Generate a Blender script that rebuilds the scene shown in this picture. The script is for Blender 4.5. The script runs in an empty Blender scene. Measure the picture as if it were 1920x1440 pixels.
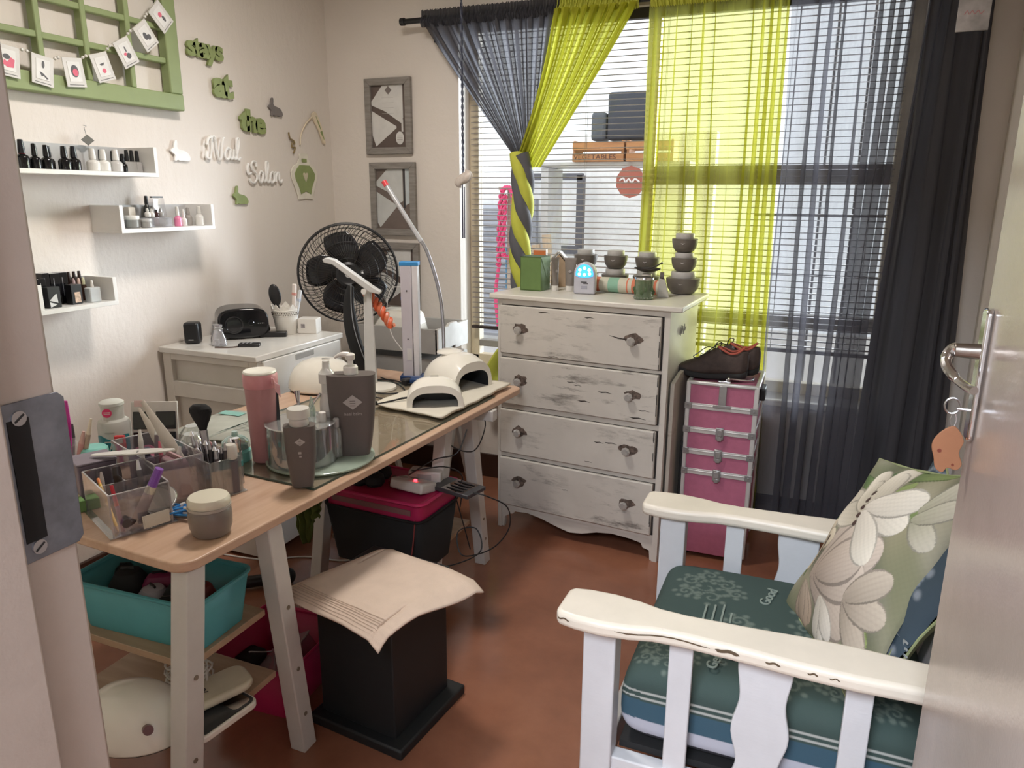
import bpy, bmesh, math, random
from mathutils import Vector as V, Matrix as MX, Euler
random.seed(7)
SC = bpy.context.scene
COL = SC.collection
R = math.radians
PI = math.pi

# ------------------------------------------------------------------ camera, world, light, exposure
cd = bpy.data.cameras.new('camera')
cd.sensor_width = 36.0
cd.lens = 1385.0 / 1920.0 * 36.0
cd.clip_start = 0.02
cam = bpy.data.objects.new('camera', cd)
COL.objects.link(cam)
yaw, pitch, roll = R(22.3), R(14.3), R(0.35)
fw = V((-math.sin(yaw) * math.cos(pitch), math.cos(yaw) * math.cos(pitch), -math.sin(pitch)))
rt = V((math.cos(yaw), math.sin(yaw), 0)); up = rt.cross(fw)
r2 = math.cos(roll) * rt + math.sin(roll) * up
u2 = -math.sin(roll) * rt + math.cos(roll) * up
m = MX((( r2.x, u2.x, -fw.x, 0), (r2.y, u2.y, -fw.y, 0), (r2.z, u2.z, -fw.z, 1.5), (0, 0, 0, 1)))
cam.matrix_world = m
SC.camera = cam

w = bpy.data.worlds.new('daylight'); SC.world = w; w.use_nodes = True
bg = w.node_tree.nodes['Background']
bg.inputs[0].default_value = (0.90, 0.95, 1.0, 1); bg.inputs[1].default_value = 1.0

def light(name, kind, energy, color, loc, d=None, **k):
    l = bpy.data.lights.new(name, kind); l.energy = energy; l.color = color
    for a, b in k.items(): setattr(l, a, b)
    o = bpy.data.objects.new(name, l); COL.objects.link(o); o.location = loc
    if d: o.rotation_euler = V(d).to_track_quat('-Z', 'Y').to_euler()
    return o
sun = light('sun', 'SUN', 7.6, (0.86, 0.93, 1.0), (3, 8, 5), (-0.52, -0.85, -0.20), angle=R(38))
por = light('window_portal', 'AREA', 1.0, (1, 1, 1), (-0.72, 3.72, 1.45), (0, -1, 0), shape='RECTANGLE', size=2.0, size_y=1.75)
por.data.cycles.is_portal = True
light('added_ceiling_fill', 'AREA', 14.5, (1.0, 0.93, 0.86), (-1.35, 2.05, 2.585), (0, 0, -1), shape='DISK', size=0.34)  # added out of view to brighten the back wall and corner
light('hall_ceiling_light', 'AREA', 86.0, (0.84, 0.91, 1.0), (-0.5, -1.15, 2.60), (0, 0.25, -1), shape='RECTANGLE', size=1.3, size_y=1.0)
vs = SC.view_settings
vs.view_transform = 'Standard'; vs.look = 'None'; vs.exposure = 0.85; vs.gamma = 1.0; vs.use_curve_mapping = False
SC.cycles.max_bounces = 10; SC.cycles.diffuse_bounces = 5; SC.cycles.transparent_max_bounces = 24
SC.cycles.caustics_reflective = False; SC.cycles.caustics_refractive = False
SC.cycles.sample_clamp_indirect = 6.0

# ------------------------------------------------------------------ materials
def new_mat(name):
    m = bpy.data.materials.new(name); m.use_nodes = True
    nt = m.node_tree; nt.nodes.clear()
    return m, nt, nt.nodes.new('ShaderNodeOutputMaterial')
def N(nt, t, **k):
    n = nt.nodes.new(t)
    for a, b in k.items(): setattr(n, a, b)
    return n
def coords(nt, scale=(1, 1, 1), kind='Object'):
    tc = N(nt, 'ShaderNodeTexCoord'); mp = N(nt, 'ShaderNodeMapping'); mp.inputs['Scale'].default_value = scale
    nt.links.new(tc.outputs[kind], mp.inputs[0]); return mp.outputs[0]
def noise(nt, vec, scale, detail=4, rough=0.6):
    n = N(nt, 'ShaderNodeTexNoise'); n.inputs['Scale'].default_value = scale; n.inputs['Detail'].default_value = detail
    n.inputs['Roughness'].default_value = rough; nt.links.new(vec, n.inputs['Vector']); return n.outputs['Fac']
def ramp(nt, fac, stops):
    r = N(nt, 'ShaderNodeValToRGB'); e = r.color_ramp.elements
    while len(e) < len(stops): e.new(0.5)
    for i, (p, c) in enumerate(stops): e[i].position = p; e[i].color = (*c[:3], 1)
    nt.links.new(fac, r.inputs[0]); return r.outputs[0]
def mix(nt, fac, a, b):
    x = N(nt, 'ShaderNodeMix', data_type='RGBA')
    if isinstance(fac, (int, float)): x.inputs[0].default_value = fac
    else: nt.links.new(fac, x.inputs[0])
    for s, q in ((6, a), (7, b)):
        if isinstance(q, tuple): x.inputs[s].default_value = (*q[:3], 1)
        else: nt.links.new(q, x.inputs[s])
    return x.outputs[2]
def bump(nt, bs, fac, strength, dist=0.002):
    b = N(nt, 'ShaderNodeBump'); b.inputs['Strength'].default_value = strength; b.inputs['Distance'].default_value = dist
    nt.links.new(fac, b.inputs['Height']); nt.links.new(b.outputs[0], bs.inputs['Normal'])
def pbr(nt, out, col, rough=0.5, metal=0.0, **k):
    b = N(nt, 'ShaderNodeBsdfPrincipled')
    if isinstance(col, tuple): b.inputs['Base Color'].default_value = (*col[:3], 1)
    else: nt.links.new(col, b.inputs['Base Color'])
    b.inputs['Roughness'].default_value = rough; b.inputs['Metallic'].default_value = metal
    for a, q in k.items(): b.inputs[a.replace('_', ' ')].default_value = q
    nt.links.new(b.outputs[0], out.inputs[0]); return b
_mc = {}
def mat(col, rough=0.5, metal=0.0, nz=0.08, ns=14, bmp=0.0, bs=60, **k):
    """plain surface whose colour and relief vary a little with noise"""
    key = (col, rough, metal, nz, ns, bmp, bs, tuple(k.items()))
    if key in _mc: return _mc[key]
    m, nt, out = new_mat('surface_%02d' % len(_mc))
    vec = coords(nt)
    f = noise(nt, vec, ns)
    lo = tuple(c * (1 - nz) for c in col); hi = tuple(min(1, c * (1 + nz)) for c in col)
    c = ramp(nt, f, [(0.3, lo), (0.7, hi)])
    b = pbr(nt, out, c, rough, metal, **k)
    if bmp: bump(nt, b, noise(nt, vec, bs), bmp)
    _mc[key] = m; return m
def glassy(name, tint=(1, 1, 1), amt=0.12, rough=0.03, solid=0.0, scol=(1, 1, 1)):
    """thin clear plastic or glass: see-through with a fresnel gloss and a little body"""
    m, nt, out = new_mat(name)
    t = N(nt, 'ShaderNodeBsdfTransparent'); t.inputs[0].default_value = (*tint, 1)
    g = N(nt, 'ShaderNodeBsdfGlossy'); g.inputs['Roughness'].default_value = rough
    lw = N(nt, 'ShaderNodeLayerWeight'); lw.inputs[0].default_value = 0.35
    mr = N(nt, 'ShaderNodeMapRange'); mr.inputs['To Min'].default_value = amt * 0.5; mr.inputs['To Max'].default_value = min(1, amt * 4)
    nt.links.new(lw.outputs['Facing'], mr.inputs[0])
    s = N(nt, 'ShaderNodeMixShader'); nt.links.new(mr.outputs[0], s.inputs[0]); nt.links.new(t.outputs[0], s.inputs[1]); nt.links.new(g.outputs[0], s.inputs[2])
    if solid:
        d = N(nt, 'ShaderNodeBsdfDiffuse'); d.inputs[0].default_value = (*scol, 1)
        s2 = N(nt, 'ShaderNodeMixShader'); s2.inputs[0].default_value = solid
        nt.links.new(s.outputs[0], s2.inputs[1]); nt.links.new(d.outputs[0], s2.inputs[2]); s = s2
    nt.links.new(s.outputs[0], out.inputs[0]); return m
def sheer(name, col, opa, edge=0.5, tint=(1, 1, 1)):
    """gauze: partly open weave, cloth that lets light through"""
    m, nt, out = new_mat(name)
    t = N(nt, 'ShaderNodeBsdfTransparent'); t.inputs[0].default_value = (*tint, 1)
    tl = N(nt, 'ShaderNodeBsdfTranslucent'); tl.inputs[0].default_value = (*col, 1)
    d = N(nt, 'ShaderNodeBsdfDiffuse'); d.inputs[0].default_value = (*col, 1)
    a = N(nt, 'ShaderNodeMixShader'); a.inputs[0].default_value = 0.5
    nt.links.new(tl.outputs[0], a.inputs[1]); nt.links.new(d.outputs[0], a.inputs[2])
    lw = N(nt, 'ShaderNodeLayerWeight'); lw.inputs[0].default_value = 0.5
    nz_ = noise(nt, coords(nt, (30, 30, 3)), 4)
    ad = N(nt, 'ShaderNodeMath', operation='MULTIPLY_ADD'); ad.inputs[1].default_value = edge; ad.inputs[2].default_value = opa - 0.06
    nt.links.new(lw.outputs['Facing'], ad.inputs[0])
    a2 = N(nt, 'ShaderNodeMath', operation='MULTIPLY_ADD'); a2.inputs[1].default_value = 0.12
    nt.links.new(nz_, a2.inputs[0]); nt.links.new(ad.outputs[0], a2.inputs[2]); a2.use_clamp = True
    s = N(nt, 'ShaderNodeMixShader'); nt.links.new(a2.outputs[0], s.inputs[0]); nt.links.new(t.outputs[0], s.inputs[1]); nt.links.new(a.outputs[0], s.inputs[2])
    nt.links.new(s.outputs[0], out.inputs[0]); return m
def glow(name, col, st):
    m, nt, out = new_mat(name); e = N(nt, 'ShaderNodeEmission'); e.inputs[0].default_value = (*col, 1); e.inputs[1].default_value = st
    nt.links.new(e.outputs[0], out.inputs[0]); return m
def printed(name, rough=0.85):
    """cloth printed with the colours stored on the mesh"""
    m, nt, out = new_mat(name)
    a = N(nt, 'ShaderNodeVertexColor', layer_name='print')
    b = pbr(nt, out, a.outputs[0], rough)
    bump(nt, b, noise(nt, coords(nt), 500, 2), 0.25, 0.001)
    return m

def m_wall():
    m, nt, out = new_mat('painted_plaster'); v = coords(nt)
    c = ramp(nt, noise(nt, v, 1.3, 3), [(0.3, (0.74, 0.68, 0.625)), (0.7, (0.79, 0.73, 0.675))])
    b = pbr(nt, out, c, 0.62)
    a = N(nt, 'ShaderNodeMath', operation='ADD'); nt.links.new(noise(nt, v, 26, 6, 0.65), a.inputs[0]); nt.links.new(noise(nt, coords(nt, (1, 3, 1)), 7, 3), a.inputs[1])
    bump(nt, b, a.outputs[0], 0.35, 0.006); return m
def m_floor():
    m, nt, out = new_mat('polished_red_brown_floor'); v = coords(nt)
    c = ramp(nt, noise(nt, v, 4, 8, 0.65), [(0.25, (0.17, 0.066, 0.040)), (0.5, (0.25, 0.098, 0.058)), (0.78, (0.33, 0.14, 0.082))])
    c = mix(nt, 0.35, c, ramp(nt, noise(nt, v, 1.4, 3), [(0.35, (0.16, 0.066, 0.040)), (0.65, (0.36, 0.16, 0.092))]))
    b = pbr(nt, out, c, 0.3)
    r = N(nt, 'ShaderNodeMapRange'); r.inputs['To Min'].default_value = 0.12; r.inputs['To Max'].default_value = 0.30
    nt.links.new(noise(nt, v, 9, 5), r.inputs[0]); nt.links.new(r.outputs[0], b.inputs['Roughness'])
    bump(nt, b, noise(nt, v, 90, 4), 0.06, 0.002); return m
def m_paint(name, base, under, scale=(1, 1, 1), lo=0.64, hi=0.68, rough=0.45, ns=5):
    """brushed paint worn through to the wood in streaks"""
    m, nt, out = new_mat(name)
    v = coords(nt, scale)
    wear = ramp(nt, noise(nt, v, ns, 9, 0.72), [(lo, (0, 0, 0)), (hi, (1, 1, 1))])
    big = ramp(nt, noise(nt, coords(nt), 3.5, 3), [(0.42, (0, 0, 0)), (0.62, (1, 1, 1))])
    mm = N(nt, 'ShaderNodeMath', operation='MULTIPLY'); nt.links.new(wear, mm.inputs[0]); nt.links.new(big, mm.inputs[1])
    c0 = ramp(nt, noise(nt, coords(nt), 6, 6), [(0.3, tuple(x * 0.88 for x in base)), (0.7, base)])
    c = mix(nt, mm.outputs[0], c0, under)
    b = pbr(nt, out, c, rough); bump(nt, b, noise(nt, coords(nt, (1, 1, 6)), 40, 4), 0.12, 0.002); return m
def m_wood(name, a, b_, scale=(2, 30, 30), rough=0.4, ns=2.2):
    m, nt, out = new_mat(name); v = coords(nt, scale)
    c = ramp(nt, noise(nt, v, ns, 8, 0.6), [(0.3, a), (0.7, b_)])
    b = pbr(nt, out, c, rough); bump(nt, b, noise(nt, v, ns * 2, 6), 0.08, 0.001); return m

WALL = m_wall(); FLOOR = m_floor()
WHITE = mat((0.78, 0.77, 0.75), 0.4, nz=0.03)
TRIMW = mat((0.80, 0.77, 0.70), 0.42, nz=0.04)
DOORP = mat((0.40, 0.335, 0.295), 0.20, nz=0.04, bmp=0.12, bs=160)
CHROME = mat((0.72, 0.72, 0.74), 0.12, 1.0, nz=0.03)
STEEL = mat((0.50, 0.50, 0.52), 0.3, 1.0, nz=0.08)
ALU = mat((0.66, 0.66, 0.65), 0.35, 0.45, nz=0.05)
BLACK = mat((0.012, 0.012, 0.014), 0.35)
BLACKG = mat((0.008, 0.008, 0.010), 0.08)
MATTB = mat((0.010, 0.010, 0.011), 0.8)
CABLE = mat((0.012, 0.012, 0.014), 0.5)
WCABLE = mat((0.65, 0.63, 0.60), 0.5)
GLOSSW = mat((0.78, 0.75, 0.68), 0.12, nz=0.02)
TAUPE = mat((0.112, 0.094, 0.088), 0.45, nz=0.05)
TAUPEL = mat((0.30, 0.27, 0.26), 0.5, nz=0.05)
CAPW = mat((0.72, 0.70, 0.67), 0.35, nz=0.03)
CLEAR = glassy('clear_acrylic', (0.95, 0.95, 0.96), 0.10, 0.04, 0.06, (0.8, 0.78, 0.8))
PALEPRINT = mat((0.40, 0.37, 0.36), 0.5)
DARKINK = mat((0.03, 0.03, 0.035), 0.6)

# ------------------------------------------------------------------ mesh builder
class MB:
    def __init__(s): s.v = []; s.f = []; s.c = None
    def add(s, vs, fs, mx=None):
        n = len(s.v)
        s.v += [tuple(mx @ V(p)) if mx is not None else tuple(p) for p in vs]
        s.f += [tuple(i + n for i in f) for f in fs]; return s
    def box(s, c, d, rot=(0, 0, 0), taper=1.0):
        x, y, z = d[0] / 2, d[1] / 2, d[2] / 2; t = taper
        vs = [(-x, -y, -z), (x, -y, -z), (x, y, -z), (-x, y, -z), (-x * t, -y * t, z), (x * t, -y * t, z), (x * t, y * t, z), (-x * t, y * t, z)]
        return s.add(vs, [(3, 2, 1, 0), (4, 5, 6, 7), (0, 1, 5, 4), (1, 2, 6, 5), (2, 3, 7, 6), (3, 0, 4, 7)], MX.Translation(c) @ Euler(rot).to_matrix().to_4x4())
    def lathe(s, prof, c=(0, 0, 0), n=24, rot=(0, 0, 0), sx=1, sy=1, mx=None, pw=None):
        vs = []; fs = []
        for r, z in prof:
            for i in range(n):
                a = 2 * PI * i / n; ca, sa = math.cos(a), math.sin(a)
                if pw: ca = math.copysign(abs(ca) ** pw, ca); sa = math.copysign(abs(sa) ** pw, sa)
                vs.append((r * sx * ca, r * sy * sa, z))
        for j in range(len(prof) - 1):
            for i in range(n):
                k = (i + 1) % n; fs.append((j * n + i, j * n + k, (j + 1) * n + k, (j + 1) * n + i))
        if prof[0][0] > 1e-6: fs.append(tuple(range(n - 1, -1, -1)))
        if prof[-1][0] > 1e-6: fs.append(tuple((len(prof) - 1) * n + i for i in range(n)))
        M0 = MX.Translation(c) @ Euler(rot).to_matrix().to_4x4()
        return s.add(vs, fs, mx if mx is not None else M0)
    def cyl(s, a, b, r1, r2=None, n=12):
        a, b = V(a), V(b); d = b - a
        mx = MX.Translation(a) @ d.to_track_quat('Z', 'Y').to_matrix().to_4x4()
        return s.lathe([(r1, 0), (r1 if r2 is None else r2, d.length)], n=n, mx=mx)
    def tube(s, pts, r, n=6, closed=False, flat=1.0, up=None):
        P = [V(p) for p in pts]; K = len(P); vs = []; fs = []; prev = None
        rr = r if isinstance(r, (list, tuple)) else [r] * K
        for i, p in enumerate(P):
            if closed: t = P[(i + 1) % K] - P[i - 1]
            else: t = P[min(i + 1, K - 1)] - P[max(i - 1, 0)]
            t.normalize()
            if up is not None: x = V(up).cross(t)
            elif prev is None: x = t.orthogonal()
            else: x = prev - t * prev.dot(t)
            if x.length < 1e-6: x = t.orthogonal()
            x.normalize(); prev = x; y = t.cross(x)
            for k in range(n):
                a = 2 * PI * (k + 0.5) / n
                vs.append(p + x * rr[i] * math.cos(a) + y * rr[i] * flat * math.sin(a))
        for i in range(K if closed else K - 1):
            j = (i + 1) % K
            for k in range(n):
                q = (k + 1) % n; fs.append((i * n + k, i * n + q, j * n + q, j * n + k))
        if not closed: fs.append(tuple(range(n - 1, -1, -1))); fs.append(tuple((K - 1) * n + k for k in range(n)))
        return s.add(vs, fs)
    def prism(s, pts, z0, z1, mx=None):
        n = len(pts); vs = [(x, y, z0) for x, y in pts] + [(x, y, z1) for x, y in pts]
        fs = [tuple(range(n - 1, -1, -1)), tuple(range(n, 2 * n))] + [(i, (i + 1) % n, n + (i + 1) % n, n + i) for i in range(n)]
        return s.add(vs, fs, mx)
    def ball(s, c, r, n=12, m=8, rot=(0, 0, 0)):
        if not isinstance(r, (tuple, list)): r = (r, r, r)
        prof = [(math.sin(PI * j / m), -math.cos(PI * j / m)) for j in range(m + 1)]
        prof[0] = (0.0, -1); prof[-1] = (0.0, 1)
        mx = MX.Translation(c) @ Euler(rot).to_matrix().to_4x4() @ MX.Diagonal((*r, 1))
        return s.lathe(prof, n=n, mx=mx)
    def grid(s, fn, nu, nv, wrap=False):
        vs = [fn(i / nu, j / nv) for j in range(nv + 1) for i in range(nu if wrap else nu + 1)]
        W_ = nu if wrap else nu + 1; fs = []
        for j in range(nv):
            for i in range(nu):
                k = (i + 1) % W_ if wrap else i + 1
                fs.append((j * W_ + i, j * W_ + k, (j + 1) * W_ + k, (j + 1) * W_ + i))
        return s.add(vs, fs)
    def obj(s, name, mt, parent=None, loc=None, rot=None, bev=0, seg=2, sub=0, thick=0, smooth=True, ang=35, off=-1):
        me = bpy.data.meshes.new(name); me.from_pydata([tuple(v) for v in s.v], [], s.f)
        bm = bmesh.new(); bm.from_mesh(me)
        bmesh.ops.remove_doubles(bm, verts=bm.verts, dist=1e-6)
        bmesh.ops.recalc_face_normals(bm, faces=bm.faces); bm.to_mesh(me); bm.free()
        me.materials.append(mt)
        o = bpy.data.objects.new(name, me); COL.objects.link(o)
        if parent is not None: o.parent = parent
        if loc is not None: o.location = loc
        if rot is not None: o.rotation_euler = rot
        if thick: md = o.modifiers.new('s', 'SOLIDIFY'); md.thickness = thick; md.offset = off
        if bev: md = o.modifiers.new('b', 'BEVEL'); md.width = bev; md.segments = seg; md.limit_method = 'ANGLE'; md.angle_limit = R(40)
        if sub: md = o.modifiers.new('d', 'SUBSURF'); md.levels = sub; md.render_levels = sub
        if smooth:
            me.shade_smooth(); me.set_sharp_from_angle(angle=R(ang))
        return o
def prop(o, label=None, cat=None, group=None, kind=None):
    if label: o['label'] = label
    if cat: o['category'] = cat
    if group: o['group'] = group
    if kind: o['kind'] = kind
    return o
def thing(name, label, cat, loc=(0, 0, 0), rz=0, group=None, rot=None):
    o = bpy.data.objects.new(name, None); COL.objects.link(o); o.empty_display_size = 0.05
    o.location = loc; o.rotation_euler = rot if rot else (0, 0, rz)
    return prop(o, label, cat, group)
def struct(o): o['kind'] = 'structure'; return o
def copy_tree(o, loc, rz=None, label=None):
    r = o.copy(); COL.objects.link(r); r.location = loc
    if rz is not None: r.rotation_euler = (0, 0, rz)
    if label: r['label'] = label
    for ch in list(o.children):
        c = ch.copy(); COL.objects.link(c); c.parent = r
        for g in list(ch.children):
            d = g.copy(); COL.objects.link(d); d.parent = c
    return r
def cr(pts, k=6, closed=False):
    """points along a smooth curve through pts"""
    P = [V(p) for p in pts]; n = len(P); out = []
    for i in range(n if closed else n - 1):
        g = (lambda j: P[j % n]) if closed else (lambda j: P[max(0, min(n - 1, j))])
        a, b, c, d = g(i - 1), g(i), g(i + 1), g(i + 2)
        for q in range(k):
            t = q / k
            out.append(0.5 * ((2 * b) + (c - a) * t + (2 * a - 5 * b + 4 * c - d) * t * t + (3 * b - a - 3 * c + d) * t ** 3))
    if not closed: out.append(P[-1])
    return out
def text(name, body, size, mt, parent=None, loc=(0, 0, 0), rot=(0, 0, 0), ext=0.0004, fat=0.0, shear=0.0, space=1.0, align='CENTER', sx=1.0):
    cu = bpy.data.curves.new('t', 'FONT'); cu.body = body; cu.size = size; cu.extrude = ext; cu.offset = fat; cu.shear = shear
    cu.align_x = align; cu.align_y = 'CENTER'; cu.space_character = space; cu.resolution_u = 3
    t = bpy.data.objects.new('t', cu); COL.objects.link(t)
    dg = bpy.context.evaluated_depsgraph_get()
    me = bpy.data.meshes.new_from_object(t.evaluated_get(dg)); bpy.data.objects.remove(t); bpy.data.curves.remove(cu)
    me.name = name; me.materials.clear(); me.materials.append(mt)
    if sx != 1.0: me.transform(MX.Diagonal((sx, 1, 1, 1)))
    o = bpy.data.objects.new(name, me); COL.objects.link(o)
    if parent is not None: o.parent = parent
    o.location = loc; o.rotation_euler = rot; return o
def paint(o, fn):
    """store print colours on the mesh: fn(local point) -> rgb"""
    me = o.data; a = me.color_attributes.new('print', 'FLOAT_COLOR', 'POINT')
    buf = []
    for v in me.vertices: buf += [*fn(v.co), 1.0]
    a.data.foreach_set('color', buf)

# ------------------------------------------------------------------ room shell
def quadbox(name, x0, x1, y0, y1, z0, z1, mt, parent=None, **k):
    return MB().box(((x0 + x1) / 2, (y0 + y1) / 2, (z0 + z1) / 2), (x1 - x0, y1 - y0, z1 - z0)).obj(name, mt, parent, **k)
WX0, WX1, WZ0, WZ1 = -1.73, 0.30, 0.60, 2.36          # window opening
XL, XR, YB, YF = -2.5, 0.62, 3.5, 0.40
struct(quadbox('floor', XL - .15, XR + 1.2, -2.6, YB + .24, -0.1, 0, FLOOR))
struct(quadbox('ceiling', XL - .15, XR + 1.2, -2.6, YB + .24, 2.72, 2.82, mat((0.75, 0.73, 0.70), 0.7)))
struct(quadbox('wall_left', XL - .15, XL, YF, YB, 0, 2.72, WALL))
struct(quadbox('wall_right', XR, XR + .12, YF - .12, YB, 0, 2.72, WALL))
wb = MB()
for a in ((XL - .15, WX0, 0, 2.72), (WX1, XR + .12, 0, 2.72), (WX0, WX1, 0, WZ0), (WX0, WX1, WZ1, 2.72)):
    wb.box(((a[0] + a[1]) / 2, YB + .12, (a[2] + a[3]) / 2), (a[1] - a[0], .24, a[3] - a[2]))
struct(wb.obj('wall_back', WALL))
wf = MB()
for a in ((XL - .15, -0.70, 0, 2.72), (0.27, XR, 0, 2.72), (-0.70, 0.27, 2.10, 2.72)):
    wf.box(((a[0] + a[1]) / 2, YF - .06, (a[2] + a[3]) / 2), (a[1] - a[0], .12, a[3] - a[2]))
struct(wf.obj('wall_front', WALL))
SKIRT = mat((0.045, 0.020, 0.014), 0.3)
struct(quadbox('baseboard_back', XL, XR, YB - .018, YB - .001, 0.0, 0.13, SKIRT, bev=.003))
struct(quadbox('baseboard_left', XL + .001, XL + .018, YF, YB - .02, 0.0, 0.13, SKIRT, bev=.003))
struct(quadbox('baseboard_right', XR - .018, XR - .001, YF, YB - .02, 0.0, 0.13, SKIRT, bev=.003))
# hallway behind the doorway
HW = mat((0.60, 0.59, 0.57), 0.7)
struct(quadbox('wall_hall', -2.7, 1.9, -2.6, -2.5, 0, 2.72, HW))
struct(quadbox('wall_hall_left', -1.9, -1.8, -2.5, YF - .12, 0, 2.72, HW))
struct(quadbox('wall_hall_right', 1.3, 1.4, -2.5, YF - .12, 0, 2.72, HW))

lf = thing('added_ceiling_lamp', 'round white flush lamp added on the unseen ceiling to brighten the room', 'ceiling lamp', (-1.35, 2.05, 2.60))  # housing for the added ceiling fill, never in view
MB().lathe([(.24, .02), (.24, .12), (.0, .12)], n=40).obj('added_lamp_base', mat((0.7, 0.7, 0.7), 0.5), lf)
MB().lathe([(.19, .0), (.24, .02)], n=40).obj('rim', mat((0.7, 0.7, 0.7), 0.5), lf)

# window: deep reveal, cream timber frame, rails, panes
FRM = mat((0.62, 0.54, 0.40), 0.5)
fr = bpy.data.objects.new('window_1', None); COL.objects.link(fr); struct(fr)
yw0, yw1 = 3.62, 3.68
for nm, a in (('frame_side', (WX0, WX0 + .05, WZ0, WZ1)), ('frame_side', (WX1 - .05, WX1, WZ0, WZ1)), ('frame_head', (WX0, WX1, WZ1 - .05, WZ1)),
              ('frame_sill', (WX0, WX1, WZ0, WZ0 + .055)), ('mullion', (-0.82, -0.765, WZ0, WZ1)), 
              ('rail', (-0.765, WX1 - .05, 1.555, 1.640)), ('rail', (-0.765, WX1 - .05, 0.915, 0.975)), ('rail', (WX0 + .05, -0.82, 0.70, 0.735))):
    quadbox(nm, a[0], a[1], yw0, yw1, a[2], a[3], FRM if 'rail' not in nm else mat((0.30, 0.28, 0.25), 0.5), fr, bev=.004)
PANE = glassy('window_glass', (0.97, 0.98, 0.98), 0.03)
for a in ((WX0 + .05, -0.82, .735, WZ1 - .05), (-0.765, WX1 - .05, WZ0 + .05, .915), (-0.765, WX1 - .05, .975, 1.555), (-0.765, WX1 - .05, 1.64, WZ1 - .05)):
    quadbox('pane', a[0], a[1], 3.648, 3.652, a[2], a[3], PANE, fr)
sl = quadbox('window_sill', WX0, WX1, YB - .03, yw0, WZ0 - .03, WZ0, TRIMW, fr, bev=.006)
# burglar bar behind the glass
gb = MB()
for x in (-.02, .12): gb.cyl((x, 3.71, WZ0), (x, 3.71, WZ1), .006, n=6)
for z in (1.15, 1.42): gb.cyl((-.30, 3.71, z), (WX1, 3.71, z), .006, n=6)
gb.obj('bar_grille', mat((0.25, 0.25, 0.27), 0.5), fr)

# door frame and door
jm = bpy.data.objects.new('door_2', None); COL.objects.link(jm); struct(jm)
quadbox('frame_post', -0.70, -0.655, YF - .13, 0.46, 0, 2.10, DOORP, jm, bev=.004)
quadbox('frame_stop', -0.657, -0.640, YF - .13, 0.400, 0, 2.10, DOORP, jm, bev=.003)
quadbox('frame_post', 0.27, 0.315, YF - .13, 0.46, 0, 2.10, DOORP, jm, bev=.004)
quadbox('frame_head', -0.70, 0.315, YF - .13, 0.46, 2.10, 2.145, DOORP, jm, bev=.004)
sp = MB().prism([(-.077, -.026), (.077, -.026), (.077, .036), (.071, .042), (-.071, .042), (-.077, .036)], 0, .002, MX.Translation((-.6548, .424, 1.241)) @ MX(((0, 0, 1, 0), (0, 1, 0, 0), (1, 0, 0, 0), (0, 0, 0, 1))))
st = sp.obj('strike_plate', mat((0.20, 0.21, 0.24), 0.35, 0.7, nz=.25, ns=30), jm, bev=.0008); st['label'] = 'tarnished grey metal strike plate'
MB().box((-.6525, .419, 1.243), (.0012, .020, .118)).obj('latch_hole', mat((0.006, 0.005, 0.005), 0.9), jm)
for z in (1.303, 1.177):
    MB().cyl((-.6528, .420, z), (-.6512, .420, z), .007, n=14).obj('screw', STEEL, jm)
    MB().box((-.6510, .420, z), (.0006, .011, .0018), (.6, 0, 0)).obj('screw_slot', BLACK, jm)
dr = bpy.data.objects.new('door_1', None); COL.objects.link(dr); struct(dr)
quadbox('door_leaf', 0.236, 0.274, 0.47, 1.262, 0.012, 2.06, DOORP, dr, bev=.003)

# ------------------------------------------------------------------ door furniture
LP = thing('door_handle', 'chrome lever handle on a long plate on the open door', 'door handle', (0.236, 1.228, 1.25))
MB().prism([(-.092, -.017), (.092, -.017), (.098, -.011), (.098, .011), (.092, .017), (-.092, .017), (-.098, .011), (-.098, -.011)], -.009, 0, MX(((0, 0, 1, 0), (0, 1, 0, 0), (1, 0, 0, 0), (0, 0, 0, 1)))).obj('back_plate', CHROME, LP, bev=.003)
MB().cyl((-.008, 0, .035), (-.040, 0, .035), .0115, .010, n=18).obj('neck', mat((.32, .28, .25), .3, 1.0), LP, bev=.001)
MB().tube(cr([(-.036, .004, .038), (-.042, .006, .034), (-.048, 0, .024), (-.048, -.016, .012), (-.040, -.036, .002), (-.030, -.062, -.004), (-.022, -.084, -.005)], 5), [.0085] * 11 + [.0075] * 10 + [.006] * 10, n=10).obj('lever', CHROME, LP)
KY = thing('key', 'metal key standing in the door keyhole', 'key', (0.233, 1.228, 1.197))
MB().cyl((0, 0, 0), (-.022, 0, 0), .0025, n=8).tube([(-.028 + .010 * math.cos(a), 0, .004 + .012 * math.sin(a)) for a in [2 * PI * i / 16 for i in range(16)]], .0016, closed=True).obj('bow', STEEL, KY)
KF = thing('key_fob', 'tan leather key fob hanging from the door key', 'key fob', (0.209, 1.228, 1.200))
MB().tube(cr([(0, 0, -.008), (-.004, 0, -.022), (0, 0, -.034), (.004, 0, -.022)], 4, True), .001, closed=True).obj('ring', STEEL, KF)
fo = cr([(0, -.030, 0), (-.016, -.044, 0), (-.023, -.062, 0), (-.018, -.082, 0), (-.014, -.098, 0), (-.004, -.104, 0), (.002, -.096, 0), (.014, -.098, 0), (.020, -.088, 0), (.014, -.070, 0), (.018, -.052, 0), (.010, -.036, 0)], 4, True)
MB().prism([(p.x, p.y) for p in fo], -.002, .002, MX.Rotation(PI / 2, 4, 'X')).obj('leather', mat((.27, .115, .055), .6), KF, bev=.0008)
MB().cyl((-.012, -.0021, -.070), (-.012, -.0027, -.070), .003, n=10).cyl((.008, -.0021, -.090), (.008, -.0027, -.090), .002, n=10).obj('print', mat((.15, .03, .015), .6), KF)

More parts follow.
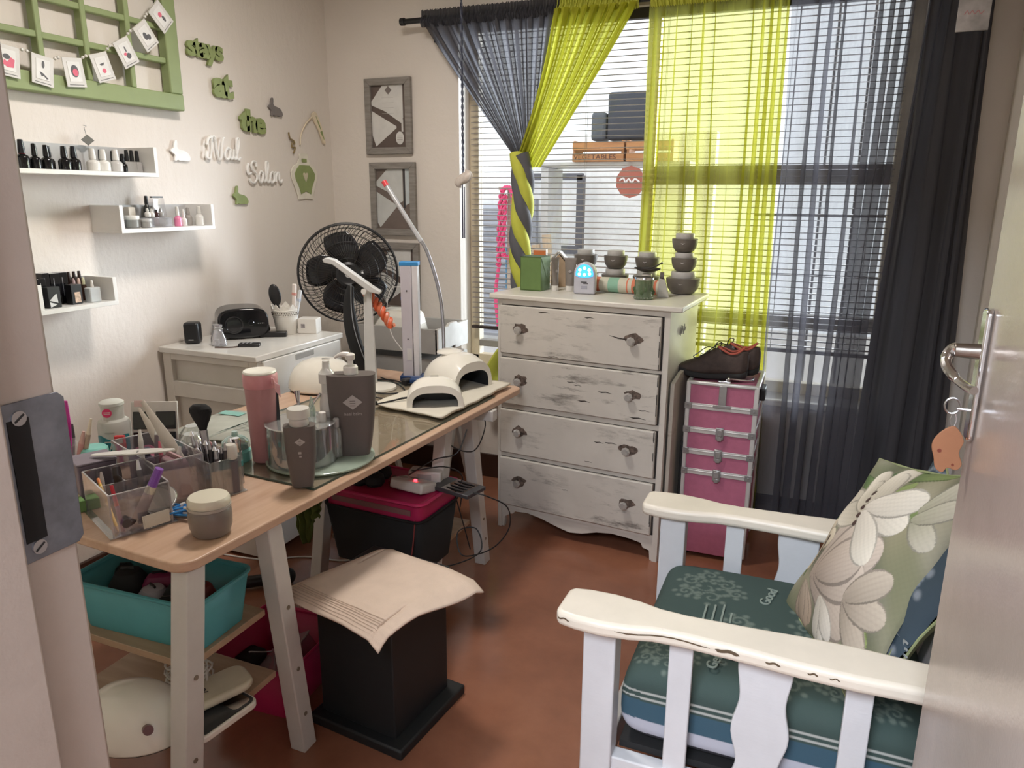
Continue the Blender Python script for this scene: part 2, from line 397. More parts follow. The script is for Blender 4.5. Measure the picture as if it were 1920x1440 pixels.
# ------------------------------------------------------------------ left wall: green window frame and card bunting
GREEN = m_paint('green_paint', (0.30, 0.37, 0.175), (0.42, 0.36, 0.22), (2, 1, 1), .70, .74, .55, 8)
gf = thing('wall_frame', 'old green-painted many-paned window frame mounted on the white wall', 'window frame', (XL, 0, 0))
def yz(y0, y1, z0, z1, x0, x1): return MB().box(((x0 + x1) / 2, (y0 + y1) / 2, (z0 + z1) / 2), (x1 - x0, y1 - y0, z1 - z0))
yz(1.20, 2.445, 1.825, 1.888, .006, .050).obj('bottom_rail', GREEN, gf, bev=.005)
yz(2.382, 2.445, 1.888, 2.62, .006, .049).obj('side_rail', GREEN, gf, bev=.005)
yz(1.20, 1.262, 1.888, 2.62, .006, .049).obj('side_rail', GREEN, gf, bev=.005)
yz(1.20, 2.445, 2.60, 2.66, .006, .050).obj('top_rail', GREEN, gf, bev=.005)
for y in (1.45, 1.655, 1.855, 2.03, 2.215): yz(y - .011, y + .011, 1.888, 2.60, .010, .044).obj('glazing_bar', GREEN, gf, bev=.004)
for z in (2.008, 2.128, 2.25, 2.37, 2.49): yz(1.262, 2.382, z - .011, z + .011, .014, .040).obj('glazing_bar', GREEN, gf, bev=.004)
CARD = mat((.70, .69, .67), .6); CARDI = mat((.80, .80, .79), .6); PINK = mat((.75, .16, .24), .6); GREY = mat((.12, .12, .13), .6)
lab = ['clipped in front of the door post', 'with a high heel and a moustache', 'with a round patterned bottle', 'with a lady in a dark hat', 'with a seated grey lady', 'with a grey flower posy', 'with a pink flower, topmost of the string']
cards = [(1.722, 1.905, -.10), (1.836, 1.893, -.13), (1.953, 1.903, .10), (2.069, 1.937, .32), (2.178, 2.003, .50), (2.277, 2.078, .66), (2.359, 2.160, .82)]
CX = XL + .060
for i, (y, z, a) in enumerate(cards):
    c = thing('bunting_card', 'small white framed card ' + lab[i], 'card', (CX, y, z), group='bunting cards on the green frame', rot=(-a * -1, 0, 0))
    Mx = MX(((0, 0, 1, 0), (1, 0, 0, 0), (0, 1, 0, 0), (0, 0, 0, 1)))   # card plane (u,v) -> (y,z)
    MB().prism([(-.038, -.047), (.038, -.047), (.038, .047), (-.038, .047)], -.0015, .0015, Mx).obj('card', CARD, c, bev=.001)
    MB().prism([(-.024, -.030), (.024, -.030), (.024, .034), (-.024, .034)], .0012, .0030, Mx).obj('inner_panel', CARDI, c, bev=.0006)
    dk = MB(); pk = MB()
    ell = lambda cx, cy, rx, ry, k=12: [(cx + rx * math.cos(2 * PI * t / k), cy + ry * math.sin(2 * PI * t / k)) for t in range(k)]
    if i == 0: pk.prism([(-.020, -.012), (-.004, -.020), (.016, -.018), (.020, .006), (.008, .012), (-.004, -.004), (-.014, .002)], .003, .0037, Mx); dk.prism(ell(-.006, .012, .012, .008), .003, .0036, Mx)
    elif i == 1: dk.prism([(-.012, -.006), (.0, -.010), (.018, -.024), (.012, -.026), (.002, -.018), (-.006, -.020)], .003, .0037, Mx); pk = MB(); dk.prism(ell(0, .018, .005, .012), .003, .0034, Mx)
    elif i == 2: pk.prism(ell(.002, .0, .011, .012), .0034, .0040, Mx); dk.prism(ell(0, .004, .015, .020, 16), .003, .0036, Mx)
    elif i == 3: dk.prism([(-.010, .012), (.010, .014), (.004, .006), (-.006, .006)], .003, .0037, Mx); pk.prism(ell(0, -.012, .008, .008), .003, .0036, Mx)
    elif i == 4: dk.prism(ell(.003, -.012, .011, .010), .003, .0036, Mx); dk.prism(ell(0, .012, .003, .010), .003, .0036, Mx); pk.prism(ell(-.009, -.002, .007, .005), .0036, .004, Mx)
    elif i == 5: dk.prism(ell(-.006, .002, .009, .014), .003, .0036, Mx); dk.prism(ell(.008, -.008, .009, .010), .003, .0036, Mx)
    else: pk.prism(ell(-.001, .010, .009, .009), .003, .0036, Mx); dk.prism(ell(.004, -.010, .006, .012), .003, .0037, Mx)
    dk.obj('drawing', GREY, c); 
    if pk.v: pk.obj('pink_detail', PINK, c)
    MB().prism([(-.028, -.041), (.028, -.041), (.028, -.0385), (-.028, -.0385)], .0014, .0018, Mx).obj('caption', mat((.2, .2, .2), .6), c)
pts = []
for (y, z, a) in cards:
    ca, sa = math.cos(a), math.sin(a)
    for u in (-.038, .038): pts.append((CX - .003, y + u * ca - .047 * sa * 1, z + u * sa + .047 * ca))
prop(MB().tube(cr(pts, 4), .0012, n=5).obj('bunting_string', mat((.55, .52, .46), .7)), 'thin cord stringing the white cards together', 'cord')
for i in range(6):
    (y, z, a), (y2, z2, a2) = cards[i], cards[i + 1]
    p = V(pts[2 * i + 1]); q = V(pts[2 * i + 2])
    for k, t in enumerate((.30, .70)):
        prop(MB().ball((0, 0, 0), .0055, 8, 6).obj('bead', mat((.75, .73, .70), .2), None, p.lerp(q, t)), 'pearly bead threaded on the cord between two bunting cards', 'bead', 'beads on the bunting cord')

# ------------------------------------------------------------------ wooden words, rabbits, bottle on the left wall
MW = lambda y, z: MX.Translation((XL, y, z)) @ MX(((0, 0, 1, 0), (1, 0, 0, 0), (0, 1, 0, 0), (0, 0, 0, 1)))
RW = (PI / 2, 0, PI / 2)
GWOOD = mat((0.27, 0.33, 0.13), .6); WWOOD = mat((.88, .87, .85), .5)
def fit(o, w_, h_):
    me = o.data; xs = [v.co.x for v in me.vertices]; ys = [v.co.y for v in me.vertices]
    cx, cy = (min(xs) + max(xs)) / 2, (min(ys) + max(ys)) / 2; kx, ky = w_ / (max(xs) - min(xs)), h_ / (max(ys) - min(ys))
    me.transform(MX.Diagonal((kx, ky, 1, 1)) @ MX.Translation((-cx, -cy, 0)))
def word(name, body, y, z, w_, h_, fat, label, tilt=0.0, sp=.8):
    o = text(name, body, .12, GWOOD if name == 'wooden_word' else WWOOD, None, (XL + .010, y, z), RW, ext=.006, fat=fat, space=sp)
    fit(o, w_, h_)
    if tilt: o.rotation_euler = (Euler((0, -0, 0)).to_matrix().to_4x4() @ MX.Rotation(tilt, 4, 'X') @ Euler(RW).to_matrix().to_4x4()).to_euler()
    return prop(o, label, 'sign')
word('wooden_word', 'stays', 2.625, 2.080, .205, .100, .0046, 'green cut-out wooden word reading stays', .02)
word('wooden_word', 'at', 2.712, 1.958, .120, .102, .0058, 'green cut-out wooden word reading at', 0)
word('wooden_word', 'the', 2.884, 1.826, .172, .100, .0052, 'green cut-out wooden word reading the', -.05)
def script_word(name, strokes, y, z, label, r=.0062):
    b = MB()
    for s_ in strokes:
        P = [V((XL + .014, y + a, z + c)) for a, c in [(q.x, q.y) for q in cr([(u, v, 0) for u, v in s_], 5)]]
        b.tube(P, r, n=8, flat=.8)
    return prop(b.obj(name, WWOOD), label, 'sign')
def sc(st, k=1.0, sh=.18): return [[((u + v * sh) * k, v * k) for u, v in s_] for s_ in st]
nail = [[(-.115, -.010), (-.120, -.040), (-.095, -.045), (-.085, -.005), (-.082, .050), (-.070, .062), (-.058, .045), (-.050, .0), (-.035, -.046), (-.020, -.040), (-.015, .005), (-.006, .052), (.004, .060)],
        [(-.115, .020), (-.105, .050), (-.080, .062)],
        [(.045, .005), (.028, .012), (.012, -.008), (.012, -.035), (.028, -.044), (.042, -.025), (.048, .008), (.046, -.030), (.058, -.042), (.068, -.025), (.072, .008), (.070, -.030), (.082, -.042), (.092, -.025), (.108, .030), (.108, .062), (.094, .060), (.092, .010), (.094, -.030), (.106, -.044), (.122, -.030)]]
salon = [[(-.118, .048), (-.128, .020), (-.118, -.005), (-.100, .000)], [(-.060, .035), (-.064, .055), (-.085, .058), (-.098, .040), (-.090, .018), (-.064, .000), (-.060, -.028), (-.080, -.048), (-.105, -.044), (-.114, -.028)],
         [(-.010, .002), (-.028, .010), (-.042, -.010), (-.042, -.034), (-.028, -.044), (-.014, -.025), (-.008, .006), (-.010, -.030), (.002, -.042), (.014, -.020), (.030, .030), (.028, .058), (.014, .056), (.012, .010), (.016, -.032), (.030, -.044), (.042, -.025), (.050, .002)],
         [(.062, .010), (.046, -.004), (.044, -.032), (.060, -.044), (.076, -.030), (.076, -.004), (.062, .010), (.074, .004), (.086, .008), (.092, .004), (.088, -.040), (.092, -.012), (.106, .008), (.116, .002), (.116, -.030), (.128, -.042), (.140, -.028)]]
script_word('script_word', sc(nail, .86, .10), 2.680, 1.688, 'white cut-out script word reading Nail on the wall')
script_word('script_word', sc(salon, .90, .05), 2.935, 1.595, 'white cut-out script word reading Salon on the wall')
rab = [(-.050, .012), (-.044, .024), (-.034, .030), (-.030, .048), (-.024, .072), (-.014, .078), (-.012, .058), (-.014, .036), (-.006, .024), (.014, .018), (.034, .010), (.048, -.010), (.052, -.030), (.046, -.042), (.030, -.046), (.010, -.044), (-.004, -.046), (-.018, -.040), (-.024, -.046), (-.034, -.046), (-.032, -.030), (-.030, -.012), (-.038, -.002)]
def rabbit(y, z, k, mt, label, ky=1.0):
    pr = cr([(a, b, 0) for a, b in rab], 3, True)
    prop(MB().prism([(p.x * k * ky, p.y * k) for p in pr], .004, .013, MW(y, z)).obj('rabbit_cutout', mt, bev=.001), label, 'wall ornament', 'rabbit cut-outs on the wall')
rabbit(2.435, 1.662, .66, WWOOD, 'white wooden rabbit cut-out beside the word Nail', 1.50)
rabbit(3.050, 1.895, .66, mat((.19, .17, .165), .6), 'small grey wooden rabbit cut-out above the bottle ornament', 1.48)
rabbit(2.765, 1.485, .66, GWOOD, 'green wooden rabbit cut-out below the word Salon', 1.42)
bo = thing('bottle_ornament', 'green and cream wooden nail polish bottle ornament with a heart', 'wall ornament', (0, 0, 0))
half = [(.0, .112), (.030, .110), (.036, .098), (.032, .084), (.044, .076), (.050, .060), (.088, .044), (.106, .018), (.104, -.012), (.082, -.055), (.062, -.100), (.060, -.118), (0, -.114)]
MB().prism(half + [(-a, b) for a, b in half[::-1][1:-1]], .004, .010, MW(3.245, 1.593)).obj('back_board', mat((.80, .76, .66), .5), bo, bev=.001)
h2 = [(0, .052), (.040, .052), (.062, .034), (.082, .010), (.078, -.015), (.054, -.055), (.040, -.092), (0, -.078)]
MB().prism(h2 + [(-a, b) for a, b in h2[::-1][1:-1]], .010, .013, MW(3.245, 1.593)).obj('green_panel', GWOOD, bo, bev=.0008)
MB().prism([(-.020, .066), (.020, .066), (.020, .084), (-.020, .084)], .010, .013, MW(3.245, 1.593)).obj('green_cap', GWOOD, bo, bev=.002)
ht = [(0, -.028), (.014, -.004), (.020, .010), (.014, .018), (.006, .018), (0, .010), (-.006, .018), (-.014, .018), (-.020, .010), (-.014, -.004)]
MB().prism(ht, .013, .016, MW(3.245, 1.590)).obj('heart', mat((.62, .56, .42), .5), bo)
cl = thing('clipper_ornament', 'cream and green wooden nail clipper ornament high in the corner', 'wall ornament', (0, 0, 0))
CREAM = mat((.76, .66, .50), .5)
MB().prism([(-.052, .075), (-.030, .088), (-.014, .080), (.020, .020), (.048, -.060), (.046, -.070), (.030, -.066), (.0, -.005), (-.052, .058)], .004, .014, MW(3.385, 1.828)).obj('body', CREAM, cl, bev=.001)
MB().prism([(-.026, .066), (.004, .020), (.010, .000), (-.010, .030)], .014, .016, MW(3.385, 1.828)).prism([(.004, -.010), (.020, -.004), (.036, -.050)], .014, .016, MW(3.385, 1.828)).obj('green_panel', GWOOD, cl)
MB().tube(cr([(XL + .01, 3.335, 1.888), (XL + .01, 3.280, 1.850), (XL + .01, 3.235, 1.795), (XL + .01, 3.222, 1.745)], 5), .006, n=8, flat=.7).obj('lever', CREAM, cl)
prop(MB().tube(cr([(XL + .01, 3.138, 1.798), (XL + .01, 3.146, 1.770), (XL + .01, 3.172, 1.760), (XL + .01, 3.178, 1.745), (XL + .01, 3.158, 1.748), (XL + .01, 3.160, 1.728), (XL + .01, 3.182, 1.728), (XL + .01, 3.164, 1.700)], 4), .004, n=6).obj('ribbon_cutout', mat((.25, .18, .08), .5)), 'small brown curled ribbon cut-out beside the nail clipper', 'wall ornament')

# ------------------------------------------------------------------ three white box shelves
def box_shelf(label, y0, y1, z0, z1, d=.15, t=.015):
    s = thing('box_shelf', label, 'shelf', (XL, y0, z0), group='white box shelves')
    L, H = y1 - y0, z1 - z0
    MB().box((d / 2, L / 2, t / 2), (d, L, t)).obj('shelf_board', WHITE, s, bev=.001)
    MB().box((t / 3, L / 2, H / 2 + .0), (t / 1.5, L - .03, H - .002)).obj('back_panel', mat((.5, .5, .5), .5), s)
    for y in (t / 2, L - t / 2): MB().box((d / 2, y, H / 2 + t / 2), (d, t, H - t)).obj('side_panel', WHITE, s, bev=.001)
box_shelf('white wall box shelf highest of the three, full of dark and white polish bottles', 1.50, 2.185, 1.560, 1.668)
box_shelf('white wall box shelf with a shaded side panel holding jars and a pink bottle', 1.990, 2.448, 1.358, 1.458)
box_shelf('white wall box shelf lowest of the three, holding black bottles and a glass bottle', 1.642, 1.940, 1.107, 1.206)
def polish(y, x, z, h, w, body, cap, label, grp, bodyh=.5, neckless=False, square=False):
    t = thing('polish_bottle', label, 'nail polish', (x, y, z), random.uniform(-.2, .2), grp)
    bh = h * bodyh; w *= 1.12; r = w / 2
    if square: MB().box((0, 0, bh / 2), (w * .8, w, bh), taper=.8).obj('bottle', body, t, bev=.003)
    else: MB().lathe([(r * .9, 0), (r, .002), (r, bh * .72), (r * .85, bh * .88), (r * .45, bh), (r * .40, bh + .003)], n=16).obj('bottle', body, t)
    MB().lathe([(r * .52, bh + .002), (r * .52, bh + (h - bh) * .3), (r * .40, h - .001), (r * .3, h)], n=14).obj('cap', cap, t)
PW = mat((.70, .69, .66), .2); PB = BLACKG; PG = mat((.34, .33, .32), .25); CB = mat((.015, .016, .022), .25)
g1 = 'bottles on the top shelf'; zt = 1.5755; xf = XL + .105; xb = XL + .060
rowA = [(1.648, xf, .086, .040, PW, CB, 'white polish bottle with a black cap next to the door post'), (1.690, xf, .090, .036, PB, CB, 'black polish bottle with a red band near the door post'),
        (1.732, xf, .080, .030, PB, PB, 'narrow black polish bottle third along the top shelf'), (1.772, xf, .078, .032, PB, PB, 'dark polish bottle just before the black cluster'),
        (1.812, xb, .078, .034, PB, PB, 'black polish bottle at the back of the dark cluster'), (1.836, xf, .078, .036, PB, PB, 'black polish bottle inside the dark cluster'),
        (1.872, xf, .080, .036, PB, CB, 'glossy black polish bottle ending the dark cluster'), (1.902, xb, .078, .036, PG, PW, 'grey bottle with pale cap behind the glossy black one'),
        (1.944, xf, .076, .040, PW, PW, 'white polish bottle standing alone under the diamond clip'), (1.986, xf, .076, .040, PW, PW, 'white polish bottle just past the diamond clip'),
        (2.018, xb, .078, .040, PG, CB, 'grey labelled bottle with a dark cap behind white ones'), (2.038, xf, .078, .040, mat((.55, .54, .53), .25), PW, 'pale bottle with printed lines and a white cap')]
for y, x, h, w_, b_, c_, l_ in rowA: polish(y, x, zt, h, w_, b_, c_, l_, g1)
prop(MB().lathe([(.0095, 0), (.0095, .012)], n=12).obj('red_band', mat((.75, .02, .06), .4), [o for o in bpy.data.objects if o.get('label', '').startswith('black polish bottle with a red band')][0], (0, 0, .046)))
for i, y in enumerate((2.066, 2.088)): polish(y, xb + .02 * i, zt, .076 - .01 * i, .030, PB, PB, ('dark polish bottle right after the printed pale one', 'short black bottle before the grey labelled trio')[i], g1)
for i, y in enumerate((2.104, 2.126, 2.150)): polish(y, xf - .02, zt, .080, .026, PG, MATTB, 'slim grey bottle with a tall black cap, ' + ('first of the end trio', 'middle of the end trio', 'touching the shelf end')[i], g1, .48, square=True)
cp = thing('clip_holder', 'thin wire clip with a small diamond tag behind the polish bottles', 'clip', (xb - .02, 1.985, zt))
MB().tube([(0, 0, 0), (0, 0, .115), (0, -.006, .150), (0, .004, .156), (0, -.010, .158)], .0012, n=5).obj('wire', STEEL, cp)
MB().prism([(-.026, 0), (0, .018), (.026, 0), (0, -.018)], 0, .003, MX.Translation((.001, 0, .108)) @ MX(((0, 0, 1, 0), (1, 0, 0, 0), (0, 1, 0, 0), (0, 0, 0, 1)))).obj('diamond_tag', mat((.13, .12, .10), .6), cp)
# middle shelf
g2 = 'things on the middle shelf'; z2 = 1.3735
polish(2.018, xf + .01, z2, .072, .020, mat((.05, .35, .33), .3), PW, 'teal bottle with a silver cap at the near end of the middle shelf', g2)
polish(2.040, xb + .02, z2, .066, .026, mat((.18, .17, .17), .3), BLACK, 'smoky bottle with a broad black cap on the middle shelf', g2, .45)
def jar(name, x, y, z, r, h, body, lid, label, cat='jar', grp=None, lr=1.0):
    t = thing(name, label, cat, (x, y, z), group=grp)
    MB().lathe([(r * .88, 0), (r, h * .08), (r, h * .62), (r * .94, h * .68)], n=24).obj('jar', body, t)
    MB().lathe([(r * lr, h * .66), (r * lr * 1.02, h * .70), (r * lr * 1.02, h * .95), (r * lr * .96, h)], n=24).obj('lid', lid, t)
    return t
jar('cream_jar', xf - .01, 2.086, z2, .026, .046, mat((.24, .24, .23), .3), CAPW, 'squat grey cream jar with a white lid on the middle shelf', grp=g2)
jar('cream_jar', xf + .015, 2.128, z2, .020, .034, mat((.30, .29, .28), .3), mat((.5, .5, .5), .3), 'smaller grey jar in front, beside the squat cream jar', grp=g2)
bx_ = thing('carton', 'slim beige carton standing at the back of the middle shelf', 'box', (xb - .01, 2.118, z2), group=g2)
MB().box((0, 0, .037), (.03, .03, .074)).obj('carton', mat((.55, .50, .43), .6), bx_, bev=.001)
MB().box((0, 0, .0752), (.024, .024, .002)).obj('flap', mat((.45, .40, .33), .6), bx_)
tr = thing('clear_tray', 'clear plastic tray of little bottles on the middle shelf', 'tray', (xb + .025, 2.200, z2), group=g2)
MB().box((0, 0, .002), (.07, .105, .004)).box((.034, 0, .018), (.002, .105, .034)).box((-.034, 0, .018), (.002, .105, .034)).box((0, .052, .018), (.07, .002, .034)).box((0, -.052, .018), (.07, .002, .034)).obj('tray', CLEAR, tr)
MB().box((0, 0, .0355), (.074, .109, .003)).obj('rim', CLEAR, tr, bev=.001)
for i, (y, b_, c_, h, l_) in enumerate([(2.165, PW, PW, .034, 'white mini bottle first on the clear tray'), (2.184, PW, mat((.6, .59, .56), .4), .032, 'off-white mini bottle second on the clear tray'), (2.206, mat((.05, .02, .02), .2), MATTB, .030, 'dark brown mini bottle on the clear tray'), (2.228, PG, STEEL, .032, 'silver capped mini bottle on the clear tray')]):
    polish(y, xb + .03, z2 + .0375, h, .020, b_, c_, l_, g2, .6)
polish(2.212, xb - .022, z2 + .0, .118, .026, mat((.03, .03, .03), .2), BLACK, 'tall dark dropper bottle behind the clear tray', g2, .72)
pb = thing('gift_pouch', 'clear plastic pouch with a black clip top at the back of the middle shelf', 'pouch', (xb - .03, 2.270, z2), group=g2)
MB().box((0, 0, .055), (.028, .075, .11), taper=.75).obj('pouch', CLEAR, pb, bev=.004)
MB().box((0, 0, .113), (.012, .055, .006)).obj('clip', BLACK, pb)
MB().box((0, 0, .045), (.016, .06, .07)).obj('contents', mat((.5, .49, .47), .6), pb)
polish(2.296, xf, z2, .076, .026, mat((.80, .25, .42), .25), PW, 'pink polish bottle with a white cap on the middle shelf', g2, .52)
polish(2.326, xf, z2, .066, .022, PW, PW, 'white bottle right beside the pink polish', g2)
polish(2.405, xf + .005, z2, .076, .032, PW, PW, 'white bottle with a dark logo at the far end of the middle shelf', g2, .6)
polish(2.375, xb + .02, z2, .072, .028, mat((.33, .31, .29), .4), mat((.35, .33, .31), .4), 'grey tube-like bottle behind the logo bottle', g2, .6)
# lowest shelf
g3 = 'things on the lowest shelf'; z3 = 1.1225
for i, (y, x, h, w_) in enumerate([(1.672, xb - .005, .100, .034), (1.700, xb + .015, .098, .034), (1.735, xb - .01, .112, .032), (1.770, xb - .015, .108, .036), (1.805, xb - .02, .108, .036)]):
    t = thing('black_carton', 'tall black glossy carton, ' + ('nearest the door post', 'second from the door post', 'third from the door post', 'fourth from the door post', 'last of the tall row')[i] + ' on the lowest shelf', 'box', (x, y, z3), group=g3)
    MB().box((0, 0, h / 2), (w_, w_ * .9, h)).obj('carton', BLACKG, t, bev=.0015)
    MB().box((w_ / 2 + .0004, -.004, h * .55), (.0006, .0015, h * .6)).obj('foil_line', STEEL, t)
cb = thing('patterned_box', 'black box with silver diamond panels on the lowest shelf', 'box', (xf + .002, 1.716, z3), group=g3)
MB().box((0, 0, .035), (.034, .044, .07)).obj('box', BLACK, cb, bev=.001)
Mz = MX.Translation((.0172, 0, .030)) @ MX(((0, 0, 1, 0), (1, 0, 0, 0), (0, 1, 0, 0), (0, 0, 0, 1)))
MB().prism([(-.020, -.004), (.004, .016), (.008, .016), (.010, -.014)], 0, .0006, Mz).prism([(-.020, -.009), (.006, -.019), (-.018, -.027)], 0, .0006, Mz).obj('silver_panel', mat((.6, .6, .6), .3), cb)
for i, y in enumerate((1.848, 1.868, 1.886)):
    t = thing('dropper_bottle', 'dark bottle with a ' + ('mauve', 'pink', 'green')[i] + ' teat at the back of the lowest shelf', 'bottle', (xb - .01, y, z3), group=g3)
    MB().lathe([(.009, 0), (.009, .050), (.005, .058)], n=14).obj('bottle', mat((.04, .02, .015), .2), t)
    MB().lathe([(.0055, .058), (.0055, .074), (.003, .082), (0, .084)], n=12).obj('teat', mat(((.45, .33, .33), (.65, .48, .42), (.62, .62, .42))[i], .5), t)
for i, y in enumerate((1.835, 1.856, 1.877, 1.898)): polish(y, xb - .042, z3, .104, .022, mat((.05, .025, .02), .2), mat((.03, .015, .012), .3), 'tall dark bottle along the back of the lowest shelf, ' + ('first', 'second', 'third', 'last')[i] + ' of the back row', g3, .6)
gb_ = thing('perfume_bottle', 'square clear glass bottle of pale liquid on the lowest shelf', 'bottle', (xf + .004, 1.872, z3), group=g3)
MB().box((0, 0, .026), (.030, .044, .052)).obj('bottle', glassy('frosted_glass', (.9, .93, .95), .3, .15, .55, (.78, .82, .84)), gb_, bev=.004)
MB().lathe([(.006, .052), (.006, .060), (.004, .078)], n=10).obj('cap', CAPW, gb_)
sm = thing('sample_carton', 'small black carton with a marbled square on the lowest shelf', 'box', (xf - .008, 1.808, z3), group=g3)
MB().box((0, 0, .034), (.03, .040, .068)).obj('carton', BLACK, sm, bev=.001)
MB().box((.0154, .002, .024), (.0006, .022, .036)).obj('marbled_square', mat((.55, .40, .30), .4, nz=.5, ns=60), sm)

# ------------------------------------------------------------------ certificates on the back wall
BARN = m_wood('grey_barn_wood', (.20, .18, .165), (.31, .285, .26), (4, 4, 30), .7, 3)
MBK = lambda x, z: MX.Translation((x, YB, z)) @ MX(((1, 0, 0, 0), (0, 0, -1, 0), (0, 1, 0, 0), (0, 0, 0, 1)))
def certificate(cx, cz, w_, h_, label, kind):
    c = thing('certificate', label, 'picture', (0, 0, 0), group='framed certificates in a column')
    f = .034
    A = [(-w_ / 2, -h_ / 2), (w_ / 2, -h_ / 2), (w_ / 2, h_ / 2), (-w_ / 2, h_ / 2)]; B_ = [(-w_ / 2 + f, -h_ / 2 + f), (w_ / 2 - f, -h_ / 2 + f), (w_ / 2 - f, h_ / 2 - f), (-w_ / 2 + f, h_ / 2 - f)]
    M0 = MBK(cx, cz)
    for i in range(4):
        j = (i + 1) % 4; MB().prism([A[i], A[j], B_[j], B_[i]], .004, .026, M0).obj('frame', BARN, c, bev=.002)
    MB().prism(B_, .004, .010, M0).obj('brown_ground', mat((.115, .085, .075) if kind != 2 else (.16, .125, .11), .5), c)
    W2, H2 = w_ / 2 - f, h_ / 2 - f; PAP = mat((.66, .65, .63), .5)
    if kind != 2:
        MB().prism([(-W2, H2 * .50), (-W2 * .35, H2), (W2 * .82, H2), (W2 * .82, -H2 * .05), (W2 * .70, -H2 * .22), (-W2 * .2, H2 * .10 + .01), (-W2, H2 * .38)][0:7], .010, .0112, M0).obj('paper', PAP, c)
        MB().prism([(-W2, H2 * .20), (W2 * .42, -H2 * .32), (W2 * .42, -H2 * .38), (-W2 * .80, -H2 * .96), (-W2, -H2 * .6)], .010, .0112, M0).obj('paper', PAP, c)
        for z in (.30, .22, .14, .05): MB().prism([(-.04, z * H2 * 2), (.03, z * H2 * 2), (.03, z * H2 * 2 + .0015), (-.04, z * H2 * 2 + .0015)], .0112, .0115, M0).obj('text_line', mat((.45, .44, .43), .6), c)
    else:
        MB().prism([(-W2, H2 * .60), (-W2 * .35, H2), (W2 * .55, H2), (W2 * .55, -H2 * .05), (W2 * .4, -H2 * .12), (-W2 * .2, H2 * .20), (-W2, H2 * .45)], .010, .0112, M0).obj('paper', mat((.56, .57, .56), .5), c)
        MB().prism([(-W2, H2 * .25), (W2 * .22, -H2 * .22), (-W2 * .85, -H2 * .96), (-W2, -H2 * .8)], .010, .0112, M0).obj('paper', mat((.56, .57, .56), .5), c)
        MB().prism([(W2 * .60, H2), (W2 * .68, H2), (W2 * .68, -H2 * .3), (W2 * .60, -H2 * .3)], .0112, .0120, M0).obj('dark_bar', DARKINK, c)
        MB().prism([(W2 * .70, H2), (W2, H2), (W2, -H2 * .1), (W2 * .70, -H2 * .2)], .010, .0112, M0).obj('pale_strip', mat((.50, .55, .57), .4), c)
    if kind == 1:
        MB().prism([(W2 * .72, -H2 * .1), (W2 * .82, -H2 * .1), (W2 * .82, -H2 * .5), (W2 * .72, -H2 * .5)], .0112, .0120, M0).prism([(W2 * .55 + .024 * math.cos(a) + .006, -H2 * .70 + .032 * math.sin(a)) for a in [2 * PI * i / 20 for i in range(20)]], .0112, .0122, M0).obj('seal', PAP, c)
        for q in (-.008, 0, .008): MB().prism([(W2 * .55 - .010, -H2 * .70 + q), (W2 * .55 + .022, -H2 * .70 + q), (W2 * .55 + .022, -H2 * .70 + q + .002), (W2 * .55 - .010, -H2 * .70 + q + .002)], .0123, .0126, M0).obj('seal_text', mat((.35, .30, .28), .6), c)
        MB().prism([(-.020, H2 * .84), (0, H2 * .98), (.020, H2 * .84), (0, H2 * .70)], .0112, .0120, M0).obj('diamond_mark', mat((.20, .17, .16), .5), c)
certificate(-2.127, 1.892, .272, .372, 'grey-framed certificate with a hanging oval seal, topmost of the column', 1)
certificate(-2.114, 1.478, .274, .374, 'grey-framed certificate behind the flexible lamp arm, middle of the column', 2)
certificate(-2.104, 1.066, .274, .374, 'grey-framed certificate half hidden behind the fan, lowest of the column', 3)

# ------------------------------------------------------------------ blinds
SLAT = mat((.30, .26, .24), .45)
bl = thing('venetian_blind', 'wide white horizontal-slat blind hanging in the window behind the curtains', 'blind', (-0.72, 3.575, 0))
NS = 54; pz = .0268
sm_ = MB()
for i in range(4): pass
P0 = [(-.0125, -.0012), (-.004, .0010), (.004, .0010), (.0125, -.0012)]
vs = [(x, y, z) for x in (-.975, .975) for y, z in P0]
sm_.add(vs, [(0, 1, 5, 4), (1, 2, 6, 5), (2, 3, 7, 6)])
s0 = sm_.obj('slat', SLAT, bl, (0, 0, .84), (R(4), 0, 0), thick=.0010)
for i in range(1, NS):
    c = s0.copy(); COL.objects.link(c); c.location = (0, 0, .84 + i * pz)
MB().box((0, 0, .815), (1.96, .026, .016)).obj('bottom_rail', mat((.035, .02, .015), .4), bl, bev=.003)
MB().box((0, 0, .84 + NS * pz + .01), (1.97, .04, .045)).obj('head_rail', mat((.03, .025, .025), .4), bl, bev=.003)
for x in (-.93, -.37, .0, .55, .90):
    b = MB()
    for y in (-.0135, .0135): b.cyl((x, y, .82), (x, y, 2.29), .0009, n=4)
    b.obj('ladder_cord', mat((.35, .32, .28), .7), bl)
MB().cyl((.55, -.022, 1.05), (.55, -.022, 2.27), .003, n=6).obj('wand', mat((.15, .13, .12), .4), bl)

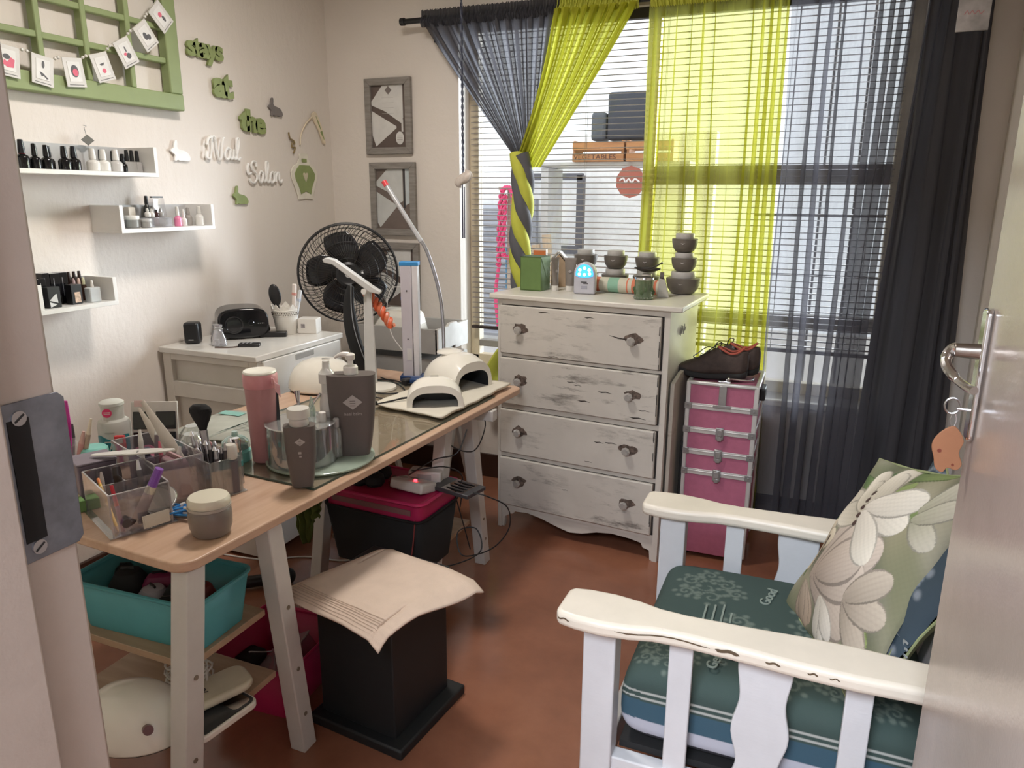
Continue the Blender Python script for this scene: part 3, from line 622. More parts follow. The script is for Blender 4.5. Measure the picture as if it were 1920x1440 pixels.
# ------------------------------------------------------------------ curtain rod and curtains
rod = thing('curtain_rod', 'black curtain rod with a plain end cap across the window', 'curtain rod', (0, 3.40, 2.312))
MB().cyl((-1.975, 0, 0), (-1.78, 0, 0), .013, n=14).cyl((-1.79, 0, 0), (.56, 0, 0), .010, n=12).obj('rod', BLACK, rod)
MB().cyl((-1.99, 0, 0), (-1.965, 0, 0), .018, n=14).obj('end_cap', BLACK, rod, bev=.003)
for x in (-1.845, .53): MB().cyl((x, 0, 0), (x, .095, 0), .007, n=8).box((x, .094, -.035), (.022, .010, .10)).cyl((x, .0, -.016), (x, .0, .016), .017, n=10).obj('bracket', BLACK, rod)
GS = sheer('grey_voile', (.15, .15, .175), .60, .15)
GS2 = sheer('grey_voile_layered', (.10, .10, .115), .93, .1)
YS = sheer('lime_voile', (.44, .445, .10), .46, .18, (1.0, .985, .50))
YC = mat((.50, .52, .07), .8); GC = mat((.10, .10, .115), .8)
def fold(u, n, ph, k=1.0):
    return .5 * math.sin(2 * PI * n * u + ph) + .3 * math.sin(2 * PI * n * 2.3 * u + 1.7 * ph) + .2 * math.sin(2 * PI * n * .37 * u + 2.1)
def swag(xa, xb_, ka, kb, kz, n, ph, y0, bow=0.0, z0=2.300):
    def fn(u, v):
        e = v ** 1.05
        x = (1 - e) * (xa + (xb_ - xa) * u) + e * (ka + (kb - ka) * u) + bow * math.sin(PI * v) * (1 - u)
        zz = z0 + (kz - z0) * v
        amp = .028 * (1 - .55 * v); x -= .010 * (1 - .7 * v) * math.sin(4 * PI * n * u + 2 * ph)
        return (x, y0 + amp * fold(u, n, ph), zz)
    return fn
def header(xa, xb_, n, ph, y0):
    def fn(u, v):
        a = (v - .5) * 2
        r = .021 + (.008 * max(0, -a) if a < 0 else 0)
        if v < .45: z = 2.352 - .03 * v / .45; y = y0 - .010 + .006 * math.sin(2 * PI * n * u * 2 + ph)
        else: t = (v - .45) / .55; z = 2.322 - .045 * t; y = y0 - .010 - .016 * math.sin(PI * t) + .004 * math.sin(2 * PI * n * u * 2 + ph)
        return (xa + (xb_ - xa) * u, y, z + .004 * math.sin(2 * PI * n * u * 3.1 + ph))
    return fn
c1 = thing('curtain', 'grey sheer curtain gathered sideways into the braid', 'curtain', (0, 0, 0))
MB().grid(swag(-1.865, -1.19, -1.375, -1.300, 1.66, 12, .3, 3.40), 150, 24).obj('panel', sheer('grey_voile_gathered', (.15, .15, .17), .86, .12), c1)
MB().grid(header(-1.870, -1.175, 26, .2, 3.40), 200, 10).obj('rod_pocket', GS2, c1)
c2 = thing('curtain', 'lime green sheer curtain swept down into the braid', 'curtain', (0, 0, 0))
MB().grid(swag(-1.20, -.815, -1.385, -1.245, 1.63, 9, 1.3, 3.372, .02), 100, 24).obj('panel', sheer('lime_voile_doubled', (.56, .57, .07), .76, .12, (.98, .96, .28)), c2)
MB().grid(header(-1.19, -.815, 15, .9, 3.40), 120, 10).obj('rod_pocket', YC, c2)
bd = thing('curtain_braid', 'grey and lime braid of the two tied curtains beside the dresser', 'curtain', (-1.338, 3.37, 0))
for k, (mt, nm) in enumerate(((YC, 'lime_strand'), (GC, 'grey_strand'), (YC, 'lime_strand'), (GC, 'grey_strand'))):
    P = []; rr = []
    for i in range(70):
        t = i / 69; a = 2 * PI * (t * 1.6) + k * PI / 2 + .3; z = 1.69 - .77 * t
        P.append((.024 * math.cos(a) + .004 * math.sin(9 * t), .024 * math.sin(a), z)); rr.append(.034 * (1 - .12 * t) * (.80 + .25 * abs(math.sin(10 * t + .8 * k))))
    o = MB().tube(P, rr, n=14).obj(nm, mt, bd)
MB().tube(cr([(0, 0, .92), (-.05, .02, .80), (-.12, .02, .70), (-.165, .02, .60), (-.15, .01, .50)], 5), [.03 + .0012 * i for i in range(21)], n=10, flat=.5).obj('lime_tail', YC, bd)
def drop(xa, xb_, x2a, x2b, zb, n, ph, y0, amp, ov=.012, yb=0.0):
    def fn(u, v):
        p_ = 2 * PI * n * u + 1.5 * math.sin(6 * u + ph) + .9 * math.sin(14 * u + ph) + .6 * math.sin(2.2 * v + 6 * u)
        x = (xa + (xb_ - xa) * u) * (1 - v) + (x2a + (x2b - x2a) * u) * v
        k_ = .55 + .45 * v ** .5
        return (x - ov * k_ * math.sin(2 * p_) + .003 * math.sin(9 * u + 7 * v), y0 + yb * min(1, v / .3) + amp * k_ * .6 * math.sin(p_) + .004 * math.sin(3.1 * p_ + 2 * v), 2.300 + (zb - 2.300) * v)
    return fn
def drop_even(xa, xb_, x2a, x2b, zb, n, ph, y0, amp):
    def fn(u, v):
        x = (xa + (xb_ - xa) * u) * (1 - v) + (x2a + (x2b - x2a) * u) * v
        f = fold(u, n, ph) * (1 + .15 * math.sin(3 * v + ph * 9 * u)) + .25 * math.sin(2 * PI * (n * .6) * u + 4 * v)
        return (x + .006 * math.sin(5 * v + 9 * u), y0 + amp * f, 2.300 + (zb - 2.300) * v)
    return fn
c3 = thing('curtain', 'lime green sheer curtain hanging straight behind the stacked jars', 'curtain', (0, 0, 0))
MB().grid(drop(-.765, -.205, -.80, -.165, .03, 6, .4, 3.400, .032, .020, .046), 260, 24).obj('panel', YS, c3)
MB().grid(header(-.765, -.200, 18, .5, 3.40), 160, 10).obj('rod_pocket', YC, c3)
c4 = thing('curtain', 'grey sheer curtain hanging to the floor over the bright window half', 'curtain', (0, 0, 0))
MB().grid(drop(-.215, .31, -.19, .27, .025, 5, 2.2, 3.385, .055, .026), 260, 24).obj('panel', GS, c4)
MB().grid(header(-.215, .33, 18, 1.5, 3.40), 160, 10).obj('rod_pocket', GC, c4)
c5 = thing('curtain', 'dense dark grey curtain hanging in folds next to the open door', 'curtain', (0, 0, 0))
MB().grid(drop(.285, .50, .20, .555, .02, 4, .9, 3.392, .030), 90, 20).obj('panel', GS2, c5)
MB().grid(header(.30, .51, 8, .5, 3.40), 80, 10).obj('rod_pocket', GC, c5)

# hanging plaque and shell pull
pq = thing('wall_plaque', 'small marbled grey plaque with faded pink lettering in front of the curtain', 'plaque', (.422, 3.28, 2.18))
MB().box((0, 0, 0), (.102, .012, .20)).obj('board', mat((.42, .41, .42), .6, nz=.45, ns=9), pq, bev=.002)
MB().tube(cr([(-.030, -.0065, -.045), (-.022, -.0065, -.033), (-.015, -.0065, -.045), (-.006, -.0065, -.034), (.002, -.0065, -.045), (.012, -.0065, -.034), (.020, -.0065, -.045), (.030, -.0065, -.036)], 4), .0016, n=5).obj('faded_script', mat((.62, .32, .34), .6), pq)
MB().tube([(-.03, 0, .10), (0, .08, .145), (.03, 0, .10)], .0014, n=5).obj('string', BLACK, pq)
sh = thing('shell_pull', 'white shell tied on a dark twisted cord in front of the curtain', 'cord pull', (-1.598, 3.27, 0))
for ph in (0, PI): MB().tube([(.0035 * math.cos(a * 1.0 + ph), .0035 * math.sin(a + ph), 2.70 - 1.10 * i / 150) for i, a in enumerate([i * .75 for i in range(151)])], .0034, n=5).obj('cord', mat((.035, .04, .07) if ph else (.10, .11, .15), .7), sh)
shp = MB().grid(lambda u, v: ((lambda a, b: (.044 * math.cos(a) * math.cos(b) * (1 + .08 * math.sin(7 * a)) + .01 * math.sin(b), .020 * math.sin(a) * math.cos(b), 1.575 + .032 * math.sin(b) * (1 + .1 * math.cos(3 * a)) + .010 * math.cos(a)))(2 * PI * u, PI * (v - .5))), 24, 12, True)
shp.obj('shell', mat((.62, .55, .50), .35, nz=.1, ns=60, bmp=.4, bs=120), sh)
MB().box((-.004, 0, 1.43), (.006, .002, .26)).box((.005, .002, 1.42), (.005, .002, .24)).obj('strap', mat((.03, .03, .05), .6), sh)

# ------------------------------------------------------------------ patio outside
struct(quadbox('floor_patio', -7, 6, 3.74, 9, -.12, 0.0, mat((.42, .38, .34), .8)))
struct(quadbox('wall_patio', -5.0, -.75, 5.6, 5.75, 0, 1.95, mat((.88, .88, .88), .8)))
shx = thing('louvre_shutter', 'pale grey louvred shutter on the patio wall outside', 'shutter', (-2.32, 5.45, 0))
for i in range(18): MB().box((0, 0, .42 + i * .058), (.52, .05, .030), (R(35), 0, 0)).obj('louvre', mat((.42, .43, .48), .6), shx)
for x in (-.27, .27): MB().box((x, 0, .735), (.03, .06, 1.47)).obj('stile', mat((.26, .27, .30), .6), shx)
wo = thing('outdoor_window', 'grey-framed window propped on the patio wall outside', 'window', (-1.96, 5.48, 1.37))
for a in (((-.26, 0, 0), (.035, .04, .56)), ((.26, 0, 0), (.055, .04, .56)), ((0, 0, .27), (.55, .04, .05)), ((0, 0, -.27), (.55, .05, .06))): MB().box(*a).obj('frame', mat((.10, .10, .12), .6), wo)
shl = thing('patio_shelf', 'white shelf on the patio wall carrying the wooden crates', 'shelf', (-1.30, 5.0, 1.70))
MB().box((0, 0, 0), (1.0, .34, .03)).obj('board', mat((.45, .44, .43), .7), shl)
for x in (-.46, .46): MB().box((x, .0, -.86), (.05, .30, 1.68)).obj('post', mat((.50, .50, .5), .7), shl)
OR = m_wood('orange_crate_wood', (.30, .13, .05), (.42, .20, .08), (3, 30, 30), .7)
for cx, cw, nm in ((-1.385, .34, 'wooden crate lettered vegetables on the patio shelf'), (-1.05, .30, 'second wooden crate beside the vegetables crate')):
    cr_ = thing('wooden_crate', nm, 'crate', (cx, 4.90, 1.716), group='crates on the patio shelf')
    for z in (.026, .098): 
        for y in (-.09, .09): MB().box((0, y, z), (cw, .012, .050)).obj('slat', OR, cr_, bev=.002)
    for x in (-cw / 2 + .01, cw / 2 - .01): MB().box((x, 0, .065), (.016, .17, .13)).obj('end_panel', OR, cr_, bev=.002)
    if cx < -1.2: text('lettering', 'VEGETABLES', .044, mat((.08, .03, .02), .7), cr_, (-.02, -.0970, .028), (PI / 2, 0, 0), sx=1.15)
bc = thing('storage_bag', 'dark slate storage cover standing above the crates outside', 'cover', (-1.24, 5.02, 1.715))
MB().box((.0, 0, .29), (.26, .14, .30)).obj('cover', mat((.045, .05, .065), .8), bc, bev=.02)
MB().box((-.19, 0, .23), (.10, .14, .18)).obj('side_flap', mat((.09, .10, .12), .8), bc, bev=.02)
rs = thing('round_sign', 'round faded red sign hung on the patio shelf outside', 'sign', (-1.165, 4.82, 1.59))
MB().prism([(.095 * math.cos(a), .10 * math.sin(a)) for a in [2 * PI * i / 10 + .3 for i in range(10)]], 0, .01, MX.Rotation(PI / 2, 4, 'X')).obj('disc', mat((.34, .10, .07), .6), rs)
MB().tube(cr([(-.07, -.013, .008), (-.045, -.013, .022), (-.03, -.013, -.004), (-.01, -.013, .018), (.01, -.013, -.004), (.03, -.013, .018), (.06, -.013, .0)], 4), .006, n=5).obj('white_scroll', mat((.7, .65, .65), .6), rs)
PKR = mat((.62, .05, .16), .8)
rp = thing('braided_rope', 'bright pink braided rope looped and hanging outside the window', 'rope', (-1.93, 4.60, 0))
for ph in (0, PI):
    path = cr([(-.06, 0, 1.05), (-.055, 0, 1.25), (-.04, 0, 1.50), (.0, 0, 1.555), (.045, 0, 1.50), (.05, 0, 1.30), (.04, 0, 1.13), (0, 0, 1.10), (-.03, 0, 1.15), (-.02, 0, 1.35), (-.015, 0, 1.50)], 14)
    MB().tube([p + V((.011 * math.cos(i * .8 + ph), .011 * math.sin(i * .8 + ph), .004 * math.sin(i * .8 + ph))) for i, p in enumerate(path)], .0095, n=6).obj('strand', PKR, rp)
MB().tube(cr([(-.06, .01, 1.05), (-.085, .01, .85), (-.065, .01, .62)], 8), .012, n=6).obj('tail', PKR, rp)
pole = thing('washing_pole', 'slim timber washing pole outside carrying the pink rope', 'pole', (-1.93, 4.66, 0))
MB().box((0, 0, .78), (.03, .03, 1.56)).obj('post', mat((.40, .34, .27), .7), pole)
MB().box((0, -.03, 1.545), (.12, .06, .02)).obj('peg', mat((.40, .34, .27), .7), pole)
bt = thing('beach_towel', 'blue patterned towel hanging outside below the pink rope', 'towel', (-1.92, 4.72, 0))
MB().grid(lambda u, v: (-.07 + .12 * u, .012 * math.sin(12 * u), 1.16 - .62 * v), 14, 12).obj('cloth', mat((.14, .32, .48), .8, nz=.5, ns=30), bt, thick=.006)
lp = thing('timber_plank', 'pale timber planks leaning outside by the blue towel', 'plank', (-1.73, 4.78, 0))
for x, l, a in ((-.02, 1.18, -.07), (.07, 1.25, -.09)): MB().box((x, 0, l / 2), (.055, .03, l), (0, a, 0)).obj('plank', m_wood('pale_plank', (.42, .32, .22), (.55, .44, .32), (30, 30, 3), .7), lp)

# ------------------------------------------------------------------ dresser
DW = m_paint('chalky_dresser_paint', (.60, .565, .515), (.06, .05, .045), (1, 1, 4.5), .53, .66, .5, 4.2)
DWP = mat((.60, .565, .515), .45, nz=.05, ns=8, bmp=.08, bs=90)
ds = thing('dresser', 'distressed white dresser with four drawers and glass knobs under the window', 'chest of drawers', (-1.27, 2.953, 0), R(-5.5))
DD = .43
MB().box((.381, DD / 2 + .004, .594), (.758, DD - .012, .952)).obj('carcass', DWP, ds, bev=.002)
fm = MB()
for a in ((0, .018, 0, 1.068), (.742, .765, 0, 1.068)): fm.box(((a[0] + a[1]) / 2, -.003, (a[2] + a[3]) / 2), (a[1] - a[0], .026, a[3] - a[2]))
for z0, z1 in ((1.046, 1.068), (.815, .828), (.579, .601), (.352, .371), (.100, .118)): fm.box((.38, -.003, (z0 + z1) / 2), (.73, .024, z1 - z0))
fm.obj('face_frame', DWP, ds)
for x in (.0, .735):
    MB().box((x + .015, DD - .02, .06), (.03, .03, .12)).obj('foot', DWP, ds, bev=.002)
ap = [(.018, .0), (.030, .0), (.034, .050), (.060, .068), (.075, .072), (.085, .085), (.150, .090), (.22, .078), (.30, .055), (.36, .042), (.42, .050), (.49, .072), (.56, .082), (.64, .078), (.690, .070), (.700, .050), (.728, .044), (.732, .0), (.744, .0), (.744, .118), (.018, .118)]
MB().prism(ap, -.016, .004, MX(((1, 0, 0, 0), (0, 0, -1, -.006), (0, 1, 0, 0), (0, 0, 0, 1)))).obj('apron', DWP, ds, bev=.001)
MB().prism([(-.036, -.034), (.815, -.034), (.800, .452), (-.030, .452)], 1.068, 1.090).obj('top_board', mat((.66, .63, .57), .38, nz=.04), ds, bev=.005)
DK = mat((.035, .028, .024), .7)
KN = glassy('knob_glass', (.85, .85, .86), .35, .05, .35, (.65, .63, .60))
for di, (z0, z1) in enumerate(((.832, 1.042), (.604, .812), (.374, .576), (.121, .349))):
    d = MB().box((.375, -.020, (z0 + z1) / 2), (.716, .020, z1 - z0)).obj('drawer', DW, ds, bev=.004); d['label'] = ['top drawer with a scratch beside one knob', 'second drawer with two worn knot holes', 'third drawer with scuffed paint', 'bottom drawer above the scalloped apron'][di]
    MB().box((.375, -.010, (z0 + z1) / 2), (.724, .004, z1 - z0 + .010)).obj('drawer_gap', DK, ds)
    for x in (.112, .618):
        zc = (z0 + z1) / 2 + .006
        MB().prism([(x + .005 + (.026 + .020 * random.random()) * math.cos(a), zc + .004 + (.015 + .014 * random.random()) * math.sin(a)) for a in [2 * PI * i / 14 for i in range(14)]], .0300, .0308, MX(((1, 0, 0, 0), (0, 0, -1, 0), (0, 1, 0, 0), (0, 0, 0, 1)))).obj('worn_patch', mat((.11, .08, .065), .8, nz=.8, ns=60), ds)
        MB().cyl((x, -.030, zc - .002), (x, -.040, zc - .002), .006, n=10).lathe([(.008, 0), (.017, .006), (.019, .012), (.013, .020), (0, .021)], (x, -.038, zc - .002), 8, (PI / 2, 0, 0)).obj('knob', KN, ds, smooth=False)
def streak(pts, z, r=.0025): MB().tube([(x, -.0306, zz) for x, zz in pts], r, n=5, flat=.25, up=(0, 1, 0)).obj('scratch', DK, ds)
streak([(.52, .955), (.545, .950), (.56, .947), (.60, .944)], 0, [.0006, .002, .003, .002])
for x, z, s_ in ((.34, .74, 1), (.37, .73, .8), (.48, .715, 1.4), (.39, .665, 1.3), (.52, .50, 1.2), (.47, .495, 1.0), (.43, .40, .8), (.60, .245, .8), (.33, .25, .6), (.20, 1.026, 1.2), (.41, 1.020, 1), (.62, .625, 1.6), (.66, .66, 1), (.25, .84, 1.1)):
    streak([(x, z), (x + .012 * s_, z - .002), (x + .026 * s_, z + .001), (x + .045 * s_, z - .003)], z, [.0005, .0022 * s_, .0015 * s_, .0004])
for z0, z1, x in ((.842, 1.03, .729), (.62, .80, .731), (.39, .565, .728), (.15, .33, .730)): 
    for k in range(4):
        a = z0 + (z1 - z0) * random.random(); MB().box((x - .001 + .003 * random.random(), -.0304, a), (.003, .0012, .02 + .03 * random.random())).obj('edge_chip', DK, ds)
MB().tube([(.7665, .12, .955), (.7665, .13, .985), (.7665, .14, .950), (.7665, .15, .99), (.7665, .155, .955), (.7665, .17, .985), (.7665, .18, .95), (.7665, .195, .99), (.7665, .20, .96), (.7665, .22, .975)], .0022, n=4, flat=.4).obj('pencil_scribble', mat((.30, .29, .27), .7), ds)

# leaning boards beside the dresser
bdz = thing('leaning_board', 'tall white folded boards leaning between the dresser and the pink case', 'board', (-.4935, 2.90, 0), R(-5.5))
MB().prism([(0, 0), (.36, 0), (.36, .815), (.10, .80), (0, .772)], -.008, .008, MX(((0, 0, 1, 0), (1, 0, 0, 0), (0, 1, 0, 0), (0, 0, 0, 1)))).obj('board', m_paint('board_paint', (.55, .50, .43), (.18, .12, .07), (1, 1, 3), .55, .62), bdz, bev=.002)
MB().box((-.022, -.02, .30), (.016, .03, .60)).obj('narrow_board', DWP, bdz, bev=.002)
bb = thing('black_bag', 'narrow black bag wedged between the boards and the pink case', 'bag', (-.4535, 3.08, 0))
MB().box((0, 0, .26), (.013, .22, .52)).obj('bag', MATTB, bb, bev=.008)
MB().tube(cr([(0, -.06, .52), (0, -.05, .56), (0, .05, .56), (0, .06, .52)], 4), .004).obj('handle', MATTB, bb)

# ------------------------------------------------------------------ pink trolley case
PKC = mat((.42, .125, .205), .62, nz=.06, ns=40, bmp=.2, bs=300)
pc = thing('trolley_case', 'tall pink beauty trolley case with aluminium edges and clasps', 'case', (-.444, 2.98, 0))
CW, CDp = .272, .30
LTM = mat((.34, .34, .34), .28, .5)
MB().box((CW / 2, CDp / 2, .20), (CW - .004, CDp - .004, .36)).obj('base_box', PKC, pc, bev=.003)
bands = [.3885, .476, .5695, .671]
zs = [.384, .472, .565, .667, .768]
for i in range(4):
    MB().box((CW / 2, CDp / 2, (zs[i] + zs[i + 1]) / 2), (CW - .004, CDp - .004, zs[i + 1] - zs[i] - .004)).obj('tray_section' if i < 3 else 'lid', PKC, pc, bev=.003)
for z in bands:
    b = MB().box((CW / 2, -.001, z), (CW - .03, .006, .024)).box((CW / 2, -.005, z + .004), (CW - .03, .004, .003))
    for x in (-.001, CW + .001): b.box((x, CDp / 2, z), (.005, CDp - .03, .018))
    b.obj('metal_band', ALU, pc, bev=.001)
    for x in (.006, CW - .006):
        MB().box((x, -.003, z), (.030, .009, .028)).cyl((x, -.006, z), (x, -.010, z), .005, n=8).obj('corner_bracket', LTM, pc, bev=.002)
for x in (.003, CW - .003):
    for y in (.003, CDp - .003): MB().box((x, y, .40), (.018, .018, .745)).obj('edge_strip', ALU, pc, bev=.004)
for a in (((CW / 2, .002, .768), (CW, .016, .016)), ((CW / 2, CDp - .002, .768), (CW, .016, .016)), ((.002, CDp / 2, .768), (.016, CDp, .016)), ((CW - .002, CDp / 2, .768), (.018, CDp, .016))): MB().box(*a).obj('edge_strip', ALU, pc, bev=.005)
for z in bands[:3]:
    MB().box((CW / 2 + .004, -.009, z - .004), (.032, .010, .050)).obj('latch', LTM, pc, bev=.003)
    MB().box((CW / 2 + .004, -.012, z - .026), (.018, .006, .018)).box((CW / 2 + .004, -.016, z), (.020, .005, .028)).obj('latch_tongue', LTM, pc, bev=.002)
MB().box((CW / 2 + .004, -.005, .722), (.030, .006, .085)).box((CW / 2 + .004, -.007, .678), (.07, .006, .014)).obj('hasp', LTM, pc, bev=.002)
MB().box((CW / 2 + .004, .02, .779), (.05, .016, .005)).obj('handle_mount', CHROME, pc, bev=.001)
MB().tube(cr([(CW / 2 + .01, .02, .785), (CW / 2 + .03, .024, .790), (CW / 2 + .10, .05, .784), (CW / 2 + .11, .10, .784)], 4), .004).ball((CW / 2 + .02, .02, .790), .008).obj('key_clip', CHROME, pc)
MB().box((CW + .012, .16, .715), (.022, .10, .05)).obj('side_handle', BLACK, pc, bev=.004)
for x in (.03, CW - .03):
    for y in (.03, CDp - .03): MB().cyl((x - .012, y, .014), (x + .012, y, .014), .014, n=12).obj('wheel', BLACK, pc)

# ------------------------------------------------------------------ shoes on the case
SHL = mat((.055, .036, .030), .75, nz=.25, ns=40, bmp=.3, bs=200); SOLE = mat((.012, .011, .011), .7, bmp=.3, bs=200); CORAL = mat((.42, .09, .06), .7)
def shoe(name_label, loc, rz, rx=0):
    s = thing('hiking_shoe', name_label, 'shoe', loc, group='pair of brown shoes on the case', rot=(rx, 0, rz))
    # along +x: toe at 0, heel at .285
    st = [(.000, .012, .030, .020), (.012, .030, .048, .018), (.045, .042, .062, .012), (.085, .046, .078, .008), (.125, .043, .103, .006), (.160, .038, .118, .008), (.200, .035, .106, .010), (.235, .034, .104, .010), (.262, .032, .124, .012), (.280, .020, .120, .018), (.285, .008, .09, .03)]
    def sole(u, v):
        i = u * (len(st) - 1); k = min(int(i), len(st) - 2); t = i - k
        x, w_, h, b = [st[k][q] * (1 - t) + st[k + 1][q] * t for q in range(4)]
        a = 2 * PI * v; return (x, (w_ + .005) * math.copysign(abs(math.cos(a)) ** .5, math.cos(a)), b + .014 + .016 * math.copysign(abs(math.sin(a)) ** .5, math.sin(a)) - .004 * math.sin(PI * u))
    MB().grid(sole, 30, 20).obj('sole', SOLE, s)
    def upper(u, v):
        i = u * (len(st) - 1); k = min(int(i), len(st) - 2); t = i - k
        x, w_, h, b = [st[k][q] * (1 - t) + st[k + 1][q] * t for q in range(4)]
        a = PI * v; zz = b + .020; ht = max(.004, h - zz)
        wv = w_ * math.copysign(abs(math.cos(a)) ** .7, math.cos(a))
        z = zz + ht * abs(math.sin(a)) ** .75
        if u > .52: # open collar: sink the middle
            f = min(1, (u - .52) / .10) * (1 - max(0, (u - .86) / .1)) ; f = max(0, min(1, f))
            mid = max(0, 1 - abs(wv) / (w_ * .62))
            z -= ht * .75 * f * min(1, mid * 2.5)
        return (x, wv, .02 + (z - .02) * 1.12)
    MB().grid(upper, 44, 26).obj('upper', SHL, s, thick=.002, off=0)
    ring = [(.163, 0, .134), (.185, .022, .125), (.215, .027, .113), (.245, .024, .121), (.268, 0, .141), (.245, -.024, .121), (.215, -.027, .113), (.185, -.022, .125)]
    MB().tube(cr(ring, 4, True), .0045, n=8, closed=True).obj('collar_lining', CORAL, s)
    MB().tube(cr([(.150, -.022, .098), (.120, -.028, .085), (.095, -.030, .073)], 4), .003).tube(cr([(.150, .022, .098), (.120, .028, .085), (.095, .030, .073)], 4), .003).obj('eyelet_trim', mat((.10, .06, .05), .6), s)
    lc = MB()
    for i in range(4):
        x = .090 + .018 * i; z = .092 + .0085 * i
        lc.tube([(x, -.024, z - .004), (x + .006, 0, z + .008), (x + .012, .024, z)], .0022, n=5)
    lc.tube(cr([(.150, 0, .124), (.150, -.012, .138), (.160, -.010, .156), (.174, -.004, .152), (.166, 0, .135), (.150, 0, .124)], 5), .0022, n=5)
    lc.tube(cr([(.150, 0, .124), (.120, -.020, .134), (.085, -.034, .108), (.068, -.040, .094), (.085, -.040, .088), (.105, -.034, .102), (.150, 0, .124)], 5), .0022, n=5)
    lc.obj('laces', BLACK, s)
    MB().box((.03, 0, .040), (.05, .070, .03)).obj('toe_cap', SOLE, s, bev=.012, seg=3) if False else MB().grid(lambda u, v: ((.0 + .045 * u) - .002, (.034 + .012 * u) * math.cos(PI * v) * min(1, .35 + 2 * u), .024 + (.020 + .022 * u) * math.sin(PI * v)), 8, 12).obj('toe_cap', SOLE, s, thick=.002)
    return s
shoe('brown hiking shoe with coral lining, in front on the pink case', (-.508, 3.075, .770), R(1))
shoe('brown hiking shoe partly hidden behind its pair on the pink case', (-.470, 3.165, .772), R(1))

# ------------------------------------------------------------------ things on the dresser
ZD = 1.0905
TAUPEB = mat((.150, .132, .118), .45, nz=.05)
def bowl(x, y, z, r, h, label, logo=True):
    t = thing('product_bowl', label, 'jar', (x, y, z), group='taupe product bowls on the dresser')
    MB().lathe([(r * .52, 0), (r * .68, .004), (r * .88, h * .24), (r * .97, h * .48), (r, h * .70), (r * .96, h * .72)], n=32).obj('bowl', TAUPEB, t)
    MB().lathe([(r * .70, h * .71), (r * .72, h * .74), (r * .72, h * .96), (r * .69, h)], n=32).obj('lid', mat((.50, .485, .47), .45), t)
    if logo: MB().prism([(-.009, 0), (0, .006), (.009, 0), (0, -.006)], 0, .001, MX.Translation((.0, -r * .945, h * .50)) @ MX(((1, 0, 0, 0), (0, .3, -1, 0), (0, 1, .3, 0), (0, 0, 0, 1)))).obj('diamond_logo', PALEPRINT, t)
bowl(-1.000, 3.33, ZD + .090, .055, .082, 'taupe lidded bowl half hidden behind the blue light')
bowl(-1.000, 3.33, ZD, .062, .089, 'taupe bowl under the one behind the blue light', False)
bowl(-.858, 3.33, ZD + .090, .054, .082, 'taupe lidded bowl standing above the rolled towel')
bowl(-.858, 3.33, ZD, .062, .089, 'taupe bowl base behind the rolled towel', False)
bowl(-.715, 3.34, ZD + .088, .055, .080, 'taupe lidded bowl above the dark spatula dish')
bowl(-.715, 3.34, ZD, .062, .087, 'taupe bowl hidden beneath the spatula dish', False)
bowl(-.538, 3.265, ZD, .073, .096, 'largest taupe bowl at the base of the stack of three')
bowl(-.538, 3.265, ZD + .097, .055, .080, 'middle taupe bowl of the stack of three')
bowl(-.540, 3.265, ZD + .178, .055, .080, 'topmost taupe bowl of the stack of three')
gx = thing('green_box', 'olive green open square box on the dresser top', 'box', (-1.172, 3.125, ZD), R(-4))
b = MB().box((0, 0, .003), (.100, .100, .006))
for a in (((.048, 0, .075), (.004, .10, .150)), ((-.048, 0, .075), (.004, .10, .150)), ((0, .048, .075), (.10, .004, .150)), ((0, -.048, .075), (.10, .004, .150))): b.box(*a)
b.obj('box', mat((.12, .20, .06), .6), gx, bev=.001)
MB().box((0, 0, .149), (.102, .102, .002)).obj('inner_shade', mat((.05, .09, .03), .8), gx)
hs = thing('wooden_house', 'small pale wooden house ornament behind the green box', 'ornament', (-1.118, 3.300, ZD), R(10))
MB().prism([(-.035, 0), (.035, 0), (.035, .11), (0, .15), (-.035, .11)], -.03, .03, MX.Rotation(PI / 2, 4, 'X')).obj('body', mat((.42, .30, .20), .6), hs, bev=.002)
MB().box((.024, 0, .136), (.065, .068, .006), (0, R(48), 0)).box((-.024, 0, .136), (.065, .068, .006), (0, -R(48), 0)).obj('roof', mat((.45, .42, .38), .6), hs)
oc = thing('orange_carton', 'small orange and white carton behind the green box', 'box', (-1.200, 3.265, ZD), R(5))
MB().box((0, 0, .085), (.06, .03, .17)).obj('carton', mat((.60, .52, .45), .6), oc, bev=.001)
MB().box((0, -.0155, .150), (.058, .001, .03)).obj('orange_panel', mat((.60, .17, .05), .6), oc)
def tube_(x, y, w_, h, label, rz):
    t = thing('cream_tube', label, 'tube', (x, y, ZD), rz, group='taupe tubes on the dresser')
    MB().lathe([(w_ * .36, 0), (w_ * .38, .002), (w_ * .38, .024)], n=20).obj('cap', CAPW, t)
    MB().grid(lambda u, v: ((lambda a, k: (w_ / 2 * (.74 + .26 * k) * math.cos(a), w_ / 2 * (.74 * (1 - k) + .04) * math.sin(a), .024 + (h - .024) * k))(2 * PI * u, v)), 24, 8, True).obj('tube', mat((.20, .175, .155), .45), t)
    MB().box((0, 0, h), (w_, .003, .008)).obj('crimp', mat((.25, .22, .2), .5), t)
    MB().prism([(-.008, 0), (0, .007), (.008, 0), (0, -.007)], 0, .001, MX.Translation((0, -w_ * .29, h * .62)) @ MX.Rotation(PI / 2, 4, 'X')).obj('diamond_logo', PALEPRINT, t)
tube_(-1.078, 3.125, .042, .142, 'taupe cream tube standing right beside the green box', R(55))
tube_(-1.012, 3.140, .052, .142, 'wider taupe cream tube between the slim tube and the blue light', R(10))
ld = thing('nail_lamp', 'rounded grey nail lamp with a glowing blue light face on the dresser', 'lamp', (-.924, 3.080, ZD), R(6))
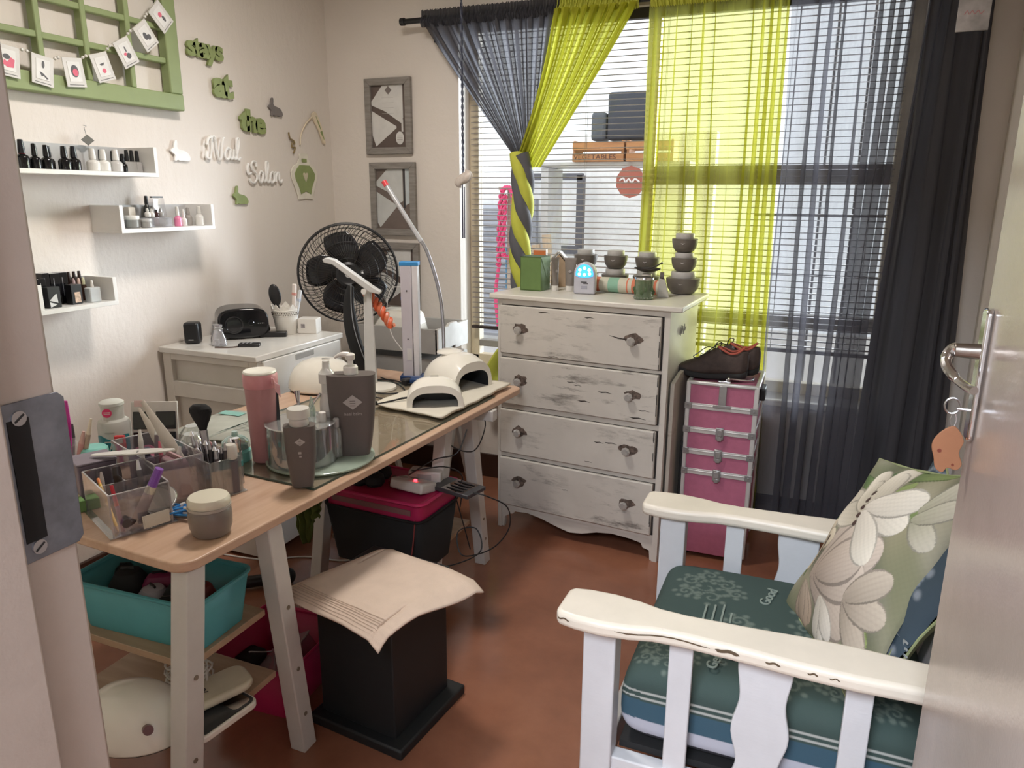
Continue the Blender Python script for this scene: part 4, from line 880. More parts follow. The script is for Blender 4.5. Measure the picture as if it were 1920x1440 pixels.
arch = lambda w_, h, z0=0: [(-w_, z0), (w_, z0), (w_, h - w_)] + [(w_ * math.cos(PI * i / 14), h - w_ + w_ * math.sin(PI * i / 14)) for i in range(1, 14)] + [(-w_, h - w_)]
MF = MX(((1, 0, 0, 0), (0, 0, -1, 0), (0, 1, 0, 0), (0, 0, 0, 1)))
MB().prism(arch(.047, .136), -.024, .024, MF).obj('body', mat((.50, .50, .56), .35), ld, bev=.008, seg=3)
fc = [(-.037, .078), (-.014, .072), (.014, .072), (.037, .078), (.038, .090), (.032, .110), (.018, .124), (0, .128), (-.018, .124), (-.032, .110), (-.038, .090)]
MB().prism(fc, .024, .026, MF).obj('light_panel', glow('blue_light', (.06, .38, 1.0), 1.3), ld)
g = MB()
for x, z in ((-.020, .104), (0, .112), (.020, .104), (-.022, .086), (0, .084), (.022, .088)): g.ball((x, -.026, z), (.0065, .003, .0065), 10, 6)
g.obj('led', glow('white_blue_led', (.65, .85, 1.0), 5), ld)
MB().box((0, -.0245, .030), (.026, .002, .014)).obj('sensor', mat((.35, .35, .42), .3), ld, bev=.001)
MB().box((-.002, -.0245, .052), (.026, .001, .004)).box((.006, -.0245, .046), (.022, .001, .003)).obj('lettering', DARKINK, ld)
rt_ = thing('rolled_towel', 'rolled striped towel in coral, mint and cream on the dresser', 'towel', (-.775, 3.165, ZD + .034), R(-7))
m_, nt_, out_ = new_mat('striped_towelling')
v_ = coords(nt_); sp_ = N(nt_, 'ShaderNodeSeparateXYZ'); nt_.links.new(v_, sp_.inputs[0])
mr_ = N(nt_, 'ShaderNodeMapRange'); mr_.inputs['From Min'].default_value = -.17; mr_.inputs['From Max'].default_value = .17; nt_.links.new(sp_.outputs[0], mr_.inputs[0])
rp_ = N(nt_, 'ShaderNodeValToRGB'); rp_.color_ramp.interpolation = 'CONSTANT'; e = rp_.color_ramp.elements
CRM, COR, MNT = (.62, .60, .50), (.70, .22, .13), (.28, .50, .38)
stops = [(0, (.60, .58, .58)), (.12, COR), (.19, CRM), (.31, MNT), (.45, CRM), (.56, COR), (.58, CRM), (.63, COR), (.72, CRM), (.80, COR), (.82, CRM), (.86, COR), (.88, CRM), (.92, COR), (.95, CRM)]
while len(e) < len(stops): e.new(.5)
for i, (p, c) in enumerate(stops): e[i].position = p; e[i].color = (*c, 1)
nt_.links.new(mr_.outputs[0], rp_.inputs[0]); b_ = pbr(nt_, out_, rp_.outputs[0], .9); bump(nt_, b_, noise(nt_, v_, 350, 3), .5, .003)
MB().lathe([(.0, -.17), (.026, -.168), (.031, -.162), (.033, 0), (.031, .162), (.026, .168), (0, .17)], rot=(0, PI / 2, 0), n=28).obj('roll', m_, rt_)
MB().tube([((0.1712), (.004 + .0012 * i) * math.cos(i * .5), (.004 + .0012 * i) * math.sin(i * .5)) for i in range(18)], .0016, n=5).obj('spiral_edge', mat((.5, .48, .45), .9), rt_)
sd = thing('spatula_dish', 'dark oval dish with a spatula resting on top of the stacked bowl', 'dish', (-.690, 3.235, ZD + .085), R(-12))
MB().grid(lambda u, v: (.062 * v * math.cos(2 * PI * u), .034 * v * math.sin(2 * PI * u), .018 * v * v + .002), 28, 6, True).obj('dish', mat((.03, .025, .025), .4), sd, thick=.003)
MB().tube(cr([(-.03, 0, .018), (.02, -.004, .024), (.055, -.004, .040), (.072, -.004, .050)], 4), [.006, .006, .006, .005, .004, .003, .003, .003, .003, .003, .004, .005, .005], n=8).obj('spatula', mat((.05, .045, .045), .4), sd)
sup = thing('slim_stand', 'slim grey container under the spatula dish', 'container', (-.690, 3.235, ZD))
MB().lathe([(.020, 0), (.022, .003), (.022, .075), (.020, .084)], n=20).obj('container', TAUPEL, sup)
MB().lathe([(.0205, .070), (.0225, .072), (.0225, .078)], n=20).obj('band', CAPW, sup)
cj = thing('candle_jar', 'green patterned glass candle jar on the dresser', 'candle jar', (-.655, 3.020, ZD), 0)
CG = glassy('green_glass', (.55, .68, .52), .22, .06, .55, (.16, .22, .13))
MB().lathe([(.038, 0), (.041, .003), (.041, .008), (.038, .012), (.038, .080), (.040, .086), (.039, .088)], n=28).obj('glass', CG, cj)
MB().lathe([(.034, .010), (.034, .060)], n=24).obj('wax', mat((.20, .26, .15), .6, nz=.4, ns=50), cj)
MB().lathe([(.0385, .080), (.041, .083), (.0405, .090), (.038, .090)], n=28).obj('rim', CHROME, cj)
for a_ in range(9):
    aa = PI + PI * a_ / 8.0
    if a_ % 3: MB().ball((.0385 * math.cos(aa), .0385 * math.sin(aa), .030 + .012 * (a_ % 2)), (.008, .003, .010), 8, 5).obj('leaf_motif', mat((.06, .10, .04), .6), cj)
gr = MB()
for a in range(20): gr.ball((.040 * math.cos(a * .314), .040 * math.sin(a * .314), .008), .004, 6, 4)
gr.obj('beaded_foot', glassy('bead_glass', (.8, .85, .8), .3, .05, .3, (.5, .55, .5)), cj)
wd = thing('wedge_block', 'pale grey tapered block between the candle jar and the big bowl', 'block', (-.597, 3.115, ZD), R(10))
MB().prism([(-.020, 0), (.030, 0), (.008, .075), (-.016, .078)], -.02, .02, MX.Rotation(PI / 2, 4, 'X')).obj('block', mat((.50, .48, .44), .5), wd, bev=.002)
MB().cyl((-.012, -.001, .088), (.004, -.001, .088), .016, n=16).obj('round_end', TAUPE, wd)

# ------------------------------------------------------------------ panelled chest by the left wall and things on it
CH = mat((.64, .61, .56), .35, nz=.05, ns=6, bmp=.05, bs=90)
ch = thing('panelled_chest', 'cream panelled chest of drawers against the wall under the speakers', 'chest of drawers', (-2.482, 2.225, 0))
W_, L_, H_ = .492, .555, .888
MB().box((W_ / 2, L_ / 2, H_ - .0125), (W_ + .012, L_ + .024, .025)).obj('top_board', mat((.66, .64, .60), .22, nz=.03), ch, bev=.004)
MB().box((W_ / 2, L_ / 2, .43), (W_ - .06, L_ - .06, .80)).obj('carcass', CH, ch)
for x in (.022, W_ - .022):
    for y in (.022, L_ - .022): MB().box((x, y, .431), (.044, .044, .862)).obj('corner_post', CH, ch, bev=.002)
for z, h in ((.849, .026), (.712, .066), (.430, .066), (.06, .09)): MB().box((W_ / 2, .012, z), (W_ - .088, .024, h)).obj('side_rail', CH, ch, bev=.002)
for z0, z1 in ((.745, .836), (.463, .679), (.105, .397)): MB().box((W_ / 2, .026, (z0 + z1) / 2), (W_ - .088, .006, z1 - z0)).obj('side_panel', CH, ch)
for i, (z0, z1) in enumerate(((.60, .861), (.335, .592), (.06, .327))):
    d = MB().box((W_ + .004, L_ / 2, (z0 + z1) / 2), (.018, L_ - .05, z1 - z0)).obj('drawer', mat((.68, .67, .64), .3, nz=.03), ch, bev=.003)
    MB().box((W_ + .0135, L_ / 2, z1 - .018), (.003, .12, .022)).obj('pull_recess', mat((.30, .29, .27), .6), d, bev=.001)
zc = .8885
def speaker_(name, label, x, y, rz, w_, d_, h_, tilt=0):
    t = thing(name, label, 'speaker', (x, y, zc), group='black computer speakers', rot=(0, tilt, rz))
    return t
s1 = speaker_('satellite_speaker', 'small black satellite speaker at the near end of the chest', -2.412, 2.330, R(28), 0, 0, 0)
MB().box((0, 0, .045), (.062, .058, .090)).obj('cabinet', BLACK, s1, bev=.012, seg=3)
MB().box((0, -.030, .050), (.050, .002, .066)).obj('grille', MATTB, s1, bev=.004)
MB().box((0, -.0315, .018), (.020, .001, .003)).obj('logo', mat((.5, .5, .5), .4), s1)
sb = speaker_('subwoofer', 'large rounded glossy black subwoofer lying on the chest', -2.338, 2.540, 0, 0, 0, 0)
oct_ = [( .0 + .105 * math.copysign(abs(math.cos(a)) ** .6, math.cos(a)), .068 + .066 * math.copysign(abs(math.sin(a)) ** .6, math.sin(a))) for a in [2 * PI * i / 36 for i in range(36)]]
MB().prism(oct_, -.085, .085, MX.Rotation(R(48), 4, 'Z') @ MF).obj('cabinet', BLACKG, sb, bev=.010, seg=3)
RS = MX.Rotation(R(48), 4, 'Z') @ MF
MB().lathe([(.034, .0), (.038, .002), (.038, .005), (.034, .006), (.030, .002), (0, .001)], mx=RS @ MX.Translation((-.040, .065, .085)), n=28).obj('port_ring', mat((.02, .02, .022), .05), sb)
MB().lathe([(.012, 0), (.012, .012), (.010, .014)], mx=RS @ MX.Translation((.030, .070, .085)), n=20).obj('volume_knob', BLACKG, sb)
for i in range(4): MB().lathe([(.002, 0), (.002, .001)], mx=RS @ MX.Translation((.060 + .008 * i, .066, .085)), n=8).obj('indicator', mat((.35, .35, .36), .4), sb)
s2 = speaker_('satellite_speaker', 'black satellite speaker leaning against the subwoofer', -2.305, 2.648, R(40), 0, 0, 0, R(-14))
MB().box((0, 0, .048), (.055, .052, .090)).obj('cabinet', BLACKG, s2, bev=.010, seg=3)
MB().box((0, -.027, .052), (.043, .002, .064)).obj('grille', MATTB, s2, bev=.004)
MB().box((.010, -.0285, .018), (.012, .001, .010)).obj('logo', mat((.6, .6, .6), .4), s2)
bg_ = thing('clear_gift_bag', 'small clear tied bag standing on the chest in front of the speakers', 'bag', (-2.275, 2.330, zc))
MB().lathe([(.034, 0), (.038, .004), (.036, .030), (.022, .062), (.014, .070), (.022, .078), (.024, .088)], n=18, sy=.6).obj('bag', glassy('cellophane', (.93, .93, .95), .22, .12, .12, (.8, .8, .85)), bg_, thick=.0004)
MB().tube([(.0155 * math.cos(a), .010 * math.sin(a), .070) for a in [2 * PI * i / 14 for i in range(14)]], .0016, n=5, closed=True).tube([(.014, 0, .070), (.030, -.002, .072)], .0012).obj('tie', mat((.7, .7, .7), .4), bg_)
MB().box((-.008, 0, .018), (.016, .012, .016), (.2, .1, .3)).obj('contents', mat((.62, .62, .60), .5), bg_)
kc = thing('leather_strip', 'thin brown strap lying at the edge of the chest', 'strap', (-2.225, 2.285, zc + .0015))
MB().tube(cr([(-.03, 0, 0), (0, .010, 0), (.035, .030, 0), (.05, .07, 0)], 5), .0045, n=6, flat=.25).obj('strap', mat((.08, .05, .04), .6), kc)
MB().ball((.05, .07, .001), (.006, .006, .002), 8, 5).obj('end', STEEL, kc)
for i, (x, y, rz, l_, lb) in enumerate(((-2.150, 2.370, R(-62), .085, 'small black remote control near the front edge of the chest'), (-2.205, 2.585, R(-60), .115, 'larger black remote control beside the white lace pot'))):
    t = thing('remote_control', lb, 'remote control', (x, y, zc), rz)
    MB().box((0, 0, .006 + .004 * i), (.038, l_, .014 + .010 * i)).obj('body', BLACK, t, bev=.004)
    for k in range(9): MB().box((-.010 + .010 * (k % 3), -l_ * .3 + .016 * (k // 3), .0125 + .008 * i), (.006, .007, .002)).obj('button', mat((.25, .25, .27), .5), t, bev=.0005)
PT = thing('lace_pot', 'white scalloped pot with a pierced lace band holding brushes', 'pot', (-2.200, 2.668, zc))
LC = mat((.72, .69, .64), .4, nz=.03)
def potfn(u, v):
    a = 2 * PI * u; z = .125 * v; r = .043 + .019 * v
    if v > .999: z += .022 * (1 - abs(((a * 5 / PI) % 1) * 2 - 1)) - .008
    return (r * math.cos(a), r * math.sin(a), z)
MB().grid(potfn, 120, 10, True).obj('pot', LC, PT, thick=.003, smooth=False)
MB().lathe([(0, .002), (.043, .002)], n=30).obj('base', LC, PT)
for rg in (.084, .108): MB().lathe([(.0435 + .152 * rg, rg), (.0450 + .152 * rg, rg + .002), (.0435 + .152 * rg, rg + .004)], n=60).obj('raised_band', LC, PT)
hb = MB()
for k in range(36):
    a = 2 * PI * k / 36
    for z in (.091, .099): 
        r = .0440 + .152 * z; hb.ball((r * math.cos(a + .08 * (z > .095)), r * math.sin(a + .08 * (z > .095)), z), (.0022, .0022, .0028), 6, 4)
prop(hb.obj('lace_holes', mat((.12, .10, .08), .8), PT), kind='stuff')
hbz = thing('hairbrush', 'black oval hairbrush sticking out of the white lace pot', 'brush', (-2.222, 2.668, zc + .01), rot=(0, R(-8), R(35)))
MB().ball((0, 0, .165), (.026, .010, .050), 18, 12).obj('head', BLACK, hbz)
MB().cyl((0, 0, .0), (0, 0, .125), .007, .009, n=10).obj('handle', BLACK, hbz)
for i, (dx, dy, hh, cc, lb) in enumerate(((.034, .022, .215, (.78, .70, .66), 'white and pink labelled tube standing in the lace pot'), (.046, .016, .195, (.70, .72, .76), 'slim clear-capped tube leaning out of the lace pot'))):
    t = thing('cosmetic_tube', lb, 'tube', (-2.200 + dx * .6, 2.668 + dy, zc + .01), rot=(0, R(6 + 9 * i), 0))
    MB().box((0, 0, hh / 2), (.018 - .004 * i, .012, hh)).obj('tube', mat(cc, .4), t, bev=.003)
    MB().box((0, 0, hh - .045), (.0186 - .004 * i, .0126, .012)).obj('pink_band' if i == 0 else 'band', mat((.65, .30, .26) if i == 0 else (.45, .5, .6), .5), t)
sqc = thing('small_carton', 'white square carton with a grey print at the far end of the chest', 'box', (-2.120, 2.730, zc), R(18))
MB().box((0, 0, .034), (.086, .070, .068)).obj('carton', mat((.72, .69, .65), .5, nz=.03), sqc, bev=.002)
MB().box((-.018, -.0354, .036), (.018, .001, .018)).obj('grey_print', mat((.30, .27, .28), .6, nz=.5, ns=200), sqc)

# ------------------------------------------------------------------ pedestal fan
fn_ = thing('pedestal_fan', 'black pedestal fan with a round wire guard in the corner', 'fan', (-2.065, 2.975, 0), R(34.8))
FZ = 1.140; FR = .232
g = MB()
for rr_, dd in ((FR, .0), (FR - .004, -.014), (.150, -.052), (.075, -.062)): g.tube([(rr_ * math.cos(a), dd - .015, FZ + rr_ * math.sin(a)) for a in [2 * PI * i / 60 for i in range(60)]], .0045 if rr_ > .22 else .002, n=6, closed=True)
g.obj('guard_ring', BLACK, fn_)
for nm, sgn, n_ in (('front_guard', -1, 76), ('rear_guard', 1, 60)):
    gw = MB()
    for k in range(n_):
        a = 2 * PI * k / n_; P = []
        for q in range(7):
            t = q / 6; r = .048 + (FR - .048) * t; aa = a + .42 * (1 - t) * t * 2
            P.append((r * math.cos(aa), sgn * (.066 * math.cos(t * PI / 2) ** .7) - .008, FZ + r * math.sin(aa)))
        gw.tube(P, .0013, n=4)
    for rr_ in (.10, .14, .18, .21): 
        t = (rr_ - .048) / (FR - .048); y = sgn * (.066 * math.cos(t * PI / 2) ** .7) - .008
        gw.tube([(rr_ * math.cos(a), y, FZ + rr_ * math.sin(a)) for a in [2 * PI * i / 48 for i in range(48)]], .0011, n=4, closed=True)
    prop(gw.obj(nm, mat((.02, .016, .013), .4), fn_), kind='stuff')
MB().lathe([(.058, 0), (.058, .010), (.046, .018), (.034, .012), (0, .014)], (0, -.070, FZ), 32, (PI / 2, 0, 0)).obj('badge_plate', BLACK, fn_)
MB().lathe([(.016, 0), (.015, .004), (0, .005)], (0, -.083, FZ), 24, (PI / 2, 0, 0)).obj('badge', mat((.45, .45, .45), .3), fn_)
MB().lathe([(.034, 0), (.034, .03), (.026, .04)], (0, .012, FZ), 24, (PI / 2, 0, 0)).obj('blade_hub', BLACK, fn_)
for k in range(5):
    a0 = 2 * PI * k / 5 + .35
    def bf(u, v, a0=a0):
        r = .030 + .165 * v; wd_ = (.34 + .42 * math.sin(PI * min(1, v * .85 + .15))) ; a = a0 + wd_ * (u - .5) * 1.7 + .25 * v
        return (r * math.cos(a), -.004 + .040 * (u - .5) - .006, FZ + r * math.sin(a))
    MB().grid(bf, 8, 8).obj('blade', mat((.022, .022, .026), .18), fn_, thick=.002)
MB().lathe([(.055, 0), (.060, .02), (.055, .075), (.030, .10), (0, .105)], (0, .035, FZ), 24, (-PI / 2, 0, 0)).obj('motor', BLACK, fn_)
MB().cyl((0, .10, FZ - .12), (0, .10, FZ - .01), .022, .028, n=14).obj('neck', BLACK, fn_)
MB().cyl((0, .10, .62), (0, .10, FZ - .10), .010, n=14).obj('chrome_pole', CHROME, fn_)
MB().cyl((0, .10, .05), (0, .10, .66), .016, n=14).obj('lower_pole', STEEL, fn_)
MB().cyl((0, .10, .64), (0, .10, .69), .024, n=14).ball((-.03, .09, .665), .014).obj('height_collar', BLACK, fn_)
MB().lathe([(.165, 0), (.17, .012), (.15, .028), (.03, .05), (.02, .07)], (0, .10, 0), 36).obj('base', BLACK, fn_)
bs_ = thing('garment_steamer', 'tall curved black strap-like bag with a pale edge beside the fan', 'bag', (-1.795, 2.62, 0))
MB().tube(cr([(-.015, 0, 1.13), (-.030, 0, 1.05), (-.022, 0, .95), (0, 0, .86), (.035, 0, .78), (.055, 0, .70), (.055, 0, .60)], 5), [.014, .017, .020, .022, .024, .026, .028, .030, .032, .033] + [.034] * 16 + [.034] * 5, n=10, flat=.5, up=(0, 1, 0)).obj('body', MATTB, bs_)
MB().tube(cr([(.000, -.02, 1.14), (-.004, -.02, 1.04), (.006, -.02, .95), (.035, -.02, .86), (.068, -.02, .78), (.090, -.02, .68)], 5), .002).obj('pale_edge', mat((.25, .25, .26), .5), bs_)
bs_['label'] = 'tall curved black bag with a pale piped edge beside the fan'; bs_.name = 'curved_bag'
kt = thing('steel_flask', 'steel flask with a black looped handle by the fan pole', 'flask', (-1.915, 2.875, .60))
MB().lathe([(.030, 0), (.032, .004), (.032, .14), (.026, .16), (.026, .18), (.022, .19)], n=24).obj('flask', STEEL, kt)
MB().tube(cr([(-.03, 0, .14), (-.06, -.01, .18), (-.085, -.01, .12), (-.075, -.01, .06), (-.04, -.01, .03), (-.03, 0, .02)], 5), .006).obj('handle', BLACK, kt)
MB().lathe([(.024, .19), (.028, .192), (.028, .205), (.02, .212)], n=20).obj('lid', BLACK, kt)
stl = thing('wooden_stool', 'plain dark stool standing behind the desk under the flask', 'stool', (-1.905, 2.880, 0))
MB().box((0, 0, .585), (.13, .11, .028)).obj('seat', mat((.08, .07, .065), .6), stl, bev=.003)
for x in (-.05, .05):
    for y in (-.04, .04): MB().box((x, y, .286), (.02, .02, .571)).obj('leg', mat((.08, .07, .065), .6), stl)

# tray table behind the desk
GTP = mat((.36, .345, .325), .55, nz=.05)
tt = thing('butler_tray', 'grey box tray on folding white legs in front of the back wall', 'tray table', (-1.815, 3.13, 0))
for a in (((0, -.15, .84), (.44, .014, .115)), ((0, .15, .84), (.44, .014, .115)), ((-.213, 0, .84), (.014, .30, .115)), ((0, 0, .79), (.43, .29, .012))): MB().box(*a).obj('tray_side', GTP, tt, bev=.001)
sd_ = MB().prism([(-.157, .783), (-.04, .783), (-.04, .798), (.02, .798), (.02, .783), (.157, .783), (.157, .900), (.05, .900), (.035, .912), (-.035, .912), (-.05, .900), (-.157, .900)], .210, .226, MX(((0, 0, 1, 0), (1, 0, 0, 0), (0, 1, 0, 0), (0, 0, 0, 1))))
sd_.obj('tray_end', mat((.58, .56, .53), .5), tt, bev=.001)
MB().box((0, 0, .70), (.40, .27, .10)).obj('lower_box', GTP, tt)
for x in (-.19, .21):
    for s_ in (-1, 1): MB().box((x + .02 * (x > 0), s_ * .03, .385), (.018, .035, .80), (R(20) * s_, 0, 0)).obj('leg', mat((.62, .61, .59), .5), tt, bev=.002)
wt = thing('cream_tub', 'cream plastic tub with soft corners standing in the grey tray', 'tub', (-1.880, 3.12, .797))
MB().box((0, 0, .080), (.27, .18, .16), taper=.78).obj('tub', GLOSSW, wt, bev=.03, seg=4)
MB().box((0, 0, .161), (.15, .09, .006)).obj('rim', GLOSSW, wt, bev=.002)
ot = thing('orange_twist', 'orange and white twisted ribbon hanging off the desk lamp head', 'ribbon', (-1.640, 2.53, 0))
for ph, mm in ((0, mat((.62, .10, .03), .5)), (PI, mat((.58, .14, .06), .4)), (PI / 2, mat((.62, .45, .42), .5))):
    P = [V((-.035 + .115 * t, 0, 1.118 - .10 * t - .03 * t * t)) for t in [i / 30 for i in range(31)]]
    MB().tube([p + V((.006 * math.sin(i * .75 + ph), .012 * math.cos(i * .75 + ph), .012 * math.sin(i * .75 + ph))) for i, p in enumerate(P)], .0095 if ph != PI / 2 else .004, n=7).obj('strand', mm, ot)

# ------------------------------------------------------------------ desk
TA = R(-3.4)
DESKW = m_wood('oak_veneer', (.49, .31, .21), (.61, .42, .305), (14, 1.3, 14), .38, 2.6)
dk = thing('desk', 'light oak desktop with rounded corners carried on two white trestles', 'desk', (-1.172, 1.040, 0), TA)
def rrect(w_, l_, r, k=6):
    out = []
    for cx, cy, a0 in ((w_ - r, r, -90), (w_ - r, l_ - r, 0), (r, l_ - r, 90), (r, r, 180)):
        for i in range(k + 1): a = R(a0 + 90 * i / k); out.append((cx + r * math.cos(a), cy + r * math.sin(a)))
    return out
MB().prism([(x - .80, y) for x, y in rrect(.80, 1.70, .045)], .7165, .740).obj('desktop', DESKW, dk, bev=.004, seg=3)
TW = mat((.58, .56, .53), .45, nz=.04); SHW = m_wood('trestle_shelf_wood', (.33, .22, .14), (.43, .30, .20), (1.5, 14, 14), .5, 2.4)
def trestle(label, ta, tb, ya, yb, xr=-1.190, xl=-1.680, shelves=((.465, .0), (.270, .0))):
    t = thing('trestle', label, 'trestle', (0, 0, 0), group='white trestles under the desk')
    for x in (xr, xl):
        for (yt, ybm) in ((ta, ya), (tb, yb)):
            P = V((x, yt, .715)); Q = V((x, ybm, 0)); d = P - Q
            me = MB(); h_ = .026
            vs = [(Q.x - .024, Q.y - h_, 0), (Q.x + .024, Q.y - h_, 0), (Q.x + .024, Q.y + h_, 0), (Q.x - .024, Q.y + h_, 0), (P.x - .024, P.y - h_, .715), (P.x + .024, P.y - h_, .715), (P.x + .024, P.y + h_, .715), (P.x - .024, P.y + h_, .715)]
            me.add(vs, [(3, 2, 1, 0), (4, 5, 6, 7), (0, 1, 5, 4), (1, 2, 6, 5), (2, 3, 7, 6), (3, 0, 4, 7)])
            lg = me.obj('leg', TW, t, bev=.003)
            if x == xr:
                for z in [s[0] for s in shelves] + [.12]:
                    f = z / .715; yy = Q.y + (P.y - Q.y) * f
                    MB().cyl((x + .024, yy, z), (x + .0262, yy, z), .006, n=10).obj('bolt', mat((.20, .16, .12), .5), lg)
    for yy in ((ta, tb) if ta > 2 else (tb,)): MB().box(((xr + xl) / 2 + (.03 if yy > 2.3 else 0), yy, .694), (xr - xl + (.17 if yy > 2.3 else -.05), .044, .042 if yy > 2 else .016)).obj('top_bar', TW, t, bev=.003)
    for z, ex in shelves:
        f = z / .715; a = ya + (ta - ya) * f; b = yb + (tb - yb) * f
        MB().box(((xr + xl) / 2, (a + b) / 2, z - .009), (xr - xl - .052, b - a - .058 + ex, .018)).obj('shelf', SHW, t, bev=.002)
        for yy in (a, b): pass
    return t
trestle('white trestle nearest the doorway, with the teal tub on its shelf', 1.084, 1.335, .985, 1.410, xr=-1.204)
trestle('white trestle at the far end of the desk beside the dresser', 2.262, 2.455, 2.115, 2.585, shelves=((.215, .0),))

# under the desk
TEAL = mat((.07, .29, .32), .45, nz=.04)
def tub(name, label, loc, rz, w0, l0, w1, l1, h, mt, cat='tub', rim=.010, t=.003):
    o = thing(name, label, cat, loc, rz)
    k = 9; base = rrect(w0, l0, .025); top = rrect(w1, l1, .03); n = len(base)
    b0 = [(x - w0 / 2, y - l0 / 2) for x, y in base]; b1 = [(x - w1 / 2, y - l1 / 2) for x, y in top]
    vs = [(*p, 0) for p in b0] + [(*p, h) for p in b1]
    fs = [tuple(range(n - 1, -1, -1))] + [(i, (i + 1) % n, n + (i + 1) % n, n + i) for i in range(n)]
    MB().add(vs, fs).obj('tub', mt, o, thick=t, off=-1)
    MB().tube([(x, y, h) for x, y in b1], .005, n=6, closed=True, flat=1.3).obj('rim', mt, o)
    return o
tub('teal_tub', 'translucent teal plastic tub on the upper trestle shelf', (-1.420, 1.195, .466), R(3), .350, .165, .385, .205, .128, TEAL)
junk = [((-1.53, 1.19, .535), (.045, .045, .06), MATTB, 'black round-topped bottle in the teal tub'), ((-1.46, 1.225, .53), (.05, .03, .05), mat((.20, .02, .08), .5), 'dark magenta pouch in the teal tub'),
        ((-1.43, 1.175, .525), (.04, .04, .05), mat((.40, .40, .45), .3), 'clear-grey plastic jar in the teal tub'), ((-1.36, 1.20, .535), (.05, .04, .055), MATTB, 'black box pouch in the middle of the teal tub'),
        ((-1.305, 1.21, .545), (.035, .03, .05), mat((.12, .02, .02), .5), 'maroon packet in the teal tub'), ((-1.305, 1.165, .53), (.03, .025, .05), mat((.42, .42, .42), .4), 'grey folded packet in the teal tub near the desk leg'),
        ((-1.36, 1.155, .52), (.04, .03, .05), MATTB, 'second black pouch at the front of the teal tub'), ((-1.58, 1.22, .53), (.025, .04, .05), BLACK, 'black wallet at the door side of the teal tub')]
for i, (c, r, m_2, lb) in enumerate(junk):
    zb = .4705
    t = thing('toiletry_pouch', lb, 'pouch', (c[0], c[1], zb), random.uniform(-.6, .6), 'toiletries in the teal tub')
    hh = (c[2] + r[2] * .9) - zb
    MB().lathe([(r[0] * .75, 0), (r[0], hh * .12), (r[0] * .95, hh * .7), (r[0] * .6, hh * .93), (0, hh)], n=14, sy=r[1] / r[0], pw=.7).obj('pouch', m_2, t)
    MB().box((0, 0, hh), (r[0] * .7, .004, .006)).obj('zip', BLACK if m_2 is not MATTB else mat((.05, .05, .05), .4), t)
def dome_lamp(name, label, loc, rz, w_, d_, h_, mt=GLOSSW, open_=True, flat_top=False):
    """rounded UV nail lamp: shell, arched hand opening, dark lining"""
    t = thing(name, label, 'nail lamp', loc, rz)
    def f(u, v):
        a = PI * u; yy = -d_ / 2 + d_ * v
        k = math.sqrt(max(0, 1 - max(0, (v - .25) / .75) ** 2.2)) if v > .25 else 1
        hk = (1 if v > .3 else .80 + .20 * math.sin(PI / 2 * v / .3)) * k; wk = k ** .7
        ca, sa = math.cos(a), math.sin(a)
        return (w_ / 2 * wk * math.copysign(abs(ca) ** .8, ca), yy, h_ * hk * abs(sa) ** .75)
    MB().grid(f, 28, 22).obj('shell', mt, t)
    n = 20; out = []; inn = []
    for i in range(n + 1):
        a = PI * i / n; ca, sa = math.cos(a), math.sin(a)
        out.append((w_ / 2 * math.copysign(abs(ca) ** .8, ca), -d_ / 2, h_ * .80 * abs(sa) ** .75))
        inn.append((w_ * .40 * math.copysign(abs(ca) ** .6, ca), -d_ / 2 - .001, h_ * .54 * abs(sa) ** .6))
    vs = out + inn + [(x, y + .07 * d_ / .15, z * .98) for x, y, z in inn]
    fs = [(i, i + 1, n + 2 + i, n + 1 + i) for i in range(n)]
    MB().add(vs[:2 * n + 2], fs).obj('front_face', mt, t)
    vv = inn + [(x, y + d_ * .6, z) for x, y, z in inn]
    MB().add(vv, [(i, i + 1, n + 2 + i, n + 1 + i) for i in range(n)] + [tuple(n + 1 + i for i in range(n + 1))]).obj('dark_opening', mat((.02, .022, .025), .35), t)
    MB().box((0, -d_ * .12, h_ * .985), (.030, .014, .004)).obj('display', mat((.35, .34, .30), .3), t)
    if flat_top: MB().lathe([(.0, h_ + .006), (.034, h_ + .005), (.050, h_ - .001), (.052, h_ - .006)], (0, .01, 0), 28).obj('top_disc', mt, t)
    return t
def egg_lamp(label, loc, rz, rx_, ry_, h_):
    t = thing('nail_dryer', label, 'nail lamp', loc, rz)
    MB().lathe([(.96, 0), (1.0, .06), (.99, .20), (.93, .45), (.80, .68), (.60, .86), (.32, .97), (0, 1.0)], n=36, mx=MX.Diagonal((rx_, ry_, h_, 1))).obj('shell', GLOSSW, t)
    MB().lathe([(.90, -.004), (.97, 0), (.97, .004)], n=36, mx=MX.Diagonal((rx_, ry_, 1, 1))).obj('base_rim', BLACK, t)
    return t
el = egg_lamp('glossy white rounded nail dryer on the lower trestle shelf by the door frame', (-1.385, 1.045, .274), R(10), .135, .100, .110)
MB().cyl((.082, -.058, .058), (.098, -.072, .068), .011, n=16).obj('red_button', mat((.10, .015, .01), .3), el)
MB().box((-.01, -.035, .100), (.030, .004, .004), (.3, 0, .1)).obj('slot', DARKINK, el)
fp = thing('foot_file_tray', 'white tray with a shiny chrome plate on the lower trestle shelf', 'tray', (-1.235, 1.150, .2705), R(-8))
MB().prism([(x - .05, y - .085) for x, y in rrect(.10, .17, .022)], 0, .018).obj('tray', GLOSSW, fp, bev=.004)
MB().prism([(x - .044, y - .079) for x, y in rrect(.088, .158, .018)], .018, .0195).obj('dark_plate', mat((.05, .055, .06), .3), fp)
MB().prism([(x - .038, y + .020) for x, y in rrect(.076, .050, .012)], .0195, .0215).obj('chrome_plate', CHROME, fp)
sc_ = thing('device_cover', 'cream oblong lid lying on the chrome tray', 'lid', (-1.285, 1.185, .296), rot=(R(4), R(-3), R(-28)))
